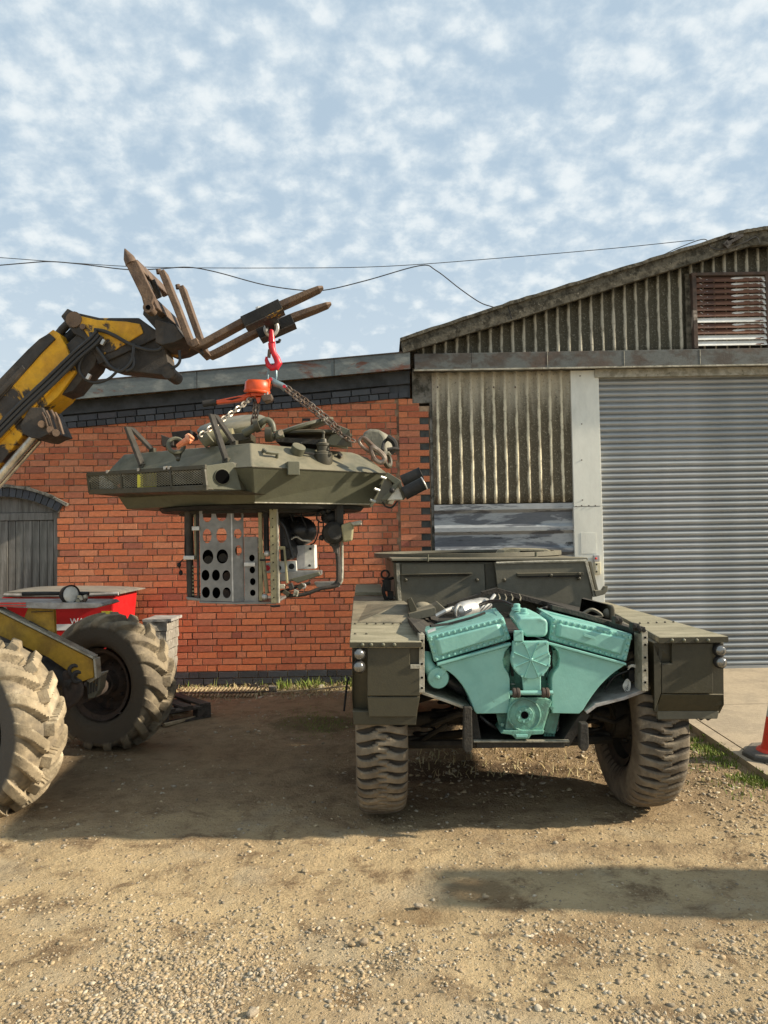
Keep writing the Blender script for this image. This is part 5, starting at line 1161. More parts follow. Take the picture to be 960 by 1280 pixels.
MB().tube([ch(337, 437), ch(336, 447)], .012, 8).build('safety_catch', 'chain', hk, smooth=True)
# chain helper: every chain is one object of interlocked links
def chain(name, pts_, pitch, r, mat, label, cat='chain', group=None):
    line = [Vector(p) for p in pts_]; L = [0]
    for a_, c_ in zip(line, line[1:]): L.append(L[-1]+(c_-a_).length)
    n = int(L[-1]/pitch); b = MB()
    for k in range(n):
        s_ = (k+.5)*pitch; j = max(i for i in range(len(L)) if L[i] <= s_); j = min(j, len(line)-2)
        p = line[j].lerp(line[j+1], (s_-L[j])/max(1e-6, L[j+1]-L[j])); d = (line[j+1]-line[j]).normalized(); u = d.cross(Vector((0, 1, 0)))
        u = u.normalized() if u.length > .1 else Vector((1, 0, 0)); v = d.cross(u)
        a = PI/4+(PI/2 if k % 2 else 0); w = u*math.cos(a)+v*math.sin(a); hl = pitch*.66; hw = pitch*.40
        q = [p+d*hl*math.cos(t)*1.0+w*hw*math.sin(t) for t in [2*PI*i/10 for i in range(10)]]
        q = [p+d*(math.copysign(abs(math.cos(t))**.7, math.cos(t))*hl)+w*hw*math.sin(t) for t in [2*PI*i/10+.0 for i in range(10)]]
        b.tube(q+[q[0]], r, 5, cap=False)
    o = b.build(name, mat); tag(o, label, cat, group, 'stuff' if False else None); return o
# ============================================================ HOIST
ho = thing('lever_hoist', 'orange lever chain hoist hanging from the red hook', 'lever hoist', P(325, 485, HY))
MB().lathe([(.001, .055), (.07, .052), (.086, .035), (.09, 0), (.09, -.02), (.075, -.035), (.001, -.035)], P(322, 484.5, HY), (0.08, -.15, 1), 28, cap=(False, False)).build('gear_case', 'orange', ho, smooth=True)
MB().lathe([(.001, .004), (.046, .002), (.05, -.004)], P(322, 484.5, HY)+Vector((.004, -.008, .054)), (0.08, -.15, 1), 24, cap=(False, False)).build('case_disc', 'rustframe', ho, smooth=True)
MB().lathe([(.092, .006), (.095, 0), (.092, -.010)], P(321.5, 489.5, HY), (0.08, -.1, 1), 28).build('case_rim', 'orange', ho, smooth=True)
MB().ext([P(x, y, HY-.04) for x, y in ((330, 477), (333, 473), (338, 474), (337, 483), (333, 489), (329, 489))], (0, .08, 0)).build('top_hook', 'orange', ho, bevel=.008)
MB().ext([P(x, y, HY-.05) for x, y in ((313, 491), (336, 490), (337, 494), (314, 495))], (0, .09, 0)).build('frame_plate', 'orange', ho, bevel=.004)
MB().ext([P(x, y, HY-.06) for x, y in ((327, 494), (339, 492), (340, 497), (338, 500), (330, 502), (327, 499))], (0, .10, 0)).build('brake_housing', 'chain', ho, bevel=.006)
MB().loft([[P(x, y, HY-.03) for x, y in ((319, 496), (327, 496), (325, 503), (322, 505))], [P(x, y, HY+.03) for x, y in ((319, 496), (327, 496), (325, 503), (322, 505))]]).build('lower_block', 'orange', ho, bevel=.005)
b = MB(); b.ext([P(x, y, HY-.02) for x, y in ((270, 500), (300, 494), (305, 495), (307, 500), (302, 501), (284, 503.5), (270, 505))], (0, .05, 0)); b.build('lever', 'orange', ho, bevel=.006, label='orange lever arm')
MB().ext([P(x, y, HY-.023) for x, y in ((282, 499.5), (297, 496.5), (303, 496.5), (290, 500))], (0, .004, 0)).build('lever_recess', 'black', ho)
MB().tube([P(254, 505, HY), P(271, 502.5, HY)], .024, 10).build('lever_grip', 'boomdark', ho, smooth=True)
MB().tube([P(302, 498, HY), P(314, 494, HY)], .022, 10).build('lever_neck', 'orange', ho, smooth=True)
for x in (331, 334.5): MB().rod(P(x, 490, HY-.05), P(x-.5, 500, HY-.05), .006, 6).build('frame_bolt', 'chrome', ho)
MB().tube([ch(338, 458), ch(335, 466), ch(334.5, 476)], .008, 6).build('hoist_link', 'bluesteel', ho)
sk = thing('chain_shackle', 'blue grey coupling joining the hook to the long rear chain', 'shackle', ch(347, 480))
b = MB(); b.tube([ch(343.5, 456), ch(345, 464), ch(345, 473), ch(342, 476), ch(338, 474)], .009, 6, smooth_n=3); b.build('link_bar', 'bluesteel', sk, smooth=True)
b = MB(); b.tube([ch(338, 474), ch(344, 479), ch(352, 482), ch(357, 486)], [.02, .026, .022, .024], 10); b.build('clevis', 'bluesteel', sk, smooth=True)
for x, y in ((339, 475), (356, 484)): MB().rod(ch(x, y)+Vector((0, -.035, 0)), ch(x, y)+Vector((0, .035, 0)), .012, 8).build('clevis_pin', 'redhook', sk)
TZ = lambda x, y, Y: P(x, y, Y)
chain('lifting_chain', [P(357, 486, HY), P(380, 505, 5.25), P(405, 524, 5.15), P(430, 546, 5.05), P(445, 553, 5.0)], .040, .0062, 'chain', 'long rusty lifting chain from the hook down to the right side of the turret')
chain('lifting_chain', [P(359, 484, HY+.03), P(383, 501, 5.3), P(408, 521, 5.2), P(428, 540, 5.1)], .040, .0058, 'chain', 'second strand of rusty chain doubled just above the long one on the right')
chain('lifting_chain', [P(316, 496, HY), P(300, 509, 5.2), P(280, 523, 5.1), P(262, 536, 5.0), P(246, 547, 4.92)], .036, .0062, 'chainsil', 'bright steel chain from the orange hoist down to the left lashed eye')
chain('lifting_chain', [P(319, 503, HY), P(318, 515, HY), P(316, 528, HY), P(314, 540, HY)], .036, .006, 'chain', 'short rusty chain hanging down from the hoist, left of two strands')
chain('lifting_chain', [P(323, 504, HY+.02), P(321, 516, HY), P(319, 530, HY)], .036, .006, 'chain', 'short rusty chain hanging down from the hoist, right of two strands')
# ============================================================ TURRET
tu = thing('turret', 'olive faceted armoured turret hanging from the forks with its inner basket showing', 'turret', P(315, 600, 5.35))
zb, zm, zt = 1.915, 2.125, 2.30
def tz(x, y, Y, z): q = P(x, y, Y); q.z = z; return q
ctr = Vector((-.93, 5.45, 0))
mid = [tz(130, 590, 5.30, zm+.02), tz(315, 584, 4.62, zm), tz(484, 592, 5.25, zm), Vector((.08, 5.95, zm)), Vector((-.55, 6.45, zm)), Vector((-1.45, 6.4, zm)), Vector((-1.98, 5.85, zm))]
top = [tz(155, 562, 5.38, zt), tz(313, 548, 4.86, zt), tz(440, 560, 5.32, zt-.02), Vector((-.12, 5.85, zt)), Vector((-.62, 6.25, zt)), Vector((-1.38, 6.22, zt)), Vector((-1.80, 5.8, zt))]
bot = [tz(158, 632, 5.38, zb), tz(318, 629, 4.80, zb), tz(462, 629, 5.30, zb), Vector((-.10, 5.85, zb)), Vector((-.62, 6.25, zb)), Vector((-1.38, 6.2, zb)), Vector((-1.75, 5.8, zb))]
body = MB().loft([bot, mid, top]).build('turret_body', 'olive_lt', tu, bevel=.007, label='faceted olive turret shell')
cbot = sum(bot, Vector())/7
MB().lathe([(.72, -.03), (.74, -.005)], (cbot.x+.05, cbot.y, zb), (0, 0, 1), 48).build('turret_race', 'black', tu, smooth=True)
MB().lathe([(.60, -.05), (.60, -.028)], (cbot.x+.05, cbot.y, zb), (0, 0, 1), 48).build('race_ring', 'darkolive', tu, smooth=True)
# seams along the belt
for A_, B_ in ((mid[0], mid[1]), (mid[1], mid[2])):
    MB().tube([A_, B_], .004, 6).build('weld_seam', 'olive', tu)
MB().tube([bot[1]+Vector((0, 0, .004)), bot[2]+Vector((0, 0, .004))], .006, 6).build('edge_seam', 'flange', tu)
def onface(x, y, A_, B_, C_, lift=0.0):
    n = (B_-A_).cross(C_-A_).normalized(); 
    if n.y > 0: n = -n
    d = ray(x, y); o = Vector((0, 0, CAM_H)); k = (A_-o).dot(n)/d.dot(n); return o+d*k+n*lift, n
LU = (mid[0], mid[1], top[1]); RU = (mid[1], mid[2], top[1]); RL = (mid[1], mid[2], bot[1])
# cut front plate of the left bottom
# mesh stowage basket on the left face
Bk = thing('x', 'x', 'x') if False else None
A0, A1 = P(109, 592, 5.34), P(256, 583, 4.60); 
dx = (A1-A0); dxy = Vector((dx.x, dx.y, 0)).normalized(); nb_ = Vector((dxy.y, -dxy.x, 0))
if nb_.y > 0: nb_ = -nb_
def bk(x, y, lift=0.0):
    n = nb_; d = ray(x, y); o = Vector((0, 0, CAM_H)); k = (A0-o).dot(n)/d.dot(n); return o+d*k+n*lift
bas = MB(); 
ob = [bk(109, 592), bk(256, 582), bk(259, 612), bk(112, 617)]
depthv = -nb_*.20
bas.loft([[ob[3], ob[2], ob[2]+depthv, ob[3]+depthv], [p+Vector((0, 0, .012)) for p in (ob[3], ob[2], ob[2]+depthv, ob[3]+depthv)]])
basket = bas.build('stowage_basket', 'olive', tu, bevel=.003, label='long mesh fronted stowage basket on the turret side')
MB().loft([[ob[0]+depthv, ob[1]+depthv, ob[2]+depthv, ob[3]+depthv], [p-depthv*.06 for p in (ob[0]+depthv, ob[1]+depthv, ob[2]+depthv, ob[3]+depthv)]]).build('basket_back', 'darkolive', basket)
MB().loft([[ob[0], ob[3], ob[3]+depthv, ob[0]+depthv], [p+dxy*.01 for p in (ob[0], ob[3], ob[3]+depthv, ob[0]+depthv)]]).build('basket_end', 'olive', basket, bevel=.002)
def bar(p, q, w, name='basket_rail', mat='olive', parent=basket):
    d = (q-p).normalized(); u = nb_.cross(d).normalized(); return MB().loft([[p+u*w/2+nb_*.006, p-u*w/2+nb_*.006, p-u*w/2-nb_*.01, p+u*w/2-nb_*.01], [q+u*w/2+nb_*.006, q-u*w/2+nb_*.006, q-u*w/2-nb_*.01, q+u*w/2-nb_*.01]]).build(name, mat, parent, bevel=.002)
bar(bk(109, 593), bk(257, 583.5), .026); bar(bk(112, 615), bk(259, 609.5), .035)
bar(bk(109.5, 592), bk(112.5, 616), .024); bar(bk(254, 584), bk(257, 610), .03)
bar(bk(151, 591), bk(153, 614), .020); bar(bk(213, 587), bk(215, 612), .018)
mm = MB()
def strand(p, q): mm.rod(p, q, .0030, 4)
W_ = (bk(254, 597)-bk(111, 604)).length; n1 = 38
def gp2(u, v): return bk(111+u*144, 595-u*8+v*(612-595), -.004)
for k in range(-6, n1):
    for s_ in (0, 1):
        u0, u1 = k/n1, (k+6)/n1; v0, v1 = (0, 1) if s_ else (1, 0)
        if u0 < 0: v0 = v0+(v1-v0)*(-u0)/(u1-u0); u0 = 0
        if u1 > 1: v1 = v0+(v1-v0)*(1-u0)/(u1-u0); u1 = 1
        strand(gp2(u0, v0), gp2(u1, v1))
mm.build('mesh_front', 'mesh', basket, kind='stuff')
MB().loft([[p-nb_*.03 for p in (bk(150, 591), bk(256, 584), bk(258, 610), bk(152, 614))], [p-nb_*.034 for p in (bk(150, 591), bk(256, 584), bk(258, 610), bk(152, 614))]]).build('basket_black_sheet', 'void', basket)  # thin black sheet set just behind the mesh
MB().cbox(bk(181, 602, -.022), (.17, .02, .11), Matrix.Rotation(-.45, 3, 'Z')).build('yellow_bundle', 'yelbag', basket, bevel=.01, label='yellow bundle behind the mesh')
MB().cbox(bk(121, 602, -.09), (.13, .05, .11), Matrix.Rotation(-.45, 3, 'Z')).build('white_bundle', 'white', basket, bevel=.01, label='white bundle behind the mesh')
MB().cbox(bk(139, 607, -.07), (.03, .03, .03)).build('orange_scrap', 'lashing', basket)
for x in (136, 175, 208, 213): MB().cbox(bk(x, 590.5-(x-109)*.065+1, .008), (.02, .015, .02), Matrix.Rotation(-.45, 3, 'Z')).build('basket_clip', 'chrome', basket)
# lamp cheek with round hole (a light olive triangular guard)
ckn = Vector((math.sin(R_(30)), -math.cos(R_(30)), 0)); ck0 = bk(256, 597, .002)
def ckp(x, y, lift=0.0):
    d = ray(x, y); o = Vector((0, 0, CAM_H)); k = (ck0-o).dot(ckn)/d.dot(ckn); return o+d*k+ckn*lift
c0 = [ckp(254, 582.5), ckp(291, 577.5), ckp(294, 580), ckp(302, 612.5), ckp(258, 611.5)]
ck = MB().loft([c0, [p-ckn*.02 for p in c0]]).build('lamp_cheek', 'olive_lt', tu, bevel=.003, label='light olive cheek plate with a round port')
hc = ckp(277.5, 596, .003); MB().lathe([(.044, 0), (.044, -.008)], hc, ckn*-1, 28).build('round_port', 'void', ck, smooth=True)
MB().torus(hc+ckn*.002, .046, .004, ckn, 28, 6).build('port_rim', 'olive_lt', ck, smooth=True)
w0 = [ckp(291, 577.5, -.004), ckp(302, 612.5, -.004)]
MB().loft([[w0[0], w0[1], w0[1]+Vector((-.02, .12, 0))], [w0[0]+Vector((.10, .16, -.02)), w0[1]+Vector((.10, .16, .01)), w0[1]+Vector((.08, .18, 0))]]).build('cheek_web', 'olive', ck)
MB().loft([[ob[3]+Vector((0, 0, -.002)), ob[2]+Vector((0, 0, -.002)), bk(302, 613), bk(318, 618, -.1), ob[3]+depthv], [P(160, 622, 5.30), P(262, 618, 4.95), P(300, 617, 4.85), P(318, 617, 4.85), P(150, 618, 5.5)]]).build('basket_floor', 'olive', tu)
# grab handles on the left upper face
def handle(a1, apex, a2, label):
    p0, n = onface(*a1, *LU); p2, _ = onface(*a2, *LU); 
    pa = P(apex[0], apex[1], (p0.y+p2.y)/2-.05); pb = P(apex[0]+5, apex[1]+1, (p0.y+p2.y)/2-.0)
    h = MB(); 
    def flat(pts3, w):
        rings = []
        for i, p in enumerate(pts3):
            t = (pts3[min(i+1, len(pts3)-1)]-pts3[max(0, i-1)]).normalized(); s_ = Vector((0, 1, 0)).cross(t).normalized(); d_ = Vector((.35, .93, 0))
            rings.append([p+s_*.009-d_*w, p+s_*.009+d_*w, p-s_*.009+d_*w, p-s_*.009-d_*w])
        h.loft(rings)
    flat([p0, pa, pb, p2], .026)
    g = h.build('grab_handle', 'darkolive', tu, bevel=.003, label=label)
    for p in (p0, p2): MB().cbox(p-Vector((0, .004, 0)), (.045, .03, .03), Matrix.Rotation(-.45, 3, 'Z')).build('handle_foot', 'olive', g, bevel=.003)
handle((178, 582.5), (159, 534), (191, 563), 'left bent strap handle'); handle((283, 575.5), (264, 518), (293, 554), 'right bent strap handle')
# lashed lifting eye
def eye(x, y, R, Y, label, tail):
    c = P(x, y, Y); g = MB(); g.torus(c, R, R*.30, Vector((.35, -1, .25)), 22, 8); 
    e = g.build('lifting_eye', 'olive_lt', tu, smooth=True, label=label)
    q = [P(*t, Y) for t in tail]; MB().ext(q, (0, .03, 0)).build('eye_base', 'olive', e, bevel=.003); return e
eye(220, 557, .048, 4.92, 'olive lifting eye with the orange lashing', [(213, 564), (227, 563), (224, 573), (221, 574)])
MB().ball(P(222.5, 574, 4.85), .015, 8, 6).build('eye_bolt', 'olive', tu)
ls = MB(); ls.tube([P(222, 558, 4.87), P(228, 554, 4.86), P(234, 551, 4.88), P(240, 548, 4.90)], [.016, .020, .026, .02], 8); ls.torus(P(235, 549, 4.88), .022, .012, (1, .2, .4), 12, 6); ls.torus(P(238, 546, 4.89), .020, .011, (.6, .2, .8), 12, 6)
o = ls.build('lashing_strap', 'lashing', None, smooth=True); tag(o, 'knotted orange lashing strap tying the left chain to the turret eye', 'strap')
# fittings on the right upper face
def onR(x, y, l=0): return onface(x, y, *RU, l)
p, nR = onR(335, 570)
def rcyl(x, y, r, l, name, mat, ax=None, seg=18, prof=None):
    p, n = onR(x, y); return MB().lathe(prof or [(r, 0), (r, l), (r*.8, l+.004)], p, ax or n, seg).build(name, mat, tu, smooth=True)
q, n = onR(336, 571); 
tX = (mid[2]-mid[1]).normalized(); tU = n.cross(tX).normalized(); tU = tU if tU.z > 0 else -tU
b = MB(); b.tube([q-tX*.02+tU*.05, q-tX*.02+tU*.05+n*.02, q-tX*.022+n*.03, q+n*.03, q+tX*.05+n*.03, q+tX*.055-tU*.004+n*.0], .012, 8); b.build('cable_clip', 'olive_lt', tu, smooth=True)
rcyl(371, 566, .045, .05, 'vent_cap', 'olive_lt')
q, n = onR(373, 563, .055); MB().ball(q, .008, 8, 6).build('cap_screw', 'black', tu)
q0, q1 = onR(361, 577)[0], onR(369, 593)[0]
q, n = onR(366, 584); MB().cbox(q+Vector((.0, -.02, -.012)), (.075, .09, .085), Matrix.Rotation(.30, 3, 'Z')).build('small_box', 'olive_lt', tu, bevel=.004)
# periscope head
q, n = onR(405, 573); pb_ = P(404, 577, q.y-.01)
MB().lathe([(.055, -.03), (.062, 0), (.062, .045), (.058, .050), (.058, .060), (.042, .066), (.042, .10), (.047, .104), (.047, .118), (.028, .125), (.022, .15), (.009, .155), (.008, .185), (.012, .188), (.012, .20), (.006, .205)], pb_, (0.02, .05, 1), 28).build('periscope_head', 'olive', tu, smooth=True, label='stepped dark olive sight head')
MB().tube([onR(378, 569)[0]+n*.02, onR(392, 571)[0]+n*.02], .008, 6).build('sight_cable', 'black', tu)
rcyl(424, 571, .018, .02, 'small_port', 'black'); q, n = onR(426, 573, .012); MB().ball(q, .009, 8, 6).build('port_catch', 'chrome', tu)
# roof: hatches and gear
zr = zt
hat = MB(); c = Vector((-.60, 5.25, zr+.10)); ax = Vector((-.15, -.30, 1)).normalized()
hatc = P(376, 537, 5.3)
def disc(cx, cy, Y, R, H, ax, name, mat, label=None, sc=1.0): return MB().lathe([(R*.94, -H), (R, -H*.5), (R, H*.3), (R*.93, H*.6), (R*.6, H), (.001, H*1.05)], P(cx, cy, Y), ax, 36, cap=(True, False)).build(name, mat, tu, smooth=True, label=label)
disc(374, 536, 5.35, .25, .02, (-.30, -.10, 1), 'open_hatch', 'olive_lt', 'round olive hatch lid propped ajar')
disc(392, 545, 5.35, .27, .018, (.0, .0, 1), 'hatch_ring', 'olive', None)
for x, y in ((383, 524.5), (384, 533)): MB().cbox(P(x, y, 5.2), (.05, .02, .015)).build('hatch_stud', 'black', tu)
MB().tube([P(322, 536, 5.05), P(326, 529, 5.0), P(334, 525, 5.0), P(340, 530, 5.0), P(342, 540, 5.0)], .021, 10, smooth_n=4).build('hatch_arm', 'olive_lt', tu, smooth=True)
MB().rod(P(318, 533, 4.98), P(324, 531, 4.98), .045, 16).build('hinge_drum', 'olive', tu, smooth=True)
MB().rod(P(304, 542, 5.0), P(320, 534, 5.0), .026, 12).build('hatch_strut', 'olive_lt', tu, smooth=True)
for x in (337, 349): MB().ext([P(x-5, 548, 4.98), P(x-4, 538, 4.98), P(x+3, 536, 4.98), P(x+6, 546, 4.98)], (0, .04, 0)).build('hinge_lug', 'olive_lt', tu, bevel=.006)
MB().rod(P(332, 543, 5.0), P(340, 543, 5.0), .05, 16).build('hinge_drum', 'olive', tu, smooth=True)
MB().rod(P(351, 541, 4.97), P(351, 541, 5.02), .018, 10).build('hinge_bolt', 'chrome', tu)
disc(290, 532, 5.75, .26, .045, (-.15, -.35, 1), 'commander_hatch', 'olive_lt', 'round olive hatch at the back left of the roof')
MB().ext([P(214, 540, 5.6), P(238, 537, 5.6), P(240, 546, 5.6), P(216, 550, 5.6)], (0, .2, 0)).build('periscope_box', 'black', tu, bevel=.005)
b = MB(); b.ext([P(201, 543, 5.6), P(208, 546, 5.6), P(217, 548, 5.6), P(217, 557, 5.6), P(203, 558, 5.6)], (0, .12, 0)); b.build('sight_guard', 'boomdark', tu, bevel=.004)
MB().rod(P(252, 552, 5.0), P(262, 545, 5.0), .05, 16).build('sight_drum', 'olive_lt', tu, smooth=True)
MB().rod(P(262, 549, 5.15), P(292, 545, 5.15), .055, 16).build('roof_drum', 'frameyel', tu, smooth=True)
MB().ext([P(262, 560, 5.2), P(312, 549, 5.0), P(312, 540, 5.0), P(262, 545, 5.2)], (0, .25, 0)).build('roof_box', 'olive', tu, bevel=.006)
MB().ext([P(405, 556, 5.15), P(434, 559, 5.15), P(437, 537, 5.15), P(422, 531, 5.15)], (0, .10, 0)).build('fixed_guard', 'olive_lt', tu, bevel=.004)
MB().ext([P(421, 556, 5.05), P(440, 559, 5.05), P(437, 536, 5.05)], (0, .02, 0)).build('guard_wing', 'olive', tu, bevel=.002)
MB().ext([P(345, 552, 5.1), P(405, 556, 5.1), P(405, 550, 5.1), P(345, 546, 5.1)], (0, .3, 0)).build('hatch_coaming', 'darkolive', tu)
# hooded sight at the far right with chain shackle
MB().loft([[P(452, 549, 5.55), P(454, 540, 5.55), P(462, 536, 5.55), P(475, 537, 5.55), P(482, 546, 5.55), P(484, 566, 5.55), P(470, 570, 5.55)], [p+Vector((.05, .35, .02)) for p in (P(452, 549, 5.55), P(454, 540, 5.55), P(462, 536, 5.55), P(475, 537, 5.55), P(482, 546, 5.55), P(484, 566, 5.55), P(470, 570, 5.55))]]).build('sight_hood', 'canvas', tu, bevel=.02, seg=3, smooth=True, label='rounded khaki covered sight on the right')
b = MB(); b.tube([P(484, 546, 5.5), P(492, 552, 5.5), P(494, 560, 5.5), P(488, 566, 5.5)], .022, 8, smooth_n=3); b.build('hood_cable', 'black', tu, smooth=True)
MB().tube([P(484, 562, 5.45), P(492, 561, 5.45), P(499, 562, 5.45)], .014, 8).build('hood_lever', 'boomdark', tu)
b = MB(); b.tube([P(487, 547, 5.52), P(480, 553, 5.5), P(478, 563, 5.45)], .012, 8, smooth_n=3); b.build('hood_strap', 'black', tu)
CH2 = 5.08
b = MB(); q = [P(x, y, CH2) for x, y in ((449, 551), (453, 547), (459, 550), (466, 557), (470, 561), (466, 566), (459, 563), (452, 557))]; b.tube(q+[q[0], q[1]], .012, 8, smooth_n=3); o = b.build('large_link', 'chain', None, smooth=True); tag(o, 'large rusty oblong link at the end of the right chain', 'chain link')
b = MB(); q = [P(x, y, CH2-.03) for x, y in ((464, 559), (471, 562), (478, 568), (481, 574), (476, 578), (468, 573))]; b.tube(q+[q[0], q[1]], .017, 8, smooth_n=3); o = b.build('shackle', 'chain', None, smooth=True); tag(o, 'rusty bow shackle on the turret right of the oblong link', 'shackle')
b = MB(); b.torus(P(484, 575, 5.15), .045, .016, (1, -.5, .2), 18, 8); b.build('lifting_eye', 'olive', tu, smooth=True)
# smoke dischargers
MB().loft([[P(482, 596, 5.1), P(468, 629, 5.1), P(482, 629, 5.1), P(492, 608, 5.1), P(488, 600, 5.1)], [p+Vector((.05, .25, 0)) for p in (P(482, 596, 5.1), P(468, 629, 5.1), P(482, 629, 5.1), P(492, 608, 5.1), P(488, 600, 5.1))]]).build('discharger_bracket', 'olive_grey', tu, bevel=.004)
MB().ext([P(484, 590, 5.05), P(502, 601, 5.05), P(495, 606, 5.05), P(483, 597, 5.05)], (0, .2, 0)).build('bracket_plate', 'olive_lt', tu, bevel=.003)
MB().ext([P(486, 620, 5.02), P(498, 602, 5.02), P(504, 624, 5.02), P(484, 625, 5.02)], (0, .12, 0)).build('white_plate', 'white', tu, bevel=.002, label='pale triangular plate under the launcher tubes')
MB().ext([P(476, 625, 5.0), P(489, 611, 5.0), P(491, 606, 5.0), P(499, 600, 5.0), P(502, 602, 5.0), P(484, 625, 5.0)], (0, .03, 0)).build('bracket_arm', 'olive_lt', tu, bevel=.003)
MB().ext([P(497, 606, 4.99), P(501, 602, 4.99), P(508, 621, 4.99), P(504, 624, 4.99)], (0, .18, 0)).build('tube_base', 'olive', tu, bevel=.004)
for (p0, p1, Y, lab) in (((503, 602), (526, 592), 5.16, 'upper dark launcher tube'), ((505, 617), (530, 604), 5.0, 'lower dark launcher tube')):
    a_, c_ = P(*p0, Y), P(*p1, Y); d = (c_-a_)
    t_ = MB(); t_.tube([a_, c_], .044, 20, cap=True).build('smoke_tube', 'black', tu, smooth=True, label=lab)
    ax_ = d.normalized(); l_ = MB(); l_.torus(c_, .042, .005, ax_, 20, 6); l_.build('tube_lip', 'alu' if Y < 5.1 else 'black', tu, smooth=True)
for x, y in ((476, 596), (468, 611), (463, 625)): MB().rod(P(x, y, 5.0), P(x+6, y+2, 5.02), .009, 8).build('bracket_bolt', 'alu', tu)
MB().tube([P(478, 627, 5.05), P(482, 633, 5.05), P(490, 634, 5.05), P(497, 626, 5.05)], .006, 6, smooth_n=5).build('tube_cable', 'black', tu)
MB().ball(P(490, 613, 4.99), .018, 10, 6).build('cable_plug', 'black', tu)
# ------------------------------------------------------------ basket under the turret
def holed(outline, holes, Y0, thick, name, mat, label=None, nrm=None, seg=22):
    # flat plate with real holes: outline and holes given in the photo's measures, laid in a vertical plane
    cu = bpy.data.curves.new('t', 'CURVE'); cu.dimensions = '2D'; cu.fill_mode = 'BOTH'; cu.extrude = thick/2
    p0 = P(*outline[0], Y0); n = Vector(nrm or (0, -1, 0)).normalized(); xa = Vector((0, 0, 1)).cross(n).normalized()*1.0; ya = n.cross(xa)
    if xa.x < 0: xa = -xa
    def uv(x, y):
        d = ray(x, y); o = Vector((0, 0, CAM_H)); k = (p0-o).dot(n)/d.dot(n); q = o+d*k-p0; return (q.dot(xa), q.z)
    def addp(pts2):
        s = cu.splines.new('POLY'); s.points.add(len(pts2)-1); s.use_cyclic_u = True
        for i, (u, v) in enumerate(pts2): s.points[i].co = (u, v, 0, 1)
    addp([uv(*p) for p in outline])
    for (hx, hy, rx, ry) in holes: addp([uv(hx+rx*math.cos(2*PI*k/seg), hy+ry*math.sin(2*PI*k/seg)) for k in range(seg)])
    ob = bpy.data.objects.new('t', cu); COL.objects.link(ob); dg = bpy.context.evaluated_depsgraph_get(); m2 = bpy.data.meshes.new_from_object(ob.evaluated_get(dg)); 
    bpy.data.objects.remove(ob)
    Mx = Matrix((( xa.x, 0, -n.x, p0.x), (xa.y, 0, -n.y, p0.y), (xa.z, 1, -n.z, p0.z), (0, 0, 0, 1)))
    m2.transform(Matrix.Translation(-OFF[tu.name]) @ Mx); m2.name = name
    m2.materials.clear(); m2.materials.append(mt[mat]); o = bpy.data.objects.new(name, m2); link(o, tu); OFF[o.name] = OFF[tu.name]
    if label: o['label'] = label
    return o
KY = 5.16
hl = [(259, 644, 5.5, 9), (277, 642.5, 7, 9), (259, 670, 5.5, 9), (277, 669, 6.5, 9.5), (260, 696, 6.8, 9), (278, 695.5, 7.2, 9), (257, 719, 5, 6.8), (270, 719, 5, 7), (283, 719.5, 5, 6.8), (257.5, 740.5, 5, 7), (270.5, 741, 5, 7), (283.5, 741, 5, 6.8)]
holed([(249, 632), (288, 632), (290, 752), (251, 751)], hl, KY, .006, 'perforated_panel', 'aluplate', 'tall grey panel with round lightening holes')
MB().loft([[P(288, 632, KY), P(290, 632, KY), P(292, 752, KY), P(290, 752, KY)], [P(288, 632, KY)+Vector((.004, .04, 0)), P(290, 632, KY)+Vector((.004, .04, 0)), P(292, 752, KY)+Vector((.004, .04, 0)), P(290, 752, KY)+Vector((.004, .04, 0))]]).build('panel_fold', 'alu', tu)
holed([(290, 632), (304, 632), (305.5, 752), (292, 752)], [(297, 645, 5, 6), (297, 667, 5, 6), (298, 688, 4.2, 6.5)], KY, .006, 'side_panel', 'aluplate', None, (.45, -.9, 0))
holed([(305, 671), (322, 671), (323, 752), (306, 752)], [(315, 697.5, 3.5, 4.3), (315.5, 712.5, 3.5, 4.3), (316, 727, 3.5, 4.5), (316, 741, 3.5, 4)], KY+.02, .005, 'lower_panel', 'aluplate')
MB().ext([P(306, 672, KY+.03), P(322, 672, KY+.03), P(322, 684, KY+.03), P(309, 684, KY+.03)], (0, .1, 0)).build('white_box', 'white', tu, bevel=.004)
MB().ext([P(309, 685, KY+.04), P(322, 685, KY+.04), P(322, 690, KY+.04), P(309, 690, KY+.04)], (0, .1, 0)).build('black_box', 'black', tu, bevel=.004)
MB().ext([P(305, 703, KY-.0), P(319, 703, KY-.0), P(319, 708, KY-.0), P(305, 708, KY-.0)], (0, .006, 0)).build('clip_plate', 'alu', tu, bevel=.002)
MB().ext([P(250, 684, KY+.12), P(289, 684, KY+.12), P(290, 750, KY+.12), P(251, 750, KY+.12)], (0, .2, 0)).build('dark_backing', 'void', tu)  # black blocks added behind the panels so their holes look dark
MB().ext([P(306, 691, KY+.10), P(322, 691, KY+.10), P(322, 750, KY+.10), P(306, 750, KY+.10)], (0, .2, 0)).build('dark_backing', 'void', tu)
for x_, y_ in ((262, 700), (280, 697), (286, 720), (283, 742)): MB().lathe([(.03, 0), (.03, -.04)], P(x_, y_, KY+.11), (0, 1, 0), 12).build('rack_fitting', 'darkolive' if y_ < 710 else 'rustframe', tu)
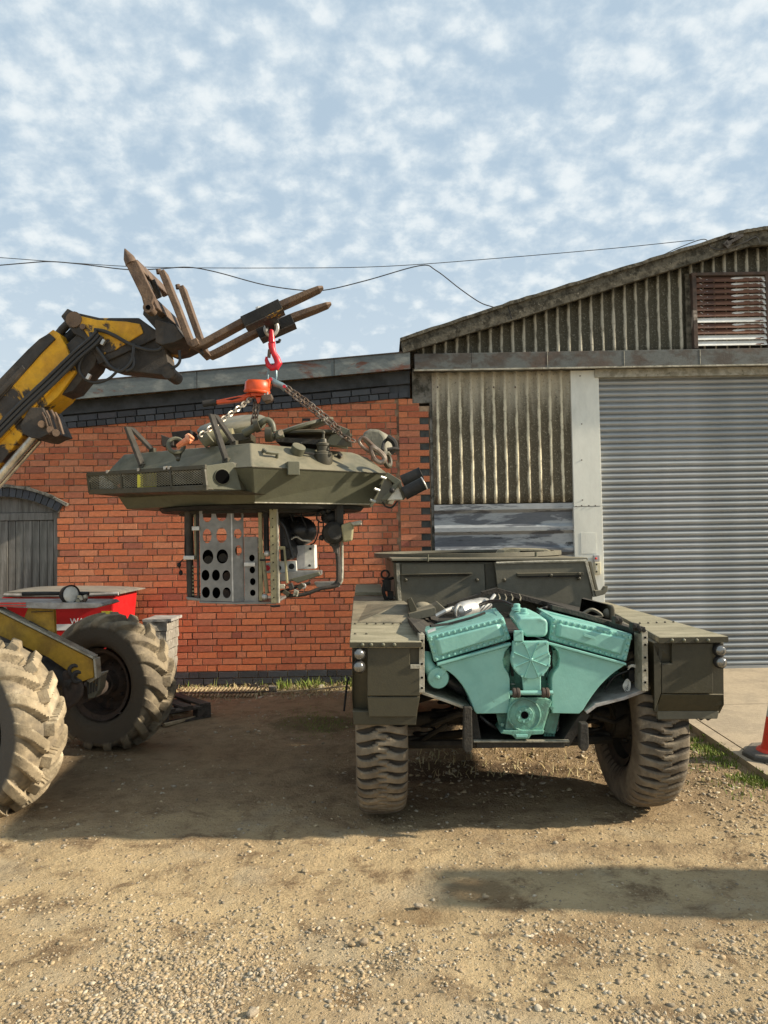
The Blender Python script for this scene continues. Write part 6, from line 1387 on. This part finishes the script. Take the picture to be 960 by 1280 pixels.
# left tube column with cable
MB().tube([P(236, 633, KY+.1), P(236, 665, KY+.1), P(237, 695, KY+.1)], .030, 14).build('black_tube', 'boomdark', tu, smooth=True)
MB().tube([P(237, 697, KY+.1), P(238, 730, KY+.1), P(238.5, 746, KY+.1)], .024, 14).build('black_tube', 'boomdark', tu, smooth=True)
MB().cbox(P(237.5, 697, KY+.09), (.075, .07, .028)).build('tube_collar', 'alu', tu, bevel=.004)
MB().ext([P(245, 636, KY+.06), P(248, 636, KY+.06), P(249, 748, KY+.06), P(246.5, 748, KY+.06)], (0, .02, 0)).build('rail_strip', 'boomdark', tu)
MB().ext([P(242, 640, KY+.09), P(244.5, 640, KY+.09), P(245.5, 700, KY+.09), P(243, 700, KY+.09)], (0, .02, 0)).build('rail_strip', 'frameyel', tu)
MB().cbox(P(245, 660.5, KY-.01), (.05, .03, .028)).build('panel_tab', 'alu', tu, bevel=.002)
for k in range(9): MB().cbox(P(241.5, 708+4.4*k, KY+.07), (.008, .01, .010)).build('rack_tooth', 'frameyel', tu)
MB().tube([P(234, 640, KY+.1), P(231.5, 670, KY+.08), P(231, 690, KY+.08), P(232, 697, KY+.08), P(227, 701, KY+.06), P(224.5, 706, KY+.05)], .004, 6, smooth_n=6).build('hanging_lead', 'black', tu)
MB().tube([P(224, 706, KY+.05), P(226, 717, KY+.05)], .003, 6).build('hanging_lead', 'black', tu)
for x, y in ((224, 706), (226, 716)): MB().ball(P(x, y, KY+.05), .014, 10, 7, sc=(1, 1, 1.3)).build('lead_plug', 'black', tu, smooth=True)
b = MB(); b.ext([P(232, 746, KY+.06), P(251, 748, KY+.06), P(251, 751.5, KY+.06), P(234, 750, KY+.06)], (0, .2, 0)); b.build('floor_corner', 'aluplate', tu, bevel=.003)
MB().ext([P(249, 751.5, KY-.01), P(296, 753, KY-.01), P(345, 752, KY-.01), P(345, 755, KY-.01), P(296, 755.5, KY-.01), P(249, 754, KY-.01)], (0, .55, 0)).build('basket_floor_plate', 'aluplate', tu, bevel=.003)
# front uprights
KZ = 5.06
MB().ext([P(322.5, 629, KZ+.04), P(327, 629, KZ+.04), P(328, 751, KZ+.04), P(323.5, 751, KZ+.04)], (0, .05, 0)).build('dark_upright', 'frameyel', tu, bevel=.003)
up = MB().ext([P(336.5, 629, KZ), P(345.5, 629, KZ), P(347.5, 754, KZ), P(338.5, 754, KZ)], (0, .03, 0)).build('upright', 'frameyel', tu, bevel=.003, label='tall khaki upright with bolt holes')
MB().ext([P(345.5, 629, KZ-.001), P(346.8, 629, KZ-.001), P(348.8, 754, KZ-.001), P(347.4, 754, KZ-.001)], (0, .05, 0)).build('upright_edge', 'flange', tu)
for k in range(11): MB().ball(P(340.5+.18*k, 637+11*k, KZ-.001), .0045, 6, 4).build('bolt_hole', 'void', up)
for x, r in ((330.5, .010), (333.5, .012)): MB().rod(P(x, 636, KZ+.05), P(x+1, 690, KZ+.05), r, 8).build('control_rod', 'black', tu)
MB().tube([P(329, 692, KZ+.04), P(331, 716, KZ+.04), P(334, 742, KZ+.04)], .013, 8).build('control_rod', 'frameyel', tu, smooth=True)
MB().ball(P(334, 692, KZ+.03), .022, 10, 7).build('knob', 'alu', tu); MB().ball(P(331, 746, KZ+.03), .022, 10, 7).build('knob', 'alu', tu)
MB().cbox(P(331, 633, KZ+.05), (.05, .06, .035)).build('rod_bracket', 'alu', tu, bevel=.004)
MB().cbox(P(332, 700, KZ+.04), (.075, .03, .012)).build('rod_bracket', 'black', tu)
MB().tube([P(338, 757, KZ), P(342, 758, KZ), P(350, 757, KZ)], .008, 6).build('floor_pin', 'black', tu)
# seat
MB().loft([[P(348, 646, 5.25), P(353, 650, 5.25), P(360, 668, 5.25), P(366, 692, 5.25), P(362, 700, 5.25), P(350, 702, 5.25)], [p+Vector((.05, .30, .01)) for p in (P(348, 646, 5.25), P(353, 650, 5.25), P(360, 668, 5.25), P(366, 692, 5.25), P(362, 700, 5.25), P(350, 702, 5.25))]]).build('seat_back', 'seat', tu, bevel=.02, seg=3, smooth=True)
MB().tube([P(350, 652, 5.22), P(356, 660, 5.22), P(361, 677, 5.22), P(366, 697, 5.22)], .010, 8, smooth_n=4).build('seat_piping', 'rubber', tu, smooth=True)
MB().ball(P(374, 664, 5.45), .14, 18, 12, sc=(.9, .8, .75)).build('seat_cushion', 'seat', tu, smooth=True)
MB().ball(P(352, 640, 5.5), .10, 14, 9).build('cable_bundle', 'black', tu, smooth=True)
MB().tube([P(361, 676, 5.3), P(370, 671, 5.3), P(378, 675, 5.3), P(388, 676, 5.3)], .007, 6, smooth_n=4).build('seat_frame', 'alu', tu)
wb = MB().ext([P(370, 682, 5.4), P(393, 681, 5.4), P(394, 711, 5.4), P(371, 712, 5.4)], (0, .18, 0)).build('equipment_box', 'white', tu, bevel=.005, label='white equipment box behind the seat')
MB().ext([P(371, 683, 5.385), P(381, 683, 5.385), P(381, 710, 5.385), P(371, 711, 5.385)], (0, .01, 0)).build('box_panel', 'grey_pl', wb); 
for x, y in ((388, 686), (387, 707)): MB().ball(P(x, y, 5.39), .010, 8, 6).build('box_catch', 'black', wb)
MB().ext([P(329, 704, 5.3), P(352, 701, 5.3), P(370, 701, 5.3), P(371, 716, 5.3), P(350, 716, 5.3), P(330, 716, 5.3)], (0, .04, 0)).build('white_bracket', 'white', tu, bevel=.003)
for x, y, c_ in ((334, 710, 'redhook'), (364.5, 708, 'black'), (348, 710, 'black')): MB().lathe([(.020, 0), (.020, -.008)], P(x, y, 5.295), (0, 1, 0), 14).build('round_socket', c_, tu)
MB().ext([P(347, 718, 5.2), P(360, 714, 5.2), P(400, 714, 5.2), P(400, 720, 5.2), P(372, 726, 5.2), P(350, 727, 5.2)], (0, .22, 0)).build('seat_tray', 'aluplate', tu, bevel=.006)
MB().ext([P(362, 724, 5.15), P(398, 715, 5.15), P(401, 719, 5.15), P(372, 729, 5.15)], (0, .05, 0)).build('tray_lip', 'olive_lt', tu, bevel=.004)
MB().ext([P(347, 683, 5.12), P(356, 683, 5.12), P(360, 729, 5.12), P(357.5, 730, 5.12), P(354, 687, 5.12), P(347, 687, 5.12)], (0, .03, 0)).build('bent_bar', 'frameyel', tu, bevel=.003)
MB().tube([P(350, 740, 5.15), P(364, 736, 5.15), P(375, 732, 5.15), P(388, 728, 5.15)], .010, 8, smooth_n=3).build('linkage_rod', 'boomdark', tu, smooth=True)
MB().torus(P(379, 732.5, 5.13), .014, .006, (0, 1, 0), 14, 6).build('rod_ring', 'alu', tu, smooth=True)
MB().tube([P(358, 745, 5.15), P(380, 743, 5.15), P(400, 736, 5.15), P(418, 733, 5.15), P(425, 729, 5.15)], .013, 8, smooth_n=3).build('linkage_rod', 'boomdark', tu, smooth=True)
MB().ext([P(392, 728, 5.3), P(424, 727, 5.3), P(424, 734, 5.3), P(396, 734, 5.3)], (0, .12, 0)).build('tray_plate', 'aluplate', tu, bevel=.003)
for k in range(5): MB().cbox(P(352+6*k, 733+(k % 2)*8, 5.12), (.045, .04, .03), Matrix.Rotation(k*.6, 3, 'Y')).build('linkage_block', ('flange', 'olive', 'boomdark')[k % 3], tu, bevel=.004)
# right post and motor
MB().tube([P(425.5, 634, 5.25), P(427, 660, 5.25), P(427.5, 700, 5.25), P(427, 726, 5.25), P(423, 730, 5.25)], .011, 10, smooth_n=2).build('thin_post', 'flange', tu, smooth=True)
MB().tube([P(421, 634, 5.22), P(422, 660, 5.22), P(422, 690, 5.22), P(423, 725, 5.22), P(415, 733, 5.22)], .016, 8, smooth_n=2).build('wrapped_cable', 'boomdark', tu, smooth=True)
MB().cbox(P(425, 640, 5.22), (.045, .06, .17)).build('post_head', 'darkolive', tu, bevel=.005)
MB().lathe([(.055, -.06), (.075, -.04), (.075, .02), (.05, .05)], P(417, 666, 5.2), (.3, -1, .1), 22).build('motor_drum', 'darkolive', tu, smooth=True)
MB().loft([[P(426, 656, 5.16), P(438, 652, 5.16), P(442, 656, 5.16), P(440, 676, 5.16), P(429, 678, 5.16)], [p+Vector((0, .10, 0)) for p in (P(426, 656, 5.16), P(438, 652, 5.16), P(442, 656, 5.16), P(440, 676, 5.16), P(429, 678, 5.16))]]).build('motor_casing', 'frameyel', tu, bevel=.012, seg=3)
MB().ext([P(438, 653, 5.15), P(452, 650, 5.15), P(452, 656, 5.15), P(441, 657, 5.15)], (0, .08, 0)).build('motor_bracket', 'flange', tu, bevel=.006)
MB().ball(P(413, 647, 5.28), .06, 12, 8, sc=(1.1, 1, .8)).build('motor_cap', 'black', tu, smooth=True)
b = MB(); b.tube([P(408, 644, 5.2), P(399, 640, 5.2), P(396, 648, 5.2), P(401, 653, 5.2), P(408, 650, 5.2)], .006, 6, smooth_n=6); b.build('cable_loop', 'black', tu)
for pts_ in ([(366, 643), (380, 645), (395, 642), (404, 636)], [(376, 640), (378, 648), (382, 656), (384, 664)], [(398, 652), (397, 668), (393, 678), (388, 681)], [(404, 650), (404, 668), (403, 676)], [(418, 634), (421, 641), (418, 650)], [(412, 680), (421, 688), (423, 696)], [(352, 634), (362, 642), (366, 652)]): MB().tube([P(x, y, 5.25) for x, y in pts_], .005, 6, smooth_n=6).build('cable', 'black', tu)
for x, y in ((402, 672), (404, 640), (410, 638)): MB().ball(P(x, y, 5.2), .02, 10, 7).build('cable_plug', 'black', tu)
for k in range(4): MB().rod(P(414+2*k, 680, 5.2), P(420+.5*k, 692, 5.2), .006, 6).build('motor_lead', 'boomdark', tu)
# ============================================================ TELEHANDLER FRONT CHASSIS (parts of the telehandler)
CY = 5.55
def cpx(pts_, y, dep, name, mat, bevel=.006, label=None): return MB().ext([P(a, c, y) for a, c in pts_], (0, dep, 0)).build(name, mat, th, bevel=bevel, label=label)
cpx([(-60, 735), (0, 766), (60, 796), (115, 824), (117, 828), (117, 847), (103, 852), (60, 822), (0, 795), (-60, 770)], 5.30, .05, 'chassis_arm', 'yellow2', label='sloping yellow chassis arm')
q = [P(a, c, 5.28) for a, c in ((-60, 734), (0, 765), (60, 795), (116, 823.5))]; MB().loft([[p, p+Vector((0, .09, 0)), p+Vector((.0, .09, .014)), p+Vector((0, 0, .014))] for p in q]).build('arm_flange', 'flange', th)
q = [P(a, c, 5.28) for a, c in ((116.5, 823.5), (118.5, 848))]; MB().loft([[p, p+Vector((0, .09, 0)), p+Vector((.014, .09, .0)), p+Vector((.014, 0, 0))] for p in q]).build('arm_flange', 'flange', th)
MB().ext([P(a, c, 5.9) for a, c in ((-60, 735), (0, 766), (60, 796), (105, 824), (105, 847), (60, 822), (-60, 770))], (0, .05, 0)).build('chassis_arm', 'yellow2', th, label='far yellow chassis arm')
cpx([(30, 772), (36, 757), (67, 756), (68.5, 798), (58, 793)], 5.36, .04, 'lamp_bracket', 'yellow2', .004)
q = [P(a, c, 5.34) for a, c in ((37, 776.5), (60, 789))]; MB().tube(q, .006, 6).build('bracket_weld', 'boomdark', th)
q = [P(a, c, 5.34) for a, c in ((39, 765), (66, 764))]; MB().tube(q, .003, 6).build('bracket_seam', 'boomdark', th)
cpx([(-60, 752), (0, 753), (60, 753), (125, 753.5), (129, 757), (120, 760), (68, 761.5), (0, 758.5), (-60, 758)], 5.30, .34, 'lamp_board', 'hubw', .004, 'flat grey board carrying the lamp')
cpx([(-60, 752.6), (0, 753.2), (32, 753.2), (32, 755), (0, 755), (-60, 754.4)], 5.296, .004, 'red_reflection', 'redpaint', 0)  # red reflection on the board edge, put on as coloured strips
cpx([(-60, 756.3), (0, 756.5), (32, 756.5), (32, 758), (0, 758.2), (-60, 757.6)], 5.296, .004, 'red_reflection', 'redpaint', 0)
c = P(88, 743, 5.34); ax = Vector((.72, -.62, .05)).normalized()
hl_ = MB().lathe([(.02, -.085), (.045, -.075), (.060, -.04), (.064, -.005), (.066, 0), (.066, .012), (.058, .014), (.056, .004)], c, ax, 28).build('headlamp', 'black', th, smooth=True, label='round black working lamp with clear lens')
MB().lathe([(.056, .006), (.045, .010), (.02, .013), (.001, .013)], c, ax, 24, cap=(False, False)).build('lens', 'lampglass', hl_, smooth=True)
MB().tube([c-ax*.03, c-ax*.03+Vector((0, 0, -.075))], .014, 8).build('lamp_stem', 'black', th)
MB().tube([P(28, 742.5, 5.36), P(60, 742, 5.36), P(84, 742, 5.38)], .013, 8).build('lamp_bar', 'black', th, smooth=True)
MB().tube([P(96, 742, 5.4), P(111, 742, 5.4)], .014, 8).build('lamp_bar', 'black', th, smooth=True)
for k, (x, y) in enumerate(((98, 751), (102, 748), (106, 750), (100, 746), (107, 746), (104, 752))): MB().cbox(P(x, y, 5.36), (.028, .03, .022), Matrix.Rotation(k*1.1, 3, 'Y')).build('lamp_fitting', ('olive_top', 'flange', 'forkrust')[k % 3], th, bevel=.004)
# axle casting and king pin knuckle
KYm = 5.32
b = MB(); b.tube([P(30, 838, 5.5), P(62, 838, 5.45), P(80, 846, 5.40), P(96, 856, 5.35)], [.09, .10, .085, .07], 14); b.build('axle_casting', 'boomdark', th, smooth=True)
MB().loft([[P(a, c, 5.30) for a, c in ((78, 838), (90, 836), (98, 844), (106, 858), (104, 870), (96, 880), (84, 890), (78, 876), (77, 856))], [P(a, c, 5.50) for a, c in ((80, 842), (90, 840), (98, 848), (103, 858), (101, 868), (95, 876), (86, 884), (81, 874), (80, 856))]]).build('knuckle', 'hub', th, bevel=.02, seg=3, smooth=True, label='rounded grimy axle knuckle')
for x, y in ((93, 838), (97, 846)): MB().torus(P(x, y, 5.3), .034, .014, (.6, -1, 0), 16, 7).build('knuckle_ear', 'boomdark', th, smooth=True)
MB().ext([P(a, c, 5.38) for a, c in ((107, 852), (124, 843), (126, 846), (124, 862), (118, 872), (110, 874))], (0, .12, 0)).build('spring_block', 'olive_grey', th, bevel=.004)
for k in range(4): MB().rod(P(110+4*k, 853-k*1.5, 5.375), P(110+3.4*k, 868-k*1.5, 5.375), .006, 6).build('block_stud', 'boomdark', th)
MB().ext([P(a, c, 5.36) for a, c in ((108, 851), (118, 844), (127, 842), (126, 845), (112, 854))], (0, .14, 0)).build('block_cap', 'flange', th, bevel=.003)
MB().rod(P(99, 868, 5.45), P(128, 856, 6.3), .07, 14).build('axle_tube', 'hub', th, smooth=True)
MB().rod(P(60, 850, 5.4), P(-10, 905, 5.0), .07, 14).build('axle_tube', 'hub', th, smooth=True)
cpx([(28, 806), (50, 812), (66, 820), (68, 836), (50, 838), (34, 826)], 5.6, .2, 'dark_linkage', 'boomdark')
cpx([(-80, 770), (0, 800), (30, 822), (30, 850), (-80, 850)], 5.7, .3, 'chassis_rear', 'boomdark')
MB().box((-6.2, 4.95, .7), (-3.1, 6.2, 1.2)).build('engine_body', 'yellow2', th, bevel=.03)
MB().box((-5.2, 5.7, 1.2), (-4.0, 6.35, 2.6)).build('cab', 'yellow2', th, bevel=.05)
MB().tube([P(110, 820, 5.9), P(114, 816, 5.9)], .006, 6).build('red_lever', 'redpaint', th)
# ============================================================ RED BIN behind the telehandler
BYY = 8.0
bn = thing('waste_bin', 'red wheeled waste bin with a grey lid in front of the grey door', 'bin', P(75, 860, BYY))
f = [P(6, 743, BYY), P(143, 743, BYY), P(137, 850, BYY), P(12, 850, BYY)]
bl_ = [P(6, 743, BYY)+Vector((0, .75, 0)), P(143, 743, BYY)+Vector((0, .75, 0)), P(137, 850, BYY)+Vector((0, .65, 0)), P(12, 850, BYY)+Vector((0, .65, 0))]
body_ = MB().loft([[p for p in f], bl_]).build('bin_body', 'red', bn, bevel=.02)
MB().box(P(4, 747, BYY)+Vector((0, -.035, -.012)), P(146, 744, BYY)+Vector((0, .05, .0))).build('bin_rim', 'red', bn, bevel=.012)
rings = []
for k in range(13):
    t = k/12; x = 4+t*146; hgt = math.sin(PI*min(1, max(0, t)))**.35
    base_ = P(x, 742.5, BYY-.04)
    rings.append([base_, base_+Vector((0, 0, .015+.012*hgt)), base_+Vector((0, .25, .02+.035*hgt)), base_+Vector((0, .60, .02+.03*hgt)), base_+Vector((0, .84, .01)), base_+Vector((0, .84, 0))])
lid_ = MB().loft(rings).build('bin_lid', 'binlid', bn, smooth=True)
MB().tube([P(5, 744, BYY-.06), P(40, 744.5, BYY-.06), P(100, 744.5, BYY-.06), P(148, 742, BYY-.06)], .018, 8).build('lid_lip', 'hubw', lid_, smooth=True)
MB().box(P(27, 742, BYY-.05), P(78, 739.5, BYY-.03)).build('lid_handle', 'black', lid_, bevel=.004)
def lettering(txt, x, y, Y, size, mat, parent, name='lettering', xs_=1.0):
    cu = bpy.data.curves.new('t', 'FONT'); cu.body = txt; cu.size = size; cu.extrude = .001; ob = bpy.data.objects.new('t', cu); COL.objects.link(ob)
    dg = bpy.context.evaluated_depsgraph_get(); m2 = bpy.data.meshes.new_from_object(ob.evaluated_get(dg)); bpy.data.objects.remove(ob)
    p = P(x, y, Y)-OFF[parent.name]; m2.transform(Matrix.Translation(p) @ Matrix.Rotation(PI/2, 4, 'X') @ Matrix.Scale(xs_, 4, (1, 0, 0))); m2.materials.clear(); m2.materials.append(mt[mat]); m2.name = name
    o = bpy.data.objects.new(name, m2); link(o, parent); return o
lettering('GENERAL', 6.5, 780, BYY-.004, .092, 'textw', bn, xs_=.92)
lettering('WASTE', 87.5, 780.5, BYY-.004, .092, 'textw', bn, xs_=.92)
MB().box(P(69, 788, BYY)+Vector((0, -.004, 0)), P(90, 780, BYY)+Vector((0, 0, 0))).build('white_sticker', 'textw', bn)
MB().box(P(127, 764, BYY)+Vector((0, -.004, 0)), P(140, 768, BYY)+Vector((0, 0, 0))).build('yellow_sticker', 'yelbag', bn)
MB().box(P(7, 801, BYY-.01), P(17, 809, BYY+.02)).build('red_reflector', 'redhook', bn, bevel=.005)
MB().tube([P(5, 748, BYY-.02), P(7, 780, BYY-.02)], .01, 6).build('corner_strip', 'grey_pl', bn)
for x in (20, 128): MB().lathe([(.09, 0), (.09, .05)], P(x, 850, BYY+.1)+Vector((0, 0, -.10)), (1, 0, 0), 18).build('caster', 'rubber', bn)
# ============================================================ stacked rough blocks behind the far tyre
def pebble_block(name, c, d, seed, mat='slab', amp=.02):
    bm = bmesh.new(); bmesh.ops.create_cube(bm, size=1); bmesh.ops.subdivide_edges(bm, edges=bm.edges, cuts=5, use_grid_fill=True)
    for v in bm.verts:
        v.co = Vector((v.co.x*d[0], v.co.y*d[1], v.co.z*d[2])); n = noise.noise(v.co*9+Vector((seed*3.7, seed, 0)))
        v.co += v.co.normalized()*amp*n
    me = bpy.data.meshes.new(name); bm.to_mesh(me); bm.free(); me.materials.append(mt[mat]); o = bpy.data.objects.new(name, me); COL.objects.link(o); o.location = c; return o
tops = [(777, 789), (790, 802), (803, 814), (815, 827), (828, 842)]
YB = 7.35
for k, (ya, yb) in enumerate(tops+[(843, 858), (859, 872)]):
    a_, c_ = P(180, (ya+yb)/2, YB), P(209-.5*k, (ya+yb)/2, YB); h = (yb-ya)/960*YB
    o = pebble_block('stone_block', ((a_.x+c_.x)/2, YB+.2, a_.z), (c_.x-a_.x, .42, h), k, 'slab', .018)
    tag(o, ('uppermost', 'second highest', 'third', 'fourth', 'fifth', 'second lowest', 'lowest')[k]+' rough grey block down the stack behind the far tyre', 'stone block', 'rough blocks stacked behind the far tyre')
o = pebble_block('stone_slab', (P(197, 776, YB).x, YB+.18, P(197, 776, YB).z+.005), (.27, .40, .025), 11, 'hubw', .012); tag(o, 'thin pale broken slab lying on top of the grey block stack', 'slab')
# ============================================================ PALLETS
def pallet(loc, rz, label, W=1.0, D_=1.2, group=None, tilt=0, mat='palletwood'):
    root = bpy.data.objects.new('wooden_pallet', None); root.location = loc; root.rotation_euler = (tilt, 0, rz); COL.objects.link(root); OFF[root.name] = Vector((0, 0, 0)); tag(root, label, 'pallet', group)
    for k in range(6): y = -D_/2+.055+k*(D_-.11)/5; MB().box((-W/2, y-.05, .118), (W/2, y+.05, .140)).build('plank', mat, root, bevel=.003, origin=(0, y, .13))
    for x in (-W/2+.05, 0, W/2-.05):
        MB().box((x-.05, -D_/2, .098), (x+.05, D_/2, .117)).build('stringer_board', mat, root, bevel=.002)
        for y in (-D_/2+.07, 0, D_/2-.07): MB().box((x-.05, y-.07, .020), (x+.05, y+.07, .097)).build('block', mat, root, bevel=.003, origin=(x, y, .06))
        MB().box((x-.05, -D_/2, 0), (x+.05, D_/2, .019)).build('bottom_board', mat, root, bevel=.002)
    return root
g = G(264, 888); g2 = G(206, 905)
d1 = (G(205, 908)-G(264, 897)).normalized(); d2 = Vector((d1.y, -d1.x, 0)); pc = G(264, 897)+d1*.5+d2*.45
pallet((pc.x, pc.y, .005), math.atan2(d2.y, d2.x), 'dark weathered wooden pallet lying on the dirt beside the far tyre', W=.9, D_=1.0)
a_, c_ = G(205, 907, .02), G(256, 893, .02); o = MB().tube([a_, c_], [.022, .010], 6).build('timber_batten', 'stick'); tag(o, 'pale timber batten lying in front of the dark pallet', 'batten')
# pallet stack added out of view, sized to throw the long shadow on the right
for k in range(9):
    pallet((3.2+random.uniform(-.02, .02), 3.50+random.uniform(-.01, .01), .004+.1435*k), PI/2+random.uniform(-.01, .01), ('bottom', 'second', 'third', 'fourth', 'fifth', 'sixth', 'seventh', 'eighth', 'topmost')[k]+' pallet of the stack added right of the view for its shadow', W=.40, D_=1.2, group='pallets added for their shadow')
# ============================================================ wall foot litter: slatted mat, stick, weeds, dry stalks
mroot = thing('slatted_mat', 'fallen straw coloured slatted mat at the foot of the brick wall', 'mat', G(262, 864))
for k in range(22):
    x0 = 222+4.6*k; a_, c_ = G(x0, 870, .012), G(x0+11, 859.5, .02); MB().tube([a_, c_], .009, 5).build('slat', 'stick', mroot)
MB().tube([G(216, 866, .03), G(290, 866, .03), G(350, 864, .03)], .008, 6).build('mat_batten', 'palletwood', mroot)
o = MB().tube([G(346, 865, .03), G(380, 863, .035), G(410, 860, .05), G(437, 857, .06)], .010, 6).build('long_stick', 'stick'); tag(o, 'long thin pale stick lying along the foot of the wall', 'stick')
for k, (x, y, s, lab) in enumerate(((318, 861, .05, 'dark crumpled lump of litter by the wall foot'), (329, 862, .045, 'brown broken brick lump standing by the wall foot'), (341, 864, .05, 'rounded khaki stone by the wall foot'), (402, 860, .035, 'small white stone among the weeds'))):
    g = G(x, y); o = pebble_block('rubble', (g.x, g.y, s*.5), (s*1.6, s*1.3, s*1.2), k+20, ('boomdark', 'rustframe', 'slab', 'white')[k], s*.3); tag(o, lab, 'rubble')
def blades(name, spots, hmin, hmax, mat, label, lean=.5, w=.004):
    vs = []; fs = []
    for (x, y, z) in spots:
        h = random.uniform(hmin, hmax); a = random.uniform(0, 2*PI); l = random.uniform(0, lean)*h; a2 = random.uniform(0, 2*PI)
        d = Vector((math.cos(a), math.sin(a), 0))*l; s_ = Vector((math.cos(a2), math.sin(a2), 0))*w*random.uniform(.6, 1.4); p = Vector((x, y, z-.004)); n = len(vs)
        vs += [p-s_, p+s_, p+d*.35+Vector((0, 0, h*.6))+s_*.8, p+d*.35+Vector((0, 0, h*.6))-s_*.8, p+d+Vector((0, 0, h))]; fs += [(n, n+1, n+2, n+3), (n+3, n+2, n+4)]
    me = bpy.data.meshes.new(name); me.from_pydata([tuple(v) for v in vs], [], fs); me.materials.append(mt[mat]); o = bpy.data.objects.new(name, me); COL.objects.link(o); tag(o, label, name.replace('_', ' '), kind='stuff'); return o
sp = []
def clump(px_, py_, r, n):
    g = G(px_, py_)
    for i in range(int(n*.55)):
        a = random.uniform(0, 2*PI); q = r*random.random()**.7; x, y = g.x+q*math.cos(a)*1.4, g.y+q*math.sin(a); sp.append((x, y, ground_h(x, y) if x < 2.56 else .03))
for (a, c, r, n) in ((862, 914, .05, 120), (868, 925, .07, 200), (872, 934, .10, 420), (884, 938, .10, 420), (896, 944, .08, 260), (902, 951, .09, 240), (911, 957, .07, 170), (930, 970, .09, 330), (945, 976, .09, 330), (958, 982, .09, 280), (870, 960, .12, 90), (892, 980, .14, 80), (925, 995, .14, 70), (880, 947, .10, 160), (915, 975, .14, 120)): clump(a, c, r, n)
blades('grass', sp, .012, .042, 'grass', 'bright short grass tufts along the concrete edge', .7, .0035)
sp = []
for i in range(2600):
    x = P(random.uniform(345, 520), 850, 8.8).x; q = noise.noise(Vector((x*4, 2, 0))); y = 8.86-abs(random.gauss(0, .10)); 
    if random.random() < .15+q*.9: sp.append((x, y, 0))
for i in range(120): x = random.uniform(-4.4, .3); sp.append((x, 8.86-abs(random.gauss(0, .06)), 0))
blades('weeds', sp, .03, .14, 'grass', 'green weeds growing along the foot of the brick wall', .8, .006)
sp = []
for i in range(2200): sp.append((random.uniform(-3.0, .3), 8.85-abs(random.gauss(0, .28)), 0))
for i in range(500): g = G(random.uniform(520, 830), random.uniform(925, 975)); sp.append((g.x, g.y, ground_h(g.x, g.y)))
blades('dry_grass', sp, .02, .07, 'dry', 'dry straw coloured litter along the wall foot', 1.8, .004)
sp = []
for i in range(900):
    g = G(400+random.gauss(0, 22), 903+random.gauss(0, 9)); sp.append((g.x, g.y, ground_h(g.x, g.y)))
blades('moss_grass', sp, .008, .022, 'grass', 'sparse flat green growth on the dirt behind the car', 1.2, .003)
# small clods where the lit strip shows under the car
for i in range(0): pass
# ============================================================ TRAFFIC CONE
gc_ = G(976, 946, .035); 
tcn = thing('traffic_cone', 'orange traffic cone with a white band and black rubber base on the concrete', 'traffic cone', gc_)
rot = Matrix.Rotation(R_(-38), 3, 'Z')
b = MB(); s_ = .235; base_pts = [(-s_, -s_*.55), (-s_*.55, -s_), (s_*.55, -s_), (s_, -s_*.55), (s_, s_*.55), (s_*.55, s_), (-s_*.55, s_), (-s_, s_*.55)]
def bring(k, z): return [gc_+rot@Vector((x*k, y*k, 0))+Vector((0, 0, z)) for x, y in base_pts]
b.loft([bring(1.0, 0), bring(1.0, .03), bring(.93, .045)]); b.build('cone_base', 'conebase', tcn, bevel=.006)
def conez(r0, z0, r1, z1, name, mat): 
    return MB().lathe([(r0, z0), (r1, z1), (r1-.006, z1), (r0-.006, z0)], gc_, (0, 0, 1), 40, cap=(False, False)).build(name, mat, tcn, smooth=True)
MB().lathe([(.165, .045), (.160, .052), (.136, .062), (.122, .09), (.088, .29), (.086, .29)], gc_, (0, 0, 1), 40, cap=(False, False)).build('cone_body', 'cone', tcn, smooth=True)
conez(.0875, .291, .065, .42, 'reflective_band', 'coneband'); conez(.0645, .421, .026, .62, 'cone_top', 'cone')
